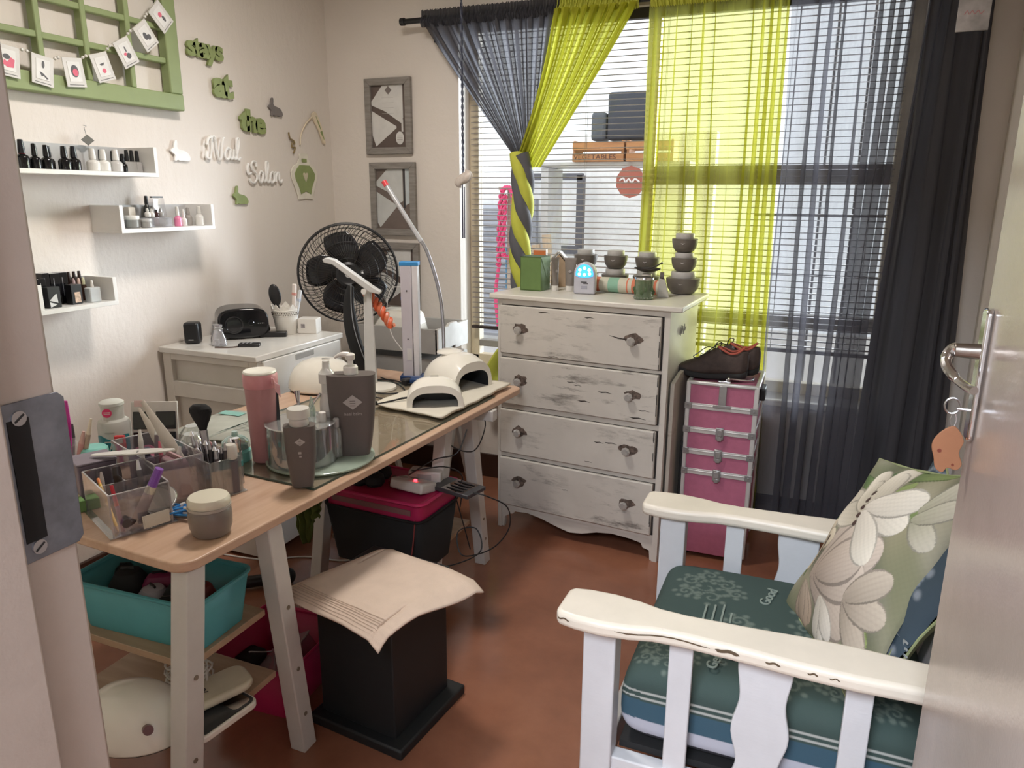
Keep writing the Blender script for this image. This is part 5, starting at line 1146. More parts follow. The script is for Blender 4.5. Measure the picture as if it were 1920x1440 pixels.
MB().prism([(x - .055, y - .095) for x, y in rrect(.11, .19, .035)], 0, .022).obj('lid', mat((.58, .54, .42), .35), sc_, bev=.009, seg=3)
MB().tube(cr([(-.012, -.02, .0225), (0, -.012, .0225), (.008, -.02, .0225), (.014, -.010, .0225)], 4), .0016, n=5).obj('mark', DARKINK, sc_)
pl = thing('mains_plug', 'white two-pin plug lying on the lower trestle shelf', 'plug', (-1.275, 1.070, .285), R(20))
MB().box((0, 0, 0), (.028, .045, .022)).obj('body', mat((.60, .57, .52), .4), pl, bev=.006)
for x in (-.007, .007): MB().cyl((x, .022, 0), (x, .044, 0), .0022, n=8).obj('pin', CHROME, pl)
co = thing('coiled_cable', 'coiled white power cable behind the white nail dryer', 'cable', (-1.390, 1.215, .278))
P = []
for i in range(90):
    a = i * .36; rr_ = .045 + .006 * math.sin(i * .9); P.append((rr_ * 1.3 * math.cos(a), rr_ * math.sin(a), .006 + .0006 * i + .004 * math.sin(i * 1.7)))
MB().tube(P + [(.12, -.06, .004), (.118, -.12, .004)], .0028, n=6).obj('cable', WCABLE, co)

PKT = mat((.42, .015, .085), .45, nz=.05)
tub('pink_tub', 'dark pink plastic tub on the floor between desk and stool', (-1.440, 1.600, 0), R(4), .24, .26, .29, .31, .17, PKT)
lidc = thing('clear_lid_box', 'clear lidded plastic box lying in the pink tub', 'box', (-1.385, 1.585, .045), rot=(R(12), R(-30), 0))
MB().box((0, 0, .04), (.14, .20, .07)).obj('box', glassy('mauve_clear', (.80, .68, .72), .15, .1, .35, (.35, .24, .27)), lidc, bev=.004)
MB().box((0, 0, .078), (.15, .21, .006)).obj('lid', glassy('mauve_lid', (.8, .7, .74), .2, .1, .4, (.40, .30, .33)), lidc, bev=.002)
cw = thing('wired_gadget', 'small black wired gadget in the pink tub', 'gadget', (-1.53, 1.575, .006))
MB().box((0, 0, .05), (.07, .09, .10)).obj('body', MATTB, cw, bev=.015)
MB().tube(cr([(0, 0, .10), (.02, -.02, .12), (.05, 0, .115), (.06, .03, .10)], 4), .002).obj('wire', mat((.5, .5, .5), .4), cw)
bt_ = tub('black_tub', 'large black storage tub on the far trestle shelf', (-1.345, 2.140, .216), R(-3), .36, .22, .41, .27, .215, MATTB)
pk_ = thing('pink_bin_liner', 'dusky pink tray stacked in the top of the black tub', 'tray', (-1.345, 2.140, .425), R(-3))
base = rrect(.40, .26, .03); n_ = len(base)
MB().prism([(x - .20, y - .13) for x, y in base], 0, .072).obj('tray', PKT, pk_, bev=.004)
MB().box((0, -.131, .036), (.33, .003, .020)).obj('side_groove', mat((.22, .10, .10), .6), pk_)
MB().tube([(x * 1.05 - .21, y * 1.05 - .1365, .070) for x, y in base], .006, n=6, closed=True).obj('rim', mat((.55, .03, .13), .4), pk_)
for i, (x, y, r, lb) in enumerate(((-1.44, 2.085, .032, 'black knobbly object at the desk side of the pink tray'), (-1.385, 2.095, .036, 'black round pot in the pink tray beside the plug strip'), (-1.40, 2.17, .035, 'black pouch at the back of the pink tray'), (-1.32, 2.12, .022, 'small dark red pot in the pink tray'))):
    t = thing('storage_pot', lb, 'pot', (x, y, .498), group='pots in the pink tray')
    MB().lathe([(r * .8, 0), (r, .012), (r * .9, r * 1.0), (r * .5, r * 1.25), (0, r * 1.3)], n=16).obj('pot', MATTB if i < 3 else mat((.18, .02, .02), .5), t)
    MB().cyl((0, 0, r * 1.25), (0, 0, r * 1.25 + .006), r * .4, n=10).obj('cap', BLACK if i < 3 else mat((.10, .02, .02), .5), t)
psx = thing('power_strip', 'white multi-plug power strip with a red light in the pink tray', 'power strip', (-1.235, 2.100, .499), rot=(R(-14), 0, R(-8)))
MB().box((0, 0, .020), (.14, .09, .038)).obj('body', mat((.56, .53, .50), .4), psx, bev=.008)
for x, y in ((-.045, .0), (-.01, .02)): MB().lathe([(.016, 0), (.016, .001)], (x, y, .039), 16).obj('socket', mat((.35, .33, .31), .5), psx)
MB().cyl((.025, -.024, .038), (.025, -.024, .046), .006, n=10).obj('red_light', glow('red_led', (1.0, .02, .03), 7), psx)
plz = thing('adapter_block', 'white adapter block behind the power strip', 'adapter', (-1.225, 2.185, .499), R(12))
MB().box((0, 0, .026), (.12, .055, .050)).obj('body', mat((.60, .57, .54), .4), plz, bev=.006)
MB().box((0, -.028, .030), (.05, .002, .02)).obj('recess', mat((.35, .34, .33), .5), plz)
su = thing('silver_power_supply', 'louvred silver power supply perched on the end of the pink tray', 'power supply', (-1.090, 2.165, .500), R(-12))
b = MB().box((0, 0, .008), (.165, .105, .014)); b.obj('case', mat((.05, .05, .055), .3), su, bev=.002)
MB().box((.010, 0, .0155), (.095, .098, .0015)).obj('chrome_panel', CHROME, su)
for k in range(4): MB().tube([(-.025 + .0, -.032 + .021 * k, .0175), (.015, -.034 + .021 * k, .019), (.05, -.032 + .021 * k, .0175)], [.002, .006, .003], n=8, flat=.4, up=(0, 0, 1)).obj('louvre', mat((.12, .12, .13), .25, .8), su)
gw_ = thing('olive_cloth', 'olive green cloth hanging from the desk side of the far trestle', 'cloth', (-1.600, 2.03, 0))
MB().grid(lambda u, v: ((-.062 + .12 * u) * (1 - .25 * v) + .004 * math.sin(14 * v), -.045 + .014 * math.sin(22 * u), .455 - (.15 + .03 * math.sin(5 * u) - .05 * (u > .6)) * v), 26, 14).obj('cloth', mat((.10, .13, .025), .9, bmp=.3, bs=200), gw_, thick=.003)
MB().box((0, -.035, .455), (.12, .03, .012)).obj('fold', mat((.10, .13, .025), .9), gw_, bev=.004)
def cable(label, pts, r=.0024, mt=CABLE, name='cable'): return prop(MB().tube(cr(pts, 6), r, n=6).obj(name, mt), label, 'cable')
cable('black lead looping from the silver power supply down to the shelf', [(-1.015, 2.13, .515), (-.965, 2.15, .50), (-.925, 2.22, .44), (-.93, 2.25, .35), (-.98, 2.25, .27), (-1.05, 2.24, .225), (-1.10, 2.20, .235), (-1.13, 2.24, .30), (-1.07, 2.27, .31), (-1.03, 2.22, .25), (-1.10, 2.14, .221), (-1.17, 2.10, .221)])
cable('black lead dropping straight behind the far trestle leg', [(-1.13, 2.20, .50), (-1.12, 2.22, .42), (-1.11, 2.25, .32), (-1.095, 2.27, .222)])
cable('thin black lead hanging in a loop under the desktop', [(-1.20, 2.24, .70), (-1.17, 2.27, .62), (-1.11, 2.34, .585), (-1.10, 2.42, .66), (-1.14, 2.46, .71)])
cable('black lead sagging between plug strip and desktop', [(-1.26, 2.12, .545), (-1.18, 2.16, .60), (-1.10, 2.18, .63), (-1.09, 2.24, .70)])
cable('second black lead curling from the white adapter', [(-1.27, 2.16, .548), (-1.22, 2.10, .575), (-1.14, 2.16, .58), (-1.11, 2.24, .52), (-1.12, 2.24, .40)])
cable('thin pinkish lead below the black tub', [(-1.17, 2.00, .44), (-1.18, 1.98, .30), (-1.22, 1.96, .20)], .002, mat((.30, .05, .05), .5))
cable('white cable lying across the floor behind the near trestle', [(-2.25, 2.20, .004), (-2.05, 2.23, .004), (-1.90, 2.32, .004), (-1.72, 2.36, .004), (-1.6, 2.5, .004)], .0035, WCABLE)
bl_ = thing('chair_base_arm', 'black round-ended base arm lying on the floor behind the trestle', 'base arm', (-1.93, 2.03, .0), R(38))
MB().tube([(-.15, 0, .03), (.13, 0, .03)], [.025, .022], n=12).ball((.14, 0, .035), (.028, .024, .034), 12, 8).obj('arm', BLACK, bl_)
MB().cyl((-.08, 0, 0), (-.08, 0, .01), .02, n=12).obj('glide', BLACK, bl_)

# ------------------------------------------------------------------ black stool with towel
so = thing('pedestal_stool', 'square black pedestal stool standing in front of the desk', 'stool', (-1.065, 1.640, 0), R(-6))
BKS = mat((.010, .011, .012), .55)
MB().box((0, 0, .016), (.330, .330, .032)).obj('base_plate', BKS, so, bev=.006)
MB().box((-.01, 0, .215), (.265, .265, .37)).obj('column', BKS, so, bev=.004)
MB().box((-.01, 0, .418), (.290, .290, .040)).obj('seat', BKS, so, bev=.010, seg=3)
tw = thing('beige_towel', 'beige towel draped over the black stool, its corners sagging', 'towel', (-1.035, 1.575, .446), R(-14.5))
def tfn(u, v):
    x, y = (u - .5) * .385, (v - .5) * .375
    over = max(0, abs(x) - .155) + max(0, abs(y) - .155)
    z = .004 - .8 * over ** 1.2 + .004 * math.sin(18 * x) * math.sin(11 * y + 1)
    if x > .05 and y < -.05: z -= 2.0 * (x - .05) * (-.05 - y) * .45
    if x > .08: z += .02 * math.sin((y + .2) * 14) * (x - .08) * 5
    x += .015 * math.sin(9 * y) * (abs(x) > .15); y += .008 * math.sin(12 * x)
    if y < -.10: z += .0012 * math.sin(300 * y)
    return (x, y, z)
BTW = mat((.70, .56, .46), .95, nz=.05, bmp=.5, bs=350)
MB().grid(tfn, 60, 60).obj('cloth', BTW, tw, thick=.006, off=1)
st = MB()
for k in range(7):
    yy = -.130 - .008 * k
    st.tube([tuple(V(tfn(.08 + .84 * i / 30, yy / .375 + .5)) + V((0, 0, .0065))) for i in range(31)], .0016, n=4)
st.obj('woven_rib', mat((.50, .38, .30), .95), tw)

# ------------------------------------------------------------------ things on the desk
ZT = .7405
GLS = glassy('desk_glass', (.94, .97, .955), .10, .02, .03, (.4, .5, .45))
gs = thing('glass_sheet', 'clear rectangular glass sheet with a dark edge lying on the desk', 'glass sheet', (-1.172, 1.040, 0), TA)
MB().box((-.33, .975, ZT + .003), (.60, 1.05, .005)).obj('glass', GLS, gs)
b = MB()
for a in (((-.0305, .975, ZT + .003), (.002, 1.052, .0055)), ((-.33, .4495, ZT + .003), (.60, .002, .0055)), ((-.6305, .975, ZT + .003), (.002, 1.052, .0055)), ((-.33, 1.5005, ZT + .003), (.60, .002, .0055))): b.box(*a)
b.obj('dark_edge', mat((.03, .06, .05), .15), gs)
Z1 = .7465
mg = thing('magazine', 'open pale magazine with green-tinted pages spread on the desk by the chest', 'magazine', (-1.755, 1.830, ZT), R(3))
for s_ in (-1, 1):
    MB().grid(lambda u, v, s_=s_: (s_ * .165 * u, (v - .5) * .29, .003 + .012 * math.sin(PI * u) ** .8 * (1 - .4 * u)), 12, 2).obj('page', mat((.42, .43, .385), .55, nz=.10, ns=20), mg, thick=.004)
tx = MB()
for k in range(9): tx.box((.075, -.05 + .012 * k, .0165), (.07 + .02 * random.random(), .0025, .0006), (0, R(1), 0))
tx.obj('text_block', mat((.16, .17, .16), .6), mg)
MB().lathe([(.030, 0), (.030, .0006)], (.085, .105, .0155), 20).obj('printed_oval', mat((.25, .27, .25), .6), mg)
MB().box((-.09, .10, .0145), (.09, .04, .001)).obj('picture', mat((.25, .50, .45), .6), mg)
MB().box((.10, -.12, .013), (.05, .02, .001), (0, R(4), 0)).obj('red_caption', mat((.55, .12, .08), .6), mg)
ds_ = thing('frosted_disc', 'round frosted pale green glass board under the bottles', 'glass board', (-1.300, 1.690, Z1))
MB().lathe([(.150, 0), (.156, .003), (.156, .007), (.153, .009)], n=64).obj('disc', glassy('frosted_green', (.70, .80, .72), .18, .12, .62, (.46, .55, .47)), ds_)
for k in range(4): a = PI / 4 + k * PI / 2; MB().cyl((.11 * math.cos(a), .11 * math.sin(a), 0), (.11 * math.cos(a), .11 * math.sin(a), .0008), .008, n=12).obj('rubber_foot', CAPW, ds_)
Z2 = Z1 + .0095
tm = thing('pink_tumbler', 'tall dusty pink tumbler with a white lid on the desk', 'tumbler', (-1.440, 1.618, Z1))
PKM = mat((.45, .22, .235), .5, nz=.05, bmp=.06, bs=200)
tm.scale = (.88, .88, 1)
MB().lathe([(.040, 0), (.043, .003), (.0525, .250), (.0525, .252)], n=40).obj('body', PKM, tm)
MB().lathe([(.0535, .222), (.0545, .224), (.0545, .256), (.052, .262)], n=40).obj('collar', mat((.62, .27, .30), .4), tm)
MB().lathe([(.052, .261), (.0525, .265), (.050, .269), (.046, .267), (0, .268)], n=40).obj('lid', mat((.70, .68, .62), .35), tm)
MB().grid(lambda u, v: (.052 + .032 * u, -.012 + .004 * math.sin(8 * u), .245 - .030 * u ** 1.5 + (v - .5) * (.016 + .018 * u)), 10, 4).obj('ribbon', mat((.75, .42, .45), .5), tm, thick=.001)
def flat_bottle(name, label, loc, rz, w0, w1, d0, d1, h):
    t = thing(name, label, 'bottle', loc, rz, 'taupe bottles on the desk')
    prof = []
    for k in range(9):
        v = k / 8; prof.append((v, w0 + (w1 - w0) * math.sin(PI / 2 * v) ** .9 * (1 + .04 * math.sin(PI * v)), d0 + (d1 - d0) * v))
    def f(u, v):
        a = 2 * PI * u; k = v; w_ = w0 + (w1 - w0) * math.sin(PI / 2 * k) ** .8; d_ = d0 + (d1 - d0) * k
        return (w_ * math.copysign(abs(math.cos(a)) ** .62, math.cos(a)), d_ * math.copysign(abs(math.sin(a)) ** .62, math.sin(a)), h * v)
    mb = MB().grid(f, 40, 14, True); n0 = len(mb.v)
    mb.f.append(tuple(range(n0 - 40, n0))); mb.f.append(tuple(range(39, -1, -1)))
    mb.obj('body', TAUPE, t, ang=50)
    return t
bb1 = flat_bottle('lotion_bottle', 'large taupe pump bottle with a white pump and diamond logo', (-1.222, 1.748, Z2), R(30), .046, .070, .030, .036, .242)
MB().lathe([(.021, .242), (.021, .262), (.018, .266), (.008, .268), (.008, .285)], n=24).obj('pump_collar', CAPW, bb1)
MB().lathe([(.012, .283), (.014, .287), (.014, .298), (.010, .302), (0, .303)], n=20).tube(cr([(-.004, 0, .297), (-.025, 0, .299), (-.044, 0, .290)], 4), [.009, .009, .0085, .008, .007, .006, .005, .004, .004], n=10).obj('pump_head', CAPW, bb1)
def dlogo(par, y, z, k, tiltx=0.0):
    MB().prism([(-.028 * k, 0), (0, .022 * k), (.028 * k, 0), (0, -.022 * k)], 0, .0007, MX.Translation((.004 * k, y, z)) @ MX.Rotation(PI / 2 + tiltx, 4, 'X')).obj('diamond_logo', PALEPRINT, par)
    b = MB()
    for q in (-.010, -.003, .004): b.box((.004 * k, y - .0009, z + q * k), (.016 * k, .0003, .0018 * k), (tiltx, 0, 0))
    b.obj('logo_bars', TAUPE, par)
dlogo(bb1, -.0362, .165, 1.0)
text('lettering', 'heel balm', .013, PALEPRINT, bb1, (.004, -.0368, .130), (PI / 2, 0, 0), ext=.0002)
bb2 = flat_bottle('lotion_bottle', 'small taupe bottle with a clear white flip cap at the glass edge', (-1.218, 1.500, Z1), R(32), .027, .041, .021, .026, .168)
MB().lathe([(.024, .168), (.025, .170), (.025, .186), (.023, .188), (.029, .190), (.030, .206), (.028, .214), (0, .216)], n=28).obj('cap', glassy('milky_cap', (.9, .88, .85), .2, .1, .75, (.68, .66, .63)), bb2)
dlogo(bb2, -.0252, .128, .48)
MB().box((.000, -.0245, .098), (.008, .0006, .006)).box((.001, -.0245, .088), (.006, .0006, .004)).obj('small_print', PALEPRINT, bb2)
# acrylic carousel and contents
ac = thing('acrylic_caddy', 'round clear acrylic caddy behind the small taupe bottle', 'caddy', (-1.325, 1.640, Z2))
AC = glassy('caddy_acrylic', (.93, .95, .95), .22, .03, .07, (.85, .87, .86))
for r_, h_ in ((.098, .115), (.036, .10)): MB().lathe([(r_, 0), (r_, h_)], n=48).obj('wall', AC, ac, thick=.0025)
MB().lathe([(.098, 0), (.098, .006)], n=48).obj('base', AC, ac)
MB().lathe([(.0985, .112), (.1005, .114), (.0985, .117), (.0965, .114)], n=48).obj('rim', glassy('rim_acrylic', (.95, .95, .95), .45, .05, .25, (.8, .8, .8)), ac)
for k in range(5): a = 2 * PI * k / 5 + .2; MB().box((.067 * math.cos(a), .067 * math.sin(a), .052), (.060, .0025, .095), (0, 0, a)).obj('divider', AC, ac)
def stick(name, label, cat, base, top, parts, group=None):
    """thin tool from base to top; parts = [(name, t0, t1, r0, r1, material, flat)]"""
    B_, T_ = V(base), V(top); d = T_ - B_
    t = thing(name, label, cat, base, group=group)
    for nm, t0, t1, r0, r1, mt, fl in parts:
        k = 6; P = [d * (t0 + (t1 - t0) * i / k) for i in range(k + 1)]
        MB().tube(P, [r0 + (r1 - r0) * i / k for i in range(k + 1)], n=10, flat=fl, up=(.5, -.85, 0) if fl != 1 else None).obj(nm, mt, t)
    return t
stick('nail_file', 'black round-tipped file standing in the acrylic caddy', 'nail file', (-1.398, 1.625, Z2 + .007), (-1.403, 1.630, .958), [('blade', .30, .97, .011, .011, BLACK, .22), ('tip', .97, 1.0, .011, .005, BLACK, .22), ('handle', 0, .30, .008, .011, BLACK, .4)])
stick('tweezers', 'bent metal tweezers laid across the acrylic caddy', 'tweezers', (-1.375, 1.70, Z2 + .09), (-1.305, 1.71, .938), [('arm', 0, 1, .0025, .0035, CHROME, 1), ('bent_tip', -.35, 0, .001, .0025, CHROME, 1)])
stick('nail_nipper', 'chrome nail nipper handles rising from the acrylic caddy', 'nipper', (-1.355, 1.685, Z2 + .01), (-1.372, 1.690, .945), [('handle', 0, .8, .004, .005, STEEL, 1), ('hook', .8, 1.0, .005, .009, CHROME, .5)])
tb = thing('teal_bottle', 'clear bottle of teal liquid inside the acrylic caddy', 'bottle', (-1.335, 1.705, Z2 + .0065))
MB().lathe([(.018, 0), (.020, .004), (.020, .09), (.012, .105)], n=22).obj('body', glassy('teal_clear', (.45, .8, .72), .2, .05, .45, (.10, .45, .36)), tb)
MB().lathe([(.011, .104), (.011, .125), (.005, .150), (.003, .165)], n=16).obj('nozzle', glassy('clear_nozzle', (.85, .95, .9), .3, .05, .3, (.6, .75, .7)), tb)
sb_ = thing('spray_bottle', 'tall white spray bottle with a clear cap behind the caddy', 'bottle', (-1.290, 1.725, Z2 + .0065))
MB().lathe([(.022, 0), (.024, .004), (.024, .15), (.018, .175), (.015, .18)], n=26).obj('body', mat((.62, .60, .58), .35), sb_)
MB().lathe([(.0165, .178), (.0165, .205), (.023, .207), (.023, .235), (.012, .250), (.010, .272), (0, .274)], n=22).obj('cap', glassy('white_cap', (.9, .9, .9), .2, .1, .6, (.72, .71, .69)), sb_)
MB().lathe([(.0245, .05), (.0247, .052), (.0247, .125), (.0245, .127)], n=26).obj('label', mat((.50, .48, .47), .5), sb_)
pk2 = thing('pink_oil_bottle', 'clear bottle of pink oil with a white cap in the acrylic caddy', 'bottle', (-1.268, 1.665, Z2 + .0065))
MB().lathe([(.020, 0), (.021, .003), (.021, .075), (.011, .088)], n=22).obj('body', glassy('pink_clear', (.95, .75, .78), .2, .05, .35, (.60, .28, .32)), pk2)
MB().lathe([(.0105, .086), (.0115, .088), (.0105, .135), (.008, .137)], n=16).obj('cap', CAPW, pk2)
MB().lathe([(.0112, .084), (.014, .086), (.0112, .089)], n=16).obj('red_ring', mat((.6, .08, .06), .4), pk2)
cbt = thing('clear_pump_bottle', 'small clear bottle standing at the side of the caddy', 'bottle', (-1.240, 1.690, Z2 + .0065))
MB().lathe([(.013, 0), (.014, .003), (.014, .08), (.007, .09)], n=18).obj('body', glassy('clear_b', (.9, .92, .92), .25, .04, .15, (.7, .72, .72)), cbt)
MB().lathe([(.0075, .088), (.0085, .09), (.0085, .112), (.006, .115)], n=14).obj('cap', glassy('clear_c', (.9, .9, .9), .3, .05, .5, (.7, .7, .7)), cbt)
# cream jar by the near corner
cj2 = thing('cream_jar', 'squat taupe jar with a domed cream lid at the near corner of the desk', 'jar', (-1.236, 1.190, ZT))
MB().lathe([(.037, 0), (.041, .003), (.047, .022), (.0485, .045), (.0470, .062), (.044, .066)], n=44).obj('jar', mat((.190, .155, .135), .35, nz=.03), cj2)
MB().lathe([(.045, .064), (.0475, .066), (.0480, .072)], n=44).obj('inner_ring', mat((.4, .37, .34), .4), cj2)
MB().lathe([(.0445, .071), (.0465, .074), (.0465, .086), (.043, .092), (.028, .0945), (0, .095)], n=44).obj('lid', mat((.64, .60, .50), .45, nz=.02), cj2)

# acrylic organisers
def organiser(label, loc, rz, w_, d_, h_, divs, tint=(.93, .93, .95), body=.05):
    t = thing('acrylic_organiser', label, 'organiser', loc, rz)
    m0 = glassy('organiser_acrylic_%d' % int(h_ * 1000), tint, .22, .04, body, (.75, .72, .76))
    for a in (((0, -d_ / 2, h_ / 2), (w_, .003, h_)), ((0, d_ / 2, h_ / 2), (w_, .003, h_)), ((-w_ / 2, 0, h_ / 2), (.003, d_, h_)), ((w_ / 2, 0, h_ / 2), (.003, d_, h_))): MB().box(*a).obj('wall', m0, t, bev=.0008)
    MB().box((0, 0, .0015), (w_ + .02, d_ + .02, .003)).obj('base', m0, t, bev=.001)
    for x0, y0, x1, y1 in divs:
        MB().box(((x0 + x1) / 2, (y0 + y1) / 2, h_ * .45), (abs(x1 - x0) + .0025, abs(y1 - y0) + .0025, h_ * .9)).obj('divider', m0, t)
    rim = MB()
    for a in (((0, -d_ / 2, h_), (w_, .0035, .002)), ((0, d_ / 2, h_), (w_, .0035, .002)), ((-w_ / 2, 0, h_), (.0035, d_, .002)), ((w_ / 2, 0, h_), (.0035, d_, .002)), ((w_ / 2, -d_ / 2, h_ / 2), (.0038, .0038, h_)), ((-w_ / 2, -d_ / 2, h_ / 2), (.0035, .0035, h_)), ((w_ / 2, d_ / 2, h_ / 2), (.0035, .0035, h_))): rim.box(*a)
    rim.obj('bright_edge', glassy('edge_acrylic', (.95, .95, .95), .5, .1, .40, (.62, .58, .60)), t)
    return t
organiser('front clear acrylic organiser with pencils and tubes at the desk corner', (-1.487, 1.183, ZT), R(-24), .205, .130, .102, [(0, -.065, 0, .065), (-.112, 0, 0, 0)])
organiser('taller mauve-tinted acrylic organiser right behind the front one', (-1.555, 1.340, ZT), R(-20), .27, .12, .118, [(.04, -.06, .04, .06)], (.90, .88, .93), .13)
zb = ZT + .004
stick('pencil', 'yellow and orange pencil slanting in the front acrylic organiser', 'pencil', (-1.432, 1.105, zb), (-1.562, 1.170, zb + .085), [('shaft', .08, .9, .0035, .0035, mat((.70, .42, .05), .5), 1), ('point', 0, .08, .001, .0035, mat((.5, .3, .15), .6), 1), ('end', .9, 1, .0038, .0038, mat((.65, .20, .05), .5), 1)])
stick('orange_stick', 'red and purple cuticle stick slanting in the front organiser', 'stick', (-1.422, 1.110, zb), (-1.452, 1.118, zb + .105), [('shaft', 0, .55, .005, .005, mat((.25, .08, .20), .4), .6), ('red_end', .55, 1, .005, .004, mat((.55, .02, .04), .4), .6)])
tu = stick('ointment_tube', 'small cream tube with a purple cap leaning in the front organiser', 'tube', (-1.420, 1.140, zb), (-1.372, 1.185, zb + .135), [('tube', 0, .58, .015, .012, mat((.42, .34, .36), .4), .7), ('shoulder', .58, .70, .012, .011, mat((.60, .55, .42), .4), .9), ('purple_cap', .70, 1, .011, .010, mat((.20, .07, .38), .3), 1)])
stick('nail_clipper', 'dark metal nail clipper upright in the front organiser', 'nail clipper', (-1.522, 1.195, zb), (-1.540, 1.205, zb + .108), [('body', 0, .8, .009, .011, mat((.05, .035, .03), .3, .6), .4), ('tip', .8, 1, .011, .009, mat((.03, .02, .02), .3), .8)])
stick('small_brush', 'small round dark-tipped brush low in the front organiser', 'brush', (-1.432, 1.205, zb), (-1.395, 1.100, zb + .028), [('handle', 0, .7, .004, .005, STEEL, 1), ('dark_tip', .7, 1, .005, .012, mat((.05, .03, .03), .6), .8)])
cc = thing('compact_lid', 'round pale compact lying in the front acrylic organiser', 'compact', (-1.425, 1.225, zb + .030), rot=(R(35), R(15), 0))
MB().lathe([(.036, 0), (.038, .004), (.036, .010), (0, .012)], n=28).obj('lid', mat((.45, .42, .38), .4), cc)
MB().lathe([(.0385, .003), (.040, .005), (.0385, .007)], n=28).obj('rim', STEEL, cc)
lbz = thing('price_card', 'small blank white card at the foot of the front organiser', 'card', (-1.368, 1.158, zb + .004), rot=(R(-8), 0, R(72)))
MB().box((0, 0, .016), (.062, .001, .030)).obj('card', mat((.62, .58, .50), .6), lbz)
MB().box((0, -.0012, .016), (.055, .0006, .024)).obj('inner_face', mat((.60, .56, .48), .6), lbz)
sp3 = thing('purple_sachet', 'pink-mauve sachet filling the back organiser', 'sachet', (-1.47, 1.318, ZT + .004), R(-18))
MB().box((0, 0, .055), (.10, .05, .10), taper=.8).obj('sachet', glassy('sachet_plastic', (.8, .6, .65), .2, .15, .6, (.40, .22, .26)), sp3, bev=.012, seg=3)
MB().box((0, 0, .108), (.08, .006, .012)).obj('seal', mat((.45, .28, .30), .5), sp3)
pk3 = thing('pink_sachet_two', 'dark glass vials filling the desk side of the back organiser', 'vial', (-1.625, 1.370, ZT + .004))
MB().lathe([(.016, 0), (.016, .06), (.008, .07), (.008, .08)], n=16).obj('vial', mat((.10, .08, .12), .3), pk3); pk3.name = 'dark_vial'; pk3['label'] = 'dark glass vial standing in the back acrylic organiser'
MB().lathe([(.009, .078), (.009, .092)], n=12).obj('cap', mat((.05, .05, .08), .4), pk3)
for i, (bx, by, tx_, ty, mt, l_) in enumerate(((-1.62, 1.235, -1.40, 1.235, mat((.62, .60, .57), .4), 'long white oval nail file lying across the organisers'), (-1.66, 1.200, -1.475, 1.265, mat((.66, .65, .63), .4), 'second white nail file crossing under the first one'))):
    t = thing('nail_file', l_, 'nail file', ((bx + tx_) / 2, (by + ty) / 2 + .03, ZT + .132 - .008 * i), rot=(R(4), R(-10 + 4 * i), R(6 + 14 * i)))
    MB().prism([(.095 * math.cos(a) * 1.0, .013 * math.copysign(abs(math.sin(a)) ** .8, math.sin(a))) for a in [2 * PI * k / 30 for k in range(30)]], 0, .004).obj('file', mt, t, bev=.001)
    MB().cyl((-.02 + .05 * i, 0, .004), (-.02 + .05 * i, 0, .0045), .003, n=10).obj('mark', DARKINK, t)
bx1 = thing('small_box', 'mauve-grey box under the white nail files', 'box', (-1.660, 1.235, ZT), R(-24))
MB().box((0, 0, .052), (.085, .09, .104)).obj('box', mat((.16, .13, .17), .5), bx1, bev=.003)
MB().box((0, 0, .107), (.089, .094, .006)).obj('lid', mat((.22, .19, .23), .5), bx1, bev=.002)
bx2 = thing('buffer_block', 'green and cream buffer block at the door side of the organiser', 'buffer', (-1.648, 1.165, ZT), R(-24))
MB().box((-.016, 0, .014), (.032, .03, .028)).obj('cream_half', mat((.55, .52, .38), .8), bx2, bev=.002)
MB().box((.020, 0, .014), (.04, .03, .028)).obj('green_half', mat((.16, .30, .10), .8), bx2, bev=.002)
shn = stick('beige_file', 'long beige leaf-shaped file leaning out of the back organiser', 'nail file', (-1.45, 1.345, ZT + .05), (-1.655, 1.40, ZT + .215), [('blade', .0, .45, .013, .018, mat((.50, .45, .40), .4), .2), ('upper_blade', .45, 1, .018, .006, mat((.52, .47, .42), .4), .2)])
stick('beige_file_two', 'shorter beige file beside the long leaf-shaped one', 'nail file', (-1.52, 1.36, ZT + .06), (-1.695, 1.42, ZT + .185), [('blade', .0, .5, .011, .015, mat((.46, .42, .38), .4), .2), ('tip', .5, 1, .015, .004, mat((.5, .45, .4), .4), .2)]).name = 'beige_file'
for i, (a, b_, mt, r, lb, ct) in enumerate((((-1.60, 1.33), (-1.63, 1.36, .150), mat((.70, .68, .64), .4), .006, 'white stick file upright in the back organiser', 'nail file'), ((-1.575, 1.345), (-1.60, 1.39, .165), mat((.16, .12, .14), .4), .005, 'dark brush handle upright in the back organiser', 'brush'),
        ((-1.50, 1.31), (-1.53, 1.33, .140), mat((.62, .12, .18), .4), .005, 'crimson stick upright in the back organiser', 'stick'), ((-1.475, 1.30), (-1.46, 1.33, .135), mat((.75, .73, .70), .4), .007, 'white tube top poking out of the back organiser', 'tube'),
        ((-1.555, 1.175), (-1.575, 1.19, .098), mat((.55, .50, .48), .3), .005, 'pale glass file at the desk side of the front organiser', 'nail file'), ((-1.47, 1.215), (-1.50, 1.235, .125), mat((.10, .09, .10), .4), .006, 'black handled nipper in the front organiser', 'nipper'))):
    stick({'nail file': 'nail_file', 'brush': 'slim_brush', 'stick': 'wooden_stick', 'tube': 'slim_tube', 'nipper': 'cuticle_nipper'}[ct], lb, ct, (a[0], a[1], ZT + .005), (b_[0], b_[1], ZT + b_[2]), [('handle', 0, .8, r, r * 1.1, mt, .6), ('tip', .8, 1, r * 1.1, r * .5, STEEL if i in (1, 5) else mt, .5)])
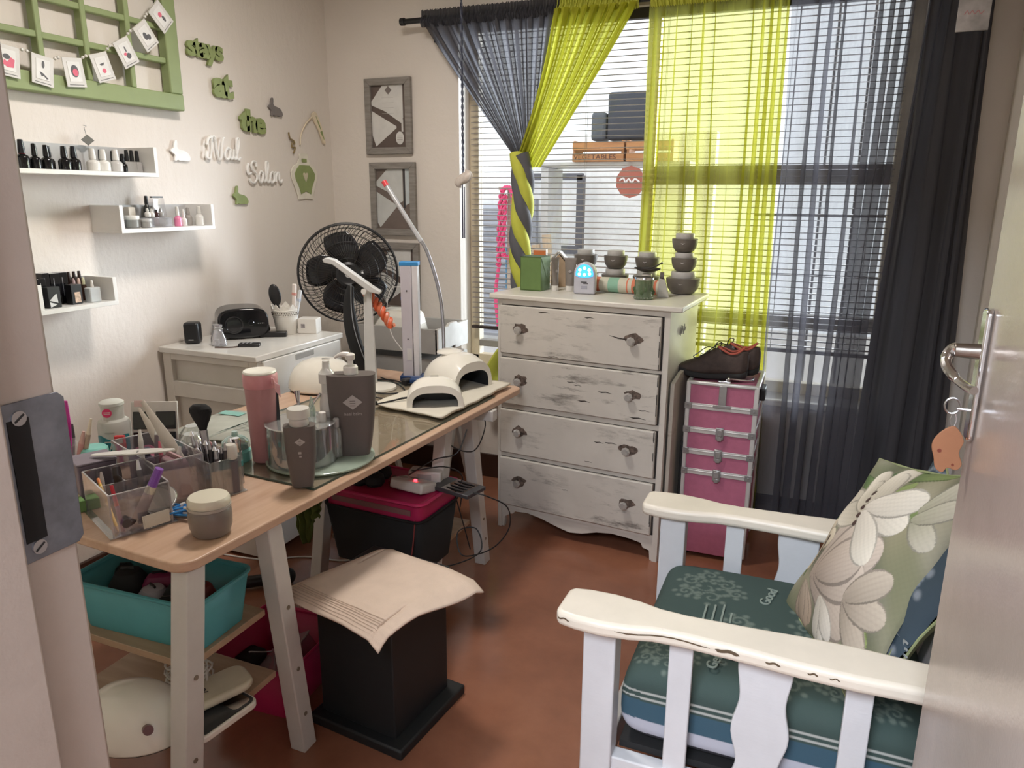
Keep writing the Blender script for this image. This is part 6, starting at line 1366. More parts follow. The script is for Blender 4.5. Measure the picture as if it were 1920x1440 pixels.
# remover bottle, polish set, pens
rb = thing('remover_bottle', 'milky nail remover bottle with a round pink badge and a teal label', 'bottle', (-1.850, 1.460, ZT), R(35))
MLK = glassy('milky_plastic', (.85, .88, .87), .15, .15, .72, (.62, .62, .58))
MB().lathe([(.040, 0), (.044, .004), (.044, .110), (.040, .122), (.031, .128), (.030, .132), (.030, .165), (.033, .168), (.033, .176), (.026, .180)], n=36).obj('body', MLK, rb)
def wrap(name, r, a0, a1, z0, z1, mt, par, wav=0.0, n=18, dz=0):
    MB().grid(lambda u, v: (r * math.sin(a0 + (a1 - a0) * u), -r * math.cos(a0 + (a1 - a0) * u), z0 + (z1 - z0 + wav * math.sin(u * 9)) * v), n, 2).obj(name, mt, par)
wrap('teal_label', .0446, -1.2, 1.2, .035, .080, mat((.03, .25, .30), .4), rb, .006)
MB().lathe([(.013, 0), (.013, .0012)], mx=MX.Translation((-.006, -.0300, .150)) @ MX.Rotation(PI / 2, 4, 'X'), n=22).obj('pink_badge', mat((.72, .04, .16), .4), rb)
MB().box((-.006, -.0315, .152), (.018, .0004, .002)).box((-.006, -.0315, .148), (.016, .0004, .0016)).obj('badge_print', CAPW, rb)
text('lettering', 'NAIL', .024, CAPW, rb, (.0, -.0452, .050), (PI / 2, 0, 0), ext=.0003, fat=.0006)
MB().box((0, -.0452, .068), (.034, .0006, .003)).obj('small_print', CAPW, rb)
wrap('leaf_print', .0446, -.35, .25, .092, .096, mat((.42, .42, .38), .5), rb)
dp = thing('polish_palette', 'black and white polish display card leaning behind the files', 'display card', (-1.745, 1.500, ZT + .002), rot=(R(-12), 0, R(28)))
MB().box((0, 0, .085), (.13, .006, .17)).obj('card', mat((.60, .58, .55), .5), dp, bev=.001)
for i, (x, z) in enumerate(((-.032, .055), (.032, .055), (-.032, .115), (.032, .115))): MB().box((x, -.0045, z), (.056, .004, .052)).obj('black_panel', BLACKG, dp, bev=.002)
MB().box((-.04, -.004, .165), (.03, .004, .018)).obj('pink_tab', mat((.65, .48, .46), .5), dp)
rpk = thing('red_packet', 'red packet standing next to the remover bottle', 'packet', (-1.790, 1.425, ZT + .002), R(28))
MB().box((0, 0, .045), (.028, .012, .090)).obj('packet', mat((.62, .04, .05), .4), rpk, bev=.002)
MB().box((0, -.0065, .075), (.020, .001, .012)).obj('label_strip', mat((.6, .55, .5), .5), rpk)
rpk2 = thing('maroon_case', 'dark pink case lying below the beige files', 'case', (-1.690, 1.435, ZT + .002), R(-20))
MB().box((0, 0, .030), (.11, .05, .058)).obj('case', mat((.30, .07, .12), .4), rpk2, bev=.010, seg=3)
MB().box((0, -.0255, .030), (.10, .001, .003)).obj('seam', DARKINK, rpk2)
tl2 = thing('teal_pot_lid', 'round teal lid behind the white nail files', 'lid', (-1.815, 1.360, ZT + .001))
MB().lathe([(.032, 0), (.035, .004), (.035, .070), (.030, .076), (0, .077)], n=28).obj('pot', mat((.22, .55, .50), .4), tl2)
MB().lathe([(.0355, .058), (.0365, .062), (.0355, .066)], n=28).obj('rib', mat((.25, .6, .55), .4), tl2)
cup2 = thing('pen_cup', 'clear cup of brushes and pens by the door frame', 'cup', (-1.885, 1.320, ZT))
MB().box((0, 0, .045), (.10, .07, .09)).obj('cup', CLEAR, cup2, bev=.003)
MB().box((0, 0, .0015), (.104, .074, .003)).obj('base', CLEAR, cup2)
for i, (x, c, h, r, lb, c2) in enumerate(((-1.922, (.10, .11, .09), .215, .012, 'dark grey-green flat brush handle at the door side of the pen cup', (.45, .45, .42)), (-1.893, (.62, .32, .24), .170, .011, 'salmon pink flat stick in the pen cup', (.62, .55, .48)), (-1.868, (.42, .36, .38), .140, .009, 'silver capped pen in the pen cup', (.08, .08, .08)), (-1.845, (.45, .02, .25), .215, .010, 'tall magenta pen in the pen cup', (.5, .04, .3)), (-1.820, (.55, .30, .30), .130, .008, 'rose pink brush handle in the pen cup', (.6, .4, .38)), (-1.800, (.45, .36, .30), .165, .007, 'fine white-tipped brush leaning out of the pen cup', (.72, .66, .55)))):
    stick('pen' if i in (2, 3) else 'brush', lb, 'pen' if i in (2, 3) else 'brush', (x * .55 + -1.885 * .45, 1.315 + .008 * (i % 3), ZT + .004), (x + .012 * (i > 3), 1.320 + .012 * (i % 3), ZT + h), [('handle', 0, .72, r * .8, r, mat(c, .4), .6), ('tip', .72, 1, r, r * .45, mat(c2, .4), .6)], None)
# brush cup
bcup = thing('brush_cup', 'clear square cup crowded with metal nail tools and brushes', 'cup', (-1.412, 1.392, ZT), R(-18))
for a in (((0, -.042, .05), (.115, .003, .10)), ((0, .042, .05), (.115, .003, .10)), ((-.0575, 0, .05), (.003, .084, .10)), ((.0575, 0, .05), (.003, .084, .10)), ((0, 0, .002), (.13, .10, .003)), ((0, 0, .045), (.003, .084, .085))): MB().box(*a).obj('wall', AC, bcup, bev=.0008)
pb_ = stick('powder_brush', 'fluffy black fan-shaped powder brush standing in the tool cup', 'brush', (-1.412, 1.385, ZT + .004), (-1.436, 1.388, ZT + .165), [('handle', 0, .70, .006, .007, mat((.12, .11, .11), .3, .5), 1), ('ferrule', .70, 1.0, .009, .011, STEEL, 1)])
MB().lathe([(.010, 0), (.016, .015), (.027, .035), (.034, .052), (.033, .062), (.022, .070), (0, .073)], mx=MX.Translation((-.024, .003, .158)) @ MX.Rotation(R(-3), 4, 'Y'), n=32, sy=.55).obj('bristles', mat((.008, .008, .010), .95, bmp=.6, bs=400), pb_)
tools = [(-.040, -.015, -.055, .00, .130, STEEL), (-.032, .010, -.050, .01, .145, STEEL), (-.022, -.010, -.040, -.01, .135, CHROME), (-.048, .0, -.075, .0, .150, STEEL), (-.012, .018, -.018, .02, .125, STEEL), (.000, -.012, -.008, -.02, .140, CHROME), (-.030, -.022, -.030, -.028, .120, mat((.10, .09, .09), .4)), (.015, .0, .020, -.01, .118, mat((.12, .11, .12), .4)), (.030, -.018, .028, -.028, .130, mat((.14, .12, .13), .4)), (.044, .010, .050, .02, .112, STEEL), (.022, .022, .026, .03, .135, STEEL)]
nm_ = ['cuticle pusher', 'angled pusher', 'fine dotting tool', 'leaning pusher', 'slim scraper', 'bright scraper', 'dark-handled tool', 'grey-handled tool', 'smoky pen tool', 'short steel tool', 'tall steel tool']
for i, (x, y, x2, y2, h, mt) in enumerate(tools):
    c0 = V((-1.408, 1.392, ZT + .004))
    stick('nail_tool', nm_[i] + (' at the desk side' if x < -.02 else ' in the middle' if x < .02 else ' at the dresser side') + ' of the clear tool cup', 'nail tool', c0 + V((x, y, 0)), c0 + V((x2, y2, h)), [('handle', 0, .75, .0048, .0058, mt, 1), ('head', .75, .92, .0058, .003, STEEL, .8), ('tip', .92, 1, .0075, .003, CHROME, .4)], 'tools in the clear cup')
for i in range(9):
    c0 = V((-1.408, 1.392, ZT + .004)); x = -.045 + .010 * i; y = .018 * math.sin(i * 2.3)
    stick('nail_tool', 'slim dark-shafted tool packed among the others in the clear cup', 'nail tool', c0 + V((x, y, 0)), c0 + V((x * 1.35, y * 1.4, .115 + .012 * (i % 3))), [('handle', 0, .85, .0045, .005, mat((.06, .055, .06), .35), 1), ('tip', .85, 1, .005, .002, STEEL, .6)], 'dark tools in the clear cup')
wc = thing('white_cap_bottle', 'small bottle with a rounded white cap in the tool cup', 'bottle', (-1.362, 1.400, ZT + .004))
MB().lathe([(.017, 0), (.017, .085), (.010, .090)], n=20).obj('bottle', mat((.13, .11, .12), .4), wc)
MB().lathe([(.016, .090), (.0165, .094), (.0165, .122), (.013, .128), (0, .129)], n=22).obj('cap', mat((.58, .55, .50), .45), wc)
cb2 = thing('chrome_cap_bottle', 'chrome-capped bottle with a teal label behind the tool cup', 'bottle', (-1.395, 1.455, ZT))
MB().lathe([(.014, 0), (.014, .09)], n=20).obj('bottle', glassy('clear_d', (.9, .9, .9), .25, .05, .3, (.5, .5, .5)), cb2)
MB().lathe([(.012, .09), (.013, .092), (.013, .125), (.010, .128)], n=20).obj('cap', CHROME, cb2)
MB().lathe([(.0143, .05), (.0146, .051), (.0146, .065)], n=20).obj('teal_label', mat((.10, .40, .42), .5), cb2)
tg = thing('teal_clasp_jar', 'turquoise glass jar with a clear patterned lid near the pink tumbler', 'jar', (-1.525, 1.590, ZT))
MB().lathe([(.038, 0), (.042, .004), (.042, .032), (.036, .038)], n=28).obj('jar', mat((.22, .62, .56), .25), tg)
MB().lathe([(.036, .038), (.040, .042), (.038, .060), (.026, .072), (.010, .078), (.008, .090)], n=28).obj('lid', glassy('aqua_glass', (.70, .88, .85), .4, .06, .3, (.45, .66, .62)), tg)
for i, (x, y) in enumerate(((-1.655, 1.560), (-1.60, 1.500))):
    t = thing('clear_dappen', ('crumpled clear plastic bag beside the magazine', 'clear plastic cup in front of the crumpled bag')[i], ('bag', 'cup')[i], (x, y, ZT)); t.name = ('plastic_bag', 'plastic_cup')[i]
    MB().lathe([(.030, 0), (.038, .02), (.044, .05), (.036, .08), (.020, .10)], n=14).obj('shell', glassy('crumpled_%d' % i, (.92, .94, .93), .35, .1, .22, (.7, .74, .72)), t, smooth=bool(i))
    MB().lathe([(.012, .02), (.014, .05), (.010, .07)], (.004, 0, 0), 10).obj('white_insert', CAPW, t)
rg_ = thing('red_clip', 'bright red clip lying on the magazine edge', 'clip', (-1.600, 1.680, ZT + .018), R(30))
MB().box((0, 0, .005), (.045, .016, .012)).obj('clip', mat((.75, .07, .03), .4), rg_, bev=.003)
MB().box((.014, 0, .012), (.012, .010, .006)).obj('catch', BLACK, rg_)
pkc = thing('rose_card', 'rose pink card corner sticking up behind the tool cup', 'card', (-1.500, 1.425, ZT + .03), rot=(R(-25), R(20), R(-20)))
MB().box((0, 0, .04), (.07, .002, .08)).obj('card', mat((.58, .25, .28), .5), pkc)
MB().box((0, -.0015, .072), (.066, .001, .004)).obj('edge_line', mat((.35, .12, .15), .5), pkc)
# blue-stemmed swabs: individual
for i in range(14):
    bx, by = -1.398 + .005 * i + random.uniform(-.010, .010), 1.232 + random.uniform(-.020, .016)
    a = R(random.uniform(-5, 55)); L2 = .072; z0 = ZT + .006 + .0045 * (i % 5)
    p0 = V((bx - L2 / 2 * math.cos(a), by - L2 / 2 * math.sin(a), z0)); p1 = V((bx + L2 / 2 * math.cos(a), by + L2 / 2 * math.sin(a), z0 + random.uniform(-.0, .022)))
    stick('cotton_swab', 'blue-stemmed cotton swab in the loose heap beside the cream jar', 'cotton swab', p0, p1, [('stem', .1, .9, .0026, .0026, mat((.04, .25, .62), .4), 1), ('cotton_tip', -.05, .12, .004, .004, mat((.7, .68, .66), .9), 1), ('cotton_tip', .88, 1.05, .004, .004, mat((.7, .68, .66), .9), 1)], 'loose cotton swabs beside the cream jar')

# far end: towel, nail lamps, desk lamp, post lamp, flexible lamp, cables
ft = thing('folded_towel', 'folded cream towel under the two nail lamps at the far end', 'towel', (0, 0, Z1))
tq = [(-1.455, 2.222), (-1.150, 2.170), (-1.112, 2.700), (-1.415, 2.715)]
for k in range(2):
    def tf(u, v, k=k):
        a = V(tq[0]).lerp(V(tq[1]), u); b_ = V(tq[3]).lerp(V(tq[2]), u); p = a.lerp(b_, v)
        return (p.x + .003 * math.sin(30 * v) + .006 * k * (u - .5), p.y + .004 * math.sin(17 * u + k) - .012 * k * (1 - v), .0045 + .006 * k + .0012 * math.sin(13 * u + 9 * v))
    MB().grid(tf, 24, 24).obj('layer', mat((.66, .62, .53), .95, nz=.04, bmp=.4, bs=300), ft, thick=.005)
ZL = Z1 + .0125
dome_lamp('nail_lamp', 'smaller white nail lamp with its arched opening towards the doorway', (-1.262, 2.325, ZL), R(30), .205, .170, .105)
dome_lamp('nail_lamp', 'larger white nail lamp with a flat round top behind the smaller one', (-1.320, 2.580, ZL), R(72), .215, .240, .140, flat_top=True)
lc_ = egg_lamp('white dome nail dryer standing in front of the panelled chest', (-1.800, 2.385, ZT + .004), R(20), .140, .120, .125)
MB().box((.02, -.02, .122), (.030, .012, .004), (.1, .1, .3)).obj('slot', mat((.25, .24, .22), .4), lc_)
MB().tube(cr([(.10, -.05, .004), (.13, -.10, .002), (.15, -.11, -.001)], 4), .004).obj('lead', CABLE, lc_)
dl = thing('led_desk_lamp', 'white folding desk lamp with a flat bar head beside the fan', 'lamp', (-1.655, 2.500, ZT))
SIL = mat((.58, .58, .58), .35, nz=.03)
MB().lathe([(.0, 0), (.064, .0), (.070, .005), (.068, .013), (0, .016)], (.066, -.035, .0), 36).obj('base', GLOSSW, dl)
MB().prism([(-.020, .012), (.030, .012), (.026, .20), (.020, .385), (-.010, .395), (-.016, .20)], -.008, .008, MX.Rotation(R(20), 4, 'Z') @ MF).obj('stem', SIL, dl, bev=.004)
hd = [(-.165, .512), (-.150, .520), (-.118, .512), (.028, .408), (.060, .388), (.056, .378), (.015, .386), (-.125, .492), (-.160, .500)]
MB().prism(hd, -.020, .020, MX.Rotation(R(20), 4, 'Z') @ MF).obj('head', SIL, dl, bev=.003)
MB().cyl((.0, -.02, .388), (.0, .02, .388), .012, n=14).obj('hinge', CAPW, dl)
po = thing('post_lamp', 'white square post with blue taped ends standing at the far end of the desk', 'lamp', (-1.545, 2.655, ZT), R(20))
PLM = mat((.50, .47, .52), .35, nz=.03)
MB().box((-.0125, 0, .245), (.045, .050, .478)).obj('post', PLM, po, bev=.003)
MB().box((.024, 0, .245), (.024, .050, .478)).obj('side_channel', mat((.62, .60, .63), .35), po, bev=.002)
MB().box((.0, 0, .489), (.078, .052, .016)).obj('blue_cap', mat((.03, .22, .50), .5), po, bev=.002)
MB().box((.0, -.0, .012), (.095, .065, .024)).obj('blue_foot', mat((.01, .035, .12), .4), po, bev=.004)
MB().box((-.005, -.0255, .115), (.020, .001, .050)).obj('label', mat((.58, .56, .56), .5), po)
for z in (.38, .18): MB().cyl((-.01, -.0255, z), (-.01, -.027, z), .003, n=8).obj('screw', BLACK, po)
MB().ball((-.037, 0, .345), (.004, .006, .010), 8, 6).obj('blue_button', mat((.02, .12, .40), .5), po)
bp = thing('blue_plug_bundle', 'dark blue plug and cable bundle at the foot of the post lamp', 'plug', (-1.470, 2.590, ZT + .0005), R(25))
MB().box((0, 0, .016), (.085, .045, .030)).obj('block', mat((.012, .05, .16), .35), bp, bev=.006)
MB().box((-.055, 0, .014), (.04, .035, .026), (0, 0, .6)).obj('black_block', BLACK, bp, bev=.005)
fl = thing('flexible_lamp', 'tall bendy metal lamp arm with a red tip beside the window', 'lamp', (0, 0, 0))
arm = cr([(-1.418, 2.700, .765), (-1.425, 2.715, .88), (-1.440, 2.74, .98), (-1.455, 2.75, 1.08), (-1.480, 2.75, 1.18), (-1.516, 2.75, 1.276), (-1.545, 2.75, 1.32)], 6)
MB().tube(arm, .0075, n=10).obj('gooseneck', mat((.34, .33, .34), .35, .8), fl)
MB().tube([(-1.540, 2.75, 1.312), (-1.705, 2.75, 1.545)], .0095, n=12).obj('light_tube', mat((.50, .50, .52), .3, .5), fl)
MB().cyl((-1.698, 2.75, 1.536), (-1.712, 2.75, 1.555), .0115, n=14).obj('red_tip', mat((.60, .05, .06), .3), fl)
MB().box((-1.418, 2.700, .752), (.045, .045, .026)).obj('clamp', mat((.26, .38, .04), .5), fl, bev=.004)
MB().prism([(-.02, 0), (.035, 0), (.028, .022), (.010, .018), (-.002, .045), (-.02, .045)], -.010, .010, MX.Translation((-1.410, 2.690, .764)) @ MF).obj('green_clip', mat((.28, .42, .04), .5), fl)
cable('thin white cord hanging from the post lamp', [(-1.59, 2.66, 1.13), (-1.635, 2.65, 1.12), (-1.65, 2.64, 1.03), (-1.63, 2.64, .93), (-1.585, 2.65, .86), (-1.58, 2.66, .80)], .0018, WCABLE)
zc_ = ZT + .004
cable('black lead with an inline plug lying on the near corner of the towel', [(-1.300, 2.32, ZL + .01), (-1.36, 2.30, ZL + .012), (-1.40, 2.25, ZL + .008), (-1.425, 2.215, ZL + .005), (-1.44, 2.205, ZL + .003)], .0032)
ipl = thing('inline_plug', 'black inline plug at the end of the towel lead', 'plug', (-1.447, 2.196, ZL + .004), R(40))
MB().box((0, 0, .004), (.034, .014, .014)).obj('body', BLACK, ipl, bev=.003)
MB().cyl((-.017, 0, .004), (-.024, 0, .004), .0035, n=10).obj('tip', CHROME, ipl)
for i, pts in enumerate(([(-1.72, 2.56, zc_), (-1.62, 2.60, zc_), (-1.53, 2.56, zc_ + .004), (-1.47, 2.55, zc_ + .01)], [(-1.70, 2.45, zc_), (-1.60, 2.40, zc_), (-1.50, 2.40, zc_ + .002), (-1.43, 2.47, zc_ + .008), (-1.41, 2.58, zc_ + .02)], [(-1.66, 2.30, zc_ + .003), (-1.55, 2.33, zc_ + .003), (-1.44, 2.31, zc_ + .010), (-1.33, 2.36, ZL + .01)], [(-1.68, 2.62, zc_), (-1.60, 2.58, zc_), (-1.50, 2.50, zc_ + .003), (-1.45, 2.42, zc_ + .004), (-1.46, 2.36, zc_ + .004)])):
    cable(('straight black cable from the desk lamp to the blue plug', 'looping black cable on the oak behind the taupe bottle', 'black lead running to the smaller nail lamp', 'thin black cable ending near the towel corner')[i], pts, .0030 - .0004 * (i == 3))

# ------------------------------------------------------------------ slatted white armchair
import numpy as np
AP = m_paint('old_white_paint_window_lit', (.80, .735, .635), (.11, .07, .035), (1, 1, 3), .66, .72, .38, 9)  # warm cream of the window light is put into the arm colour
APS = m_paint('old_white_paint_hall_lit', (.66, .67, .70), (.14, .10, .06), (1, 1, 2), .70, .76, .42, 9)  # same white paint, cool hall light put into its bluish colour
ac_ = thing('slatted_armchair', 'old white-painted wooden armchair with wavy slatted sides near the door', 'armchair', (0, 0, 0))
def arm_board(x0, yc, zt):
    half = [(0, .048), (.012, .060), (.05, .068), (.11, .070), (.17, .062), (.22, .048), (.28, .044), (.42, .050), (.52, .058), (.62, .060), (.70, .055), (.86, .050)]
    pts = half + [(a, -b) for a, b in half[::-1]]
    return MB().prism([(x0 + a, yc + b) for a, b in pts], zt - .036, zt)
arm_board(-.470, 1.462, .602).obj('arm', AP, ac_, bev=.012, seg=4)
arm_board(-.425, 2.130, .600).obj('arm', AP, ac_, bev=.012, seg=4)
DKE = mat((.10, .065, .035), .7)
for (yy, xs, L2) in ((1.462 - .070, -.42, .0), ):
    ch_ = MB()
    for x, l_, w_ in ((-.462, .030, .004), (-.33, .20, .0035), (-.12, .05, .008), (-.02, .03, .005), (.06, .02, .004), (.10, .02, .003)):
        f = [(0, .048), (.012, .060), (.05, .068), (.11, .070), (.17, .062), (.22, .048), (.28, .044), (.42, .050), (.52, .058), (.62, .060), (.70, .055), (.86, .050)]
        def hw(q):
            q = q + .470
            for (a0, b0), (a1, b1) in zip(f, f[1:]):
                if a0 <= q <= a1: return b0 + (b1 - b0) * (q - a0) / (a1 - a0)
            return .05
        P = [(x + l_ * t / 8, 1.462 - hw(x + l_ * t / 8) - .0005, .588 - .002 * math.sin(t)) for t in range(9)]
        MB().tube(P, [.0004] + [w_ / 2] * 7 + [.0004], n=5, flat=.35, up=(0, 1, 0)).obj('paint_chip', DKE, ac_)
for side, (yc, dx, zt) in enumerate(((1.475, 0, .566), (2.125, .045, .564))):
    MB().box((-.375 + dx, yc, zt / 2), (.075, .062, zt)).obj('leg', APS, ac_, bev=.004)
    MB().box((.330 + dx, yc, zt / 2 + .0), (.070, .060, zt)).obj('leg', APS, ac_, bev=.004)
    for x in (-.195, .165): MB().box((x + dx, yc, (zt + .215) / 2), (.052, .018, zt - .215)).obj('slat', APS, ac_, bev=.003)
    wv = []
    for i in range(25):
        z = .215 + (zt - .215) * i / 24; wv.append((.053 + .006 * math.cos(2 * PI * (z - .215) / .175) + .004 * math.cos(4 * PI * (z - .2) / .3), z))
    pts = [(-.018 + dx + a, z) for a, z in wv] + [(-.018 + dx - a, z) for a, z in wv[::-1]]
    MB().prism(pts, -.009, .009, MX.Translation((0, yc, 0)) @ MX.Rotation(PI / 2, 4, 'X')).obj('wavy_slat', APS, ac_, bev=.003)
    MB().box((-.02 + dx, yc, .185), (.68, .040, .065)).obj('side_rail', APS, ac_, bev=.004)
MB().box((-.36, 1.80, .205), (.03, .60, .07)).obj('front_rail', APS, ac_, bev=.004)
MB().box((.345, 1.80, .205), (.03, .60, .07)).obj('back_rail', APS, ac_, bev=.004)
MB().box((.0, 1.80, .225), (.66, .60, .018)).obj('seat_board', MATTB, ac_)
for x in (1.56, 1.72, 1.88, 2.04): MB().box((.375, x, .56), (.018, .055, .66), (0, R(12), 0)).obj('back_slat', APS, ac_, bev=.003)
MB().box((.44, 1.80, .89), (.03, .60, .06), (0, R(12), 0)).obj('top_rail', APS, ac_, bev=.004)

CUSH = printed('printed_cushion_cloth')
def arr_paint(o, fn):
    me = o.data; n = len(me.vertices); co = np.empty(n * 3); me.vertices.foreach_get('co', co); co = co.reshape(-1, 3)
    rgb = fn(co); a = me.color_attributes.new('print', 'FLOAT_COLOR', 'POINT')
    a.data.foreach_set('color', np.hstack([rgb, np.ones((n, 1))]).ravel())
def scrolls(cx, cy, k, flip=1):
    """leafy damask scroll made of spirals"""
    out = []
    for (ox, oy, r, t0, d) in ((0, 0, .05, 0, 1), (.055, .03, .03, 2, -1), (-.05, .035, .032, 1, 1), (.02, -.06, .035, 3.5, -1), (-.06, -.04, .026, 5, 1), (.09, -.02, .022, 1.5, 1), (0, .085, .026, 4, -1)):
        for i in range(22):
            t = i / 21; a = t0 + d * t * 7.5; rr = r * (1 - .85 * t); out.append((cx + k * flip * (ox + rr * math.cos(a)), cy + k * (oy + rr * math.sin(a)), .0042 * k * (1.1 - .5 * t)))
        for i in range(6):
            a = t0 + i * 1.1; out.append((cx + k * flip * (ox + r * 1.25 * math.cos(a)), cy + k * (oy + r * 1.25 * math.sin(a)), .0075 * k))
    return out
def blobmask(p, q, blobs):
    m = np.zeros(len(p))
    for bx, by, r in blobs: m = np.maximum(m, np.clip(1.6 - np.sqrt((p - bx) ** 2 + (q - by) ** 2) / r, 0, 1))
    return m
sc1 = thing('seat_cushion', 'dark green damask seat cushion with a blue and white striped border', 'cushion', (0, 0, 0))
SX0, SX1, SY0, SY1, SZ0, SZ1 = -.335, .330, 1.505, 2.100, .236, .428
def rr_loop(hy, hz, rc, n):
    P = []
    for cy, cz, a0 in ((hy - rc, -hz + rc, -90), (hy - rc, hz - rc, 0), (-hy + rc, hz - rc, 90), (-hy + rc, -hz + rc, 180)):
        for i in range(13): a = R(a0 + 90 * i / 12); P.append((cy + rc * math.cos(a), cz + rc * math.sin(a)))
    P.append(P[0]); L = [0]
    for a, b in zip(P, P[1:]): L.append(L[-1] + math.hypot(b[0] - a[0], b[1] - a[1]))
    out = []; k = 0
    for i in range(n):
        s = L[-1] * i / n
        while L[k + 1] < s: k += 1
        t = (s - L[k]) / max(1e-9, L[k + 1] - L[k]); out.append((P[k][0] + (P[k + 1][0] - P[k][0]) * t, P[k][1] + (P[k + 1][1] - P[k][1]) * t))
    return out
NL = 480; LOOP = rr_loop((SY1 - SY0) / 2, (SZ1 - SZ0) / 2, .045, NL)
def sf(u, v):
    # closed rounded-rectangle section walked at even speed
    hy, hz = (SY1 - SY0) / 2, (SZ1 - SZ0) / 2; rc = .055
    q = LOOP[int(round(u * NL)) % NL]
    e = max(0, 1 - (abs(v - .5) * 2) ** 14) ** .5
    cy, cz = q[0] / hy, q[1] / hz
    y = (SY0 + SY1) / 2 + hy * cy * (.94 + .06 * e) ; z = (SZ0 + SZ1) / 2 + hz * cz * (.35 + .65 * e)
    x = SX0 + (SX1 - SX0) * v
    if cz > 0: z += .018 * math.sin(PI * v) * max(0, 1 - abs(cy) ** 3)
    return (x, y, z)
bl1 = scrolls(-.20, 1.94, .9) + scrolls(-.10, 1.70, 1.0, -1) + scrolls(.02, 1.62, .8) + scrolls(-.25, 1.60, .7) + scrolls(.12, 1.85, 1.0) + scrolls(.20, 1.60, .8, -1)
cmb = MB().grid(sf, 480, 200, True)
oc1 = cmb.obj('cover', CUSH, sc1)
def p1(co):
    x, y, z = co[:, 0], co[:, 1], co[:, 2]
    base = np.array([.038, .066, .060]); hi = np.array([.15, .19, .165])
    m = blobmask(x, y, bl1) * (z > .39)
    rgb = base + (hi - base) * (m * .75)[:, None]
    side = (z < .385)
    for z0, z1, c in ((.371, .376, (.40, .42, .40)), (.356, .361, (.40, .42, .40)), (.300, .350, (.035, .085, .125)), (.262, .300, (.42, .43, .50)), (0, .262, (.03, .03, .04))):
        k = side & (z >= z0) & (z < z1); rgb[k] = c
    return rgb
arr_paint(oc1, p1)
lt = mat((.22, .27, .24), .8)
def seat_text(body, size, x, y, rz=R(78)): text('lettering', body, size, lt, sc1, (x, y, .4475), (0, 0, rz), ext=.0015, fat=.0003)
seat_text('Get out and', .036, -.120, 1.640); seat_text('Enjoy', .040, -.100, 1.655)
for i, l_ in enumerate((.085, .10, .12, .05)): MB().box((-.185 + .022 * i, 1.79, .4462), (.005, l_, .001)).obj('text_line', lt, sc1)
seat_text('Good', .040, -.035, 1.935)
MB().tube([(SX0 + .004, y, .345) for y in [SY0 + .04 + .5 * i / 10 for i in range(11)]], .004, n=6).obj('piping', lt, sc1)

def pillow(name, label, FT, FB, NB, NT, bulge, nu, paintfn, thick_dir=1):
    t = thing(name, label, 'cushion', (0, 0, 0))
    FT, FB, NB, NT = map(V, (FT, FB, NB, NT)); nrm = (NB - FB).cross(FT - FB).normalized() * thick_dir
    uv = []
    def mk(sgn):
        def f(u, v):
            uu = u + .035 * math.sin(2 * PI * u) * 0; 
            pin = .045 * math.sin(PI * v); pin2 = .035 * math.sin(PI * u)
            U = pin + (1 - 2 * pin) * u; W = pin2 + (1 - 2 * pin2) * v
            a = FB.lerp(NB, U); b = FT.lerp(NT, U); p = a.lerp(b, W)
            h = (max(0, math.sin(PI * u)) ** .55) * (max(0, math.sin(PI * v)) ** .55)
            wr = .004 * math.sin(24 * u + 6 * v) * (1 - h) + .003 * math.sin(15 * v - 9 * u)
            if sgn > 0: uv.append((u, v))
            return p + nrm * sgn * (bulge * h + wr * (h > 0))
        return f
    o = MB(); o.grid(mk(1), nu, nu); 
    me_front = o.obj('cover', CUSH, t)
    # colours in grid order; remove_doubles keeps order of untouched vertices
    U = np.array(uv)
    if len(me_front.data.vertices) == len(U):
        rgb = paintfn(U[:, 0], U[:, 1]); a = me_front.data.color_attributes.new('print', 'FLOAT_COLOR', 'POINT'); a.data.foreach_set('color', np.hstack([rgb, np.ones((len(U), 1))]).ravel())
    bk = MB().grid(mk(-1), 30, 30).obj('back_cover', mat((.20, .22, .12), .9), t)
    edge = [tuple(mk(-1)(u, v)) for u, v in [(i / 12, 0) for i in range(12)] + [(1, i / 12) for i in range(12)] + [(1 - i / 12, 1) for i in range(12)] + [(0, 1 - i / 12) for i in range(12)]]
    MB().tube(edge, .003, n=6, closed=True).obj('seam', mat((.25, .28, .14), .9), t)
    return t
def sm(x): return 1 / (1 + np.exp(-x))
def fnoise(u, v, f, s):
    return (np.sin(u * f * 6.3 + s + 1.7 * np.sin(v * f * 3.1 + s)) + np.sin(v * f * 5.2 + 2 * s + 1.3 * np.sin(u * f * 4.7)) + .5 * np.sin((u + v) * f * 6.1 + s * 3)) / 3
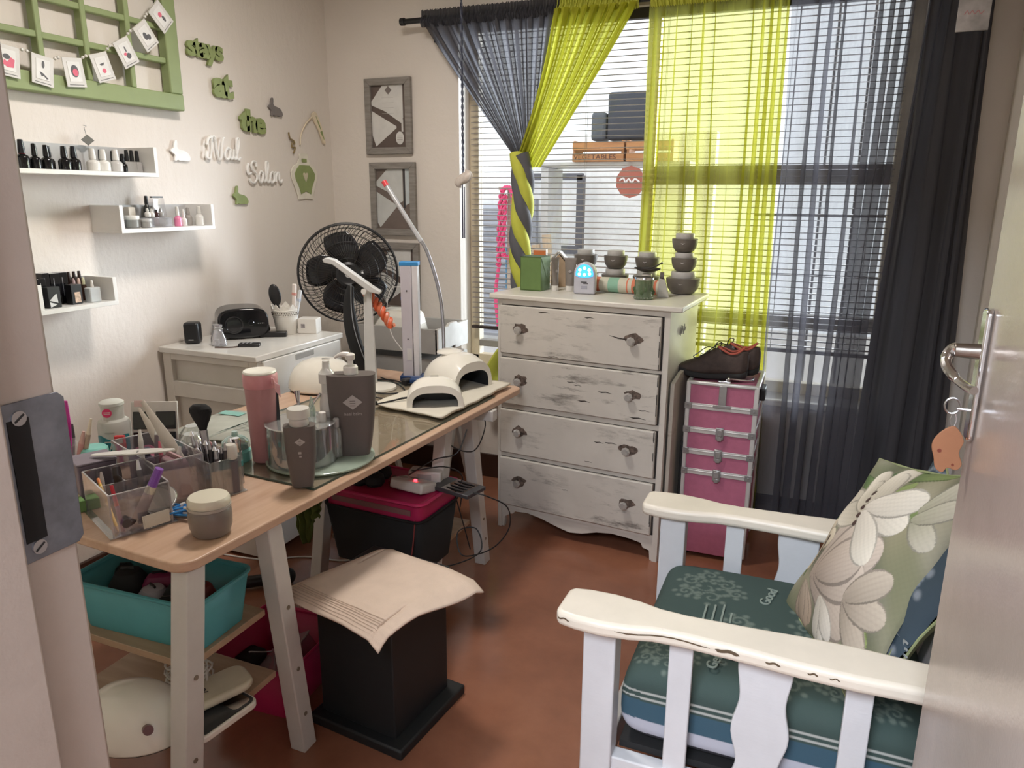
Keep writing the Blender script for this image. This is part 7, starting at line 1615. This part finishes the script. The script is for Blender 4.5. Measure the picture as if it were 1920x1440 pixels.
def floral(u, v):
    n1, n2 = fnoise(u, v, 1.1, .7), fnoise(u, v, 2.7, 2.1)
    g0, g1, g2, gd = map(np.array, ((.27, .245, .155), (.12, .135, .075), (.50, .45, .37), (.045, .055, .038)))
    a = sm(3 * n1)[:, None]; b = sm(5 * n2 - 1)[:, None]
    rgb = g0 * (1 - a) + g1 * a; rgb = rgb * (1 - .4 * b) + g2 * .4 * b
    d = sm(6 * (fnoise(u, v, 1.9, 4.4) - .35))[:, None]; rgb = rgb * (1 - .7 * d) + gd * .7 * d
    fine = (1 + .03 * np.sin(u * 210) * np.sin(v * 210))[:, None]
    def petal(cx, cy, ang, L, W, col, tip=(.60, .54, .46)):
        nonlocal rgb
        ca, sa = math.cos(ang), math.sin(ang); du, dv = u - cx, v - cy
        s = (du * ca + dv * sa) / L; t = (-du * sa + dv * ca)
        wd = W * np.sqrt(np.clip(s * (1.05 - s) * 4, 0, None)) * (.75 + .45 * s)
        k = (s > 0) & (s < 1.05) & (np.abs(t) < wd); q = np.clip(np.abs(t) / np.maximum(wd, 1e-5), 0, 1)
        c0, c1 = np.array(col), np.array(tip); c = c0 + (c1 - c0) * np.clip(s, 0, 1)[:, None]
        c = c * (1.0 - .06 * np.clip(np.sin(t * 260), 0, 1))[:, None]
        c = np.where((q > .86)[:, None], c * .55, c); c = c * (1 + .12 * (t / np.maximum(wd, 1e-5)))[:, None]
        rgb = np.where(k[:, None], c, rgb)
    def leaf(cx, cy, ang, L, W): petal(cx, cy, ang, L, W, (.06, .11, .04), (.22, .27, .10))
    for a_ in ((.20, .55, 2.4, .3, .04), (.35, .65, .8, .35, .05), (.15, .30, 2.9, .25, .04), (.55, .72, .3, .35, .05), (.30, .93, .2, .5, .06), (.05, .88, -.3, .4, .05), (.10, .22, 1.9, .3, .035), (.62, .30, -.3, .3, .05)): leaf(*a_)
    # large pale bloom in the middle
    for i, an in enumerate((.55, 1.15, -.15, .85, .25, .55)): petal(.26 + .01 * i, .27 + .008 * i, an, .56 - .03 * i, .125, (.30, .235, .19), (.50, .425, .36))
    # upper bloom
    for i, an in enumerate((2.9, 2.3, 1.7, 3.3, 2.6, 2.0)): petal(.42 + .012 * i, .66 + .01 * i, an, .36 - .02 * i, .085, (.32, .28, .21), (.60, .545, .45))
    for i, an in enumerate((-.2, .3, -.6)): petal(.40, .76 - .03 * i, an, .36, .08, (.50, .45, .38), (.62, .58, .50))
    for i in range(5): petal(.385 - .012 * i, .62 + .045 * i, .4, .035, .016, (.05, .025, .02), (.05, .025, .02))
    for i, an in enumerate((.2, .9, -.5, .5)): petal(.76, .80 - .02 * i, an, .22, .055, (.28, .27, .19), (.48, .45, .37))
    for i, an in enumerate((-.5, .1, .7)): petal(.66, .30, an, .28, .065, (.30, .25, .20), (.44, .38, .31))
    # side bloom at the far edge
    for i, an in enumerate((2.7, 2.1, 3.5, 1.4, 4.1, .8, 2.8, 1.9)): petal(.13, .42, an, .20 - .008 * i, .060, (.36, .29, .20), (.60, .52, .40))
    for i in range(5): petal(.15 + .008 * i, .31 + .040 * i, 1.2, .04, .016, (.06, .03, .02), (.05, .025, .02))
    # low bloom
    for i, an in enumerate((-1.2, -.8, -1.6, -1.0, -1.35)): petal(.22, .23, an, .24, .060, (.40, .32, .25), (.36, .27, .20))
    for i, an in enumerate((-.9, -.5, -1.3)): petal(.45, .22, an, .24, .05, (.50, .45, .38), (.60, .56, .50))
    return np.clip(rgb * fine, 0, 1)
pillow('floral_cushion', 'large scatter cushion printed with pale protea flowers and green leaves', (.194, 2.00, .856), (.007, 1.95, .430), (.165, 1.50, .448), (.40, 1.74, .935), .075, 230, floral)
bl2 = scrolls(.30, .30, 3.0) + scrolls(.62, .55, 3.0, -1) + scrolls(.3, .8, 2.6) + scrolls(.8, .2, 2.4)
def damask(u, v):
    base, hi = np.array([.030, .050, .070]), np.array([.22, .25, .29])
    m = blobmask(u, v, bl2); rgb = base + (hi - base) * (m * .8)[:, None]
    return rgb
bk = pillow('back_cushion', 'dark blue damask back cushion with pale scrolls behind the flowery one', (.34, 2.08, .88), (.19, 2.06, .44), (.175, 1.53, .44), (.36, 1.55, .80), .06, 150, damask)
for s_, v_, k in (('ODE', (.232, 1.600, .585), .050), ):
    text('lettering', s_, k, mat((.30, .33, .34), .8), bk, v_, (PI / 2, R(-8), R(-70)), ext=.001)
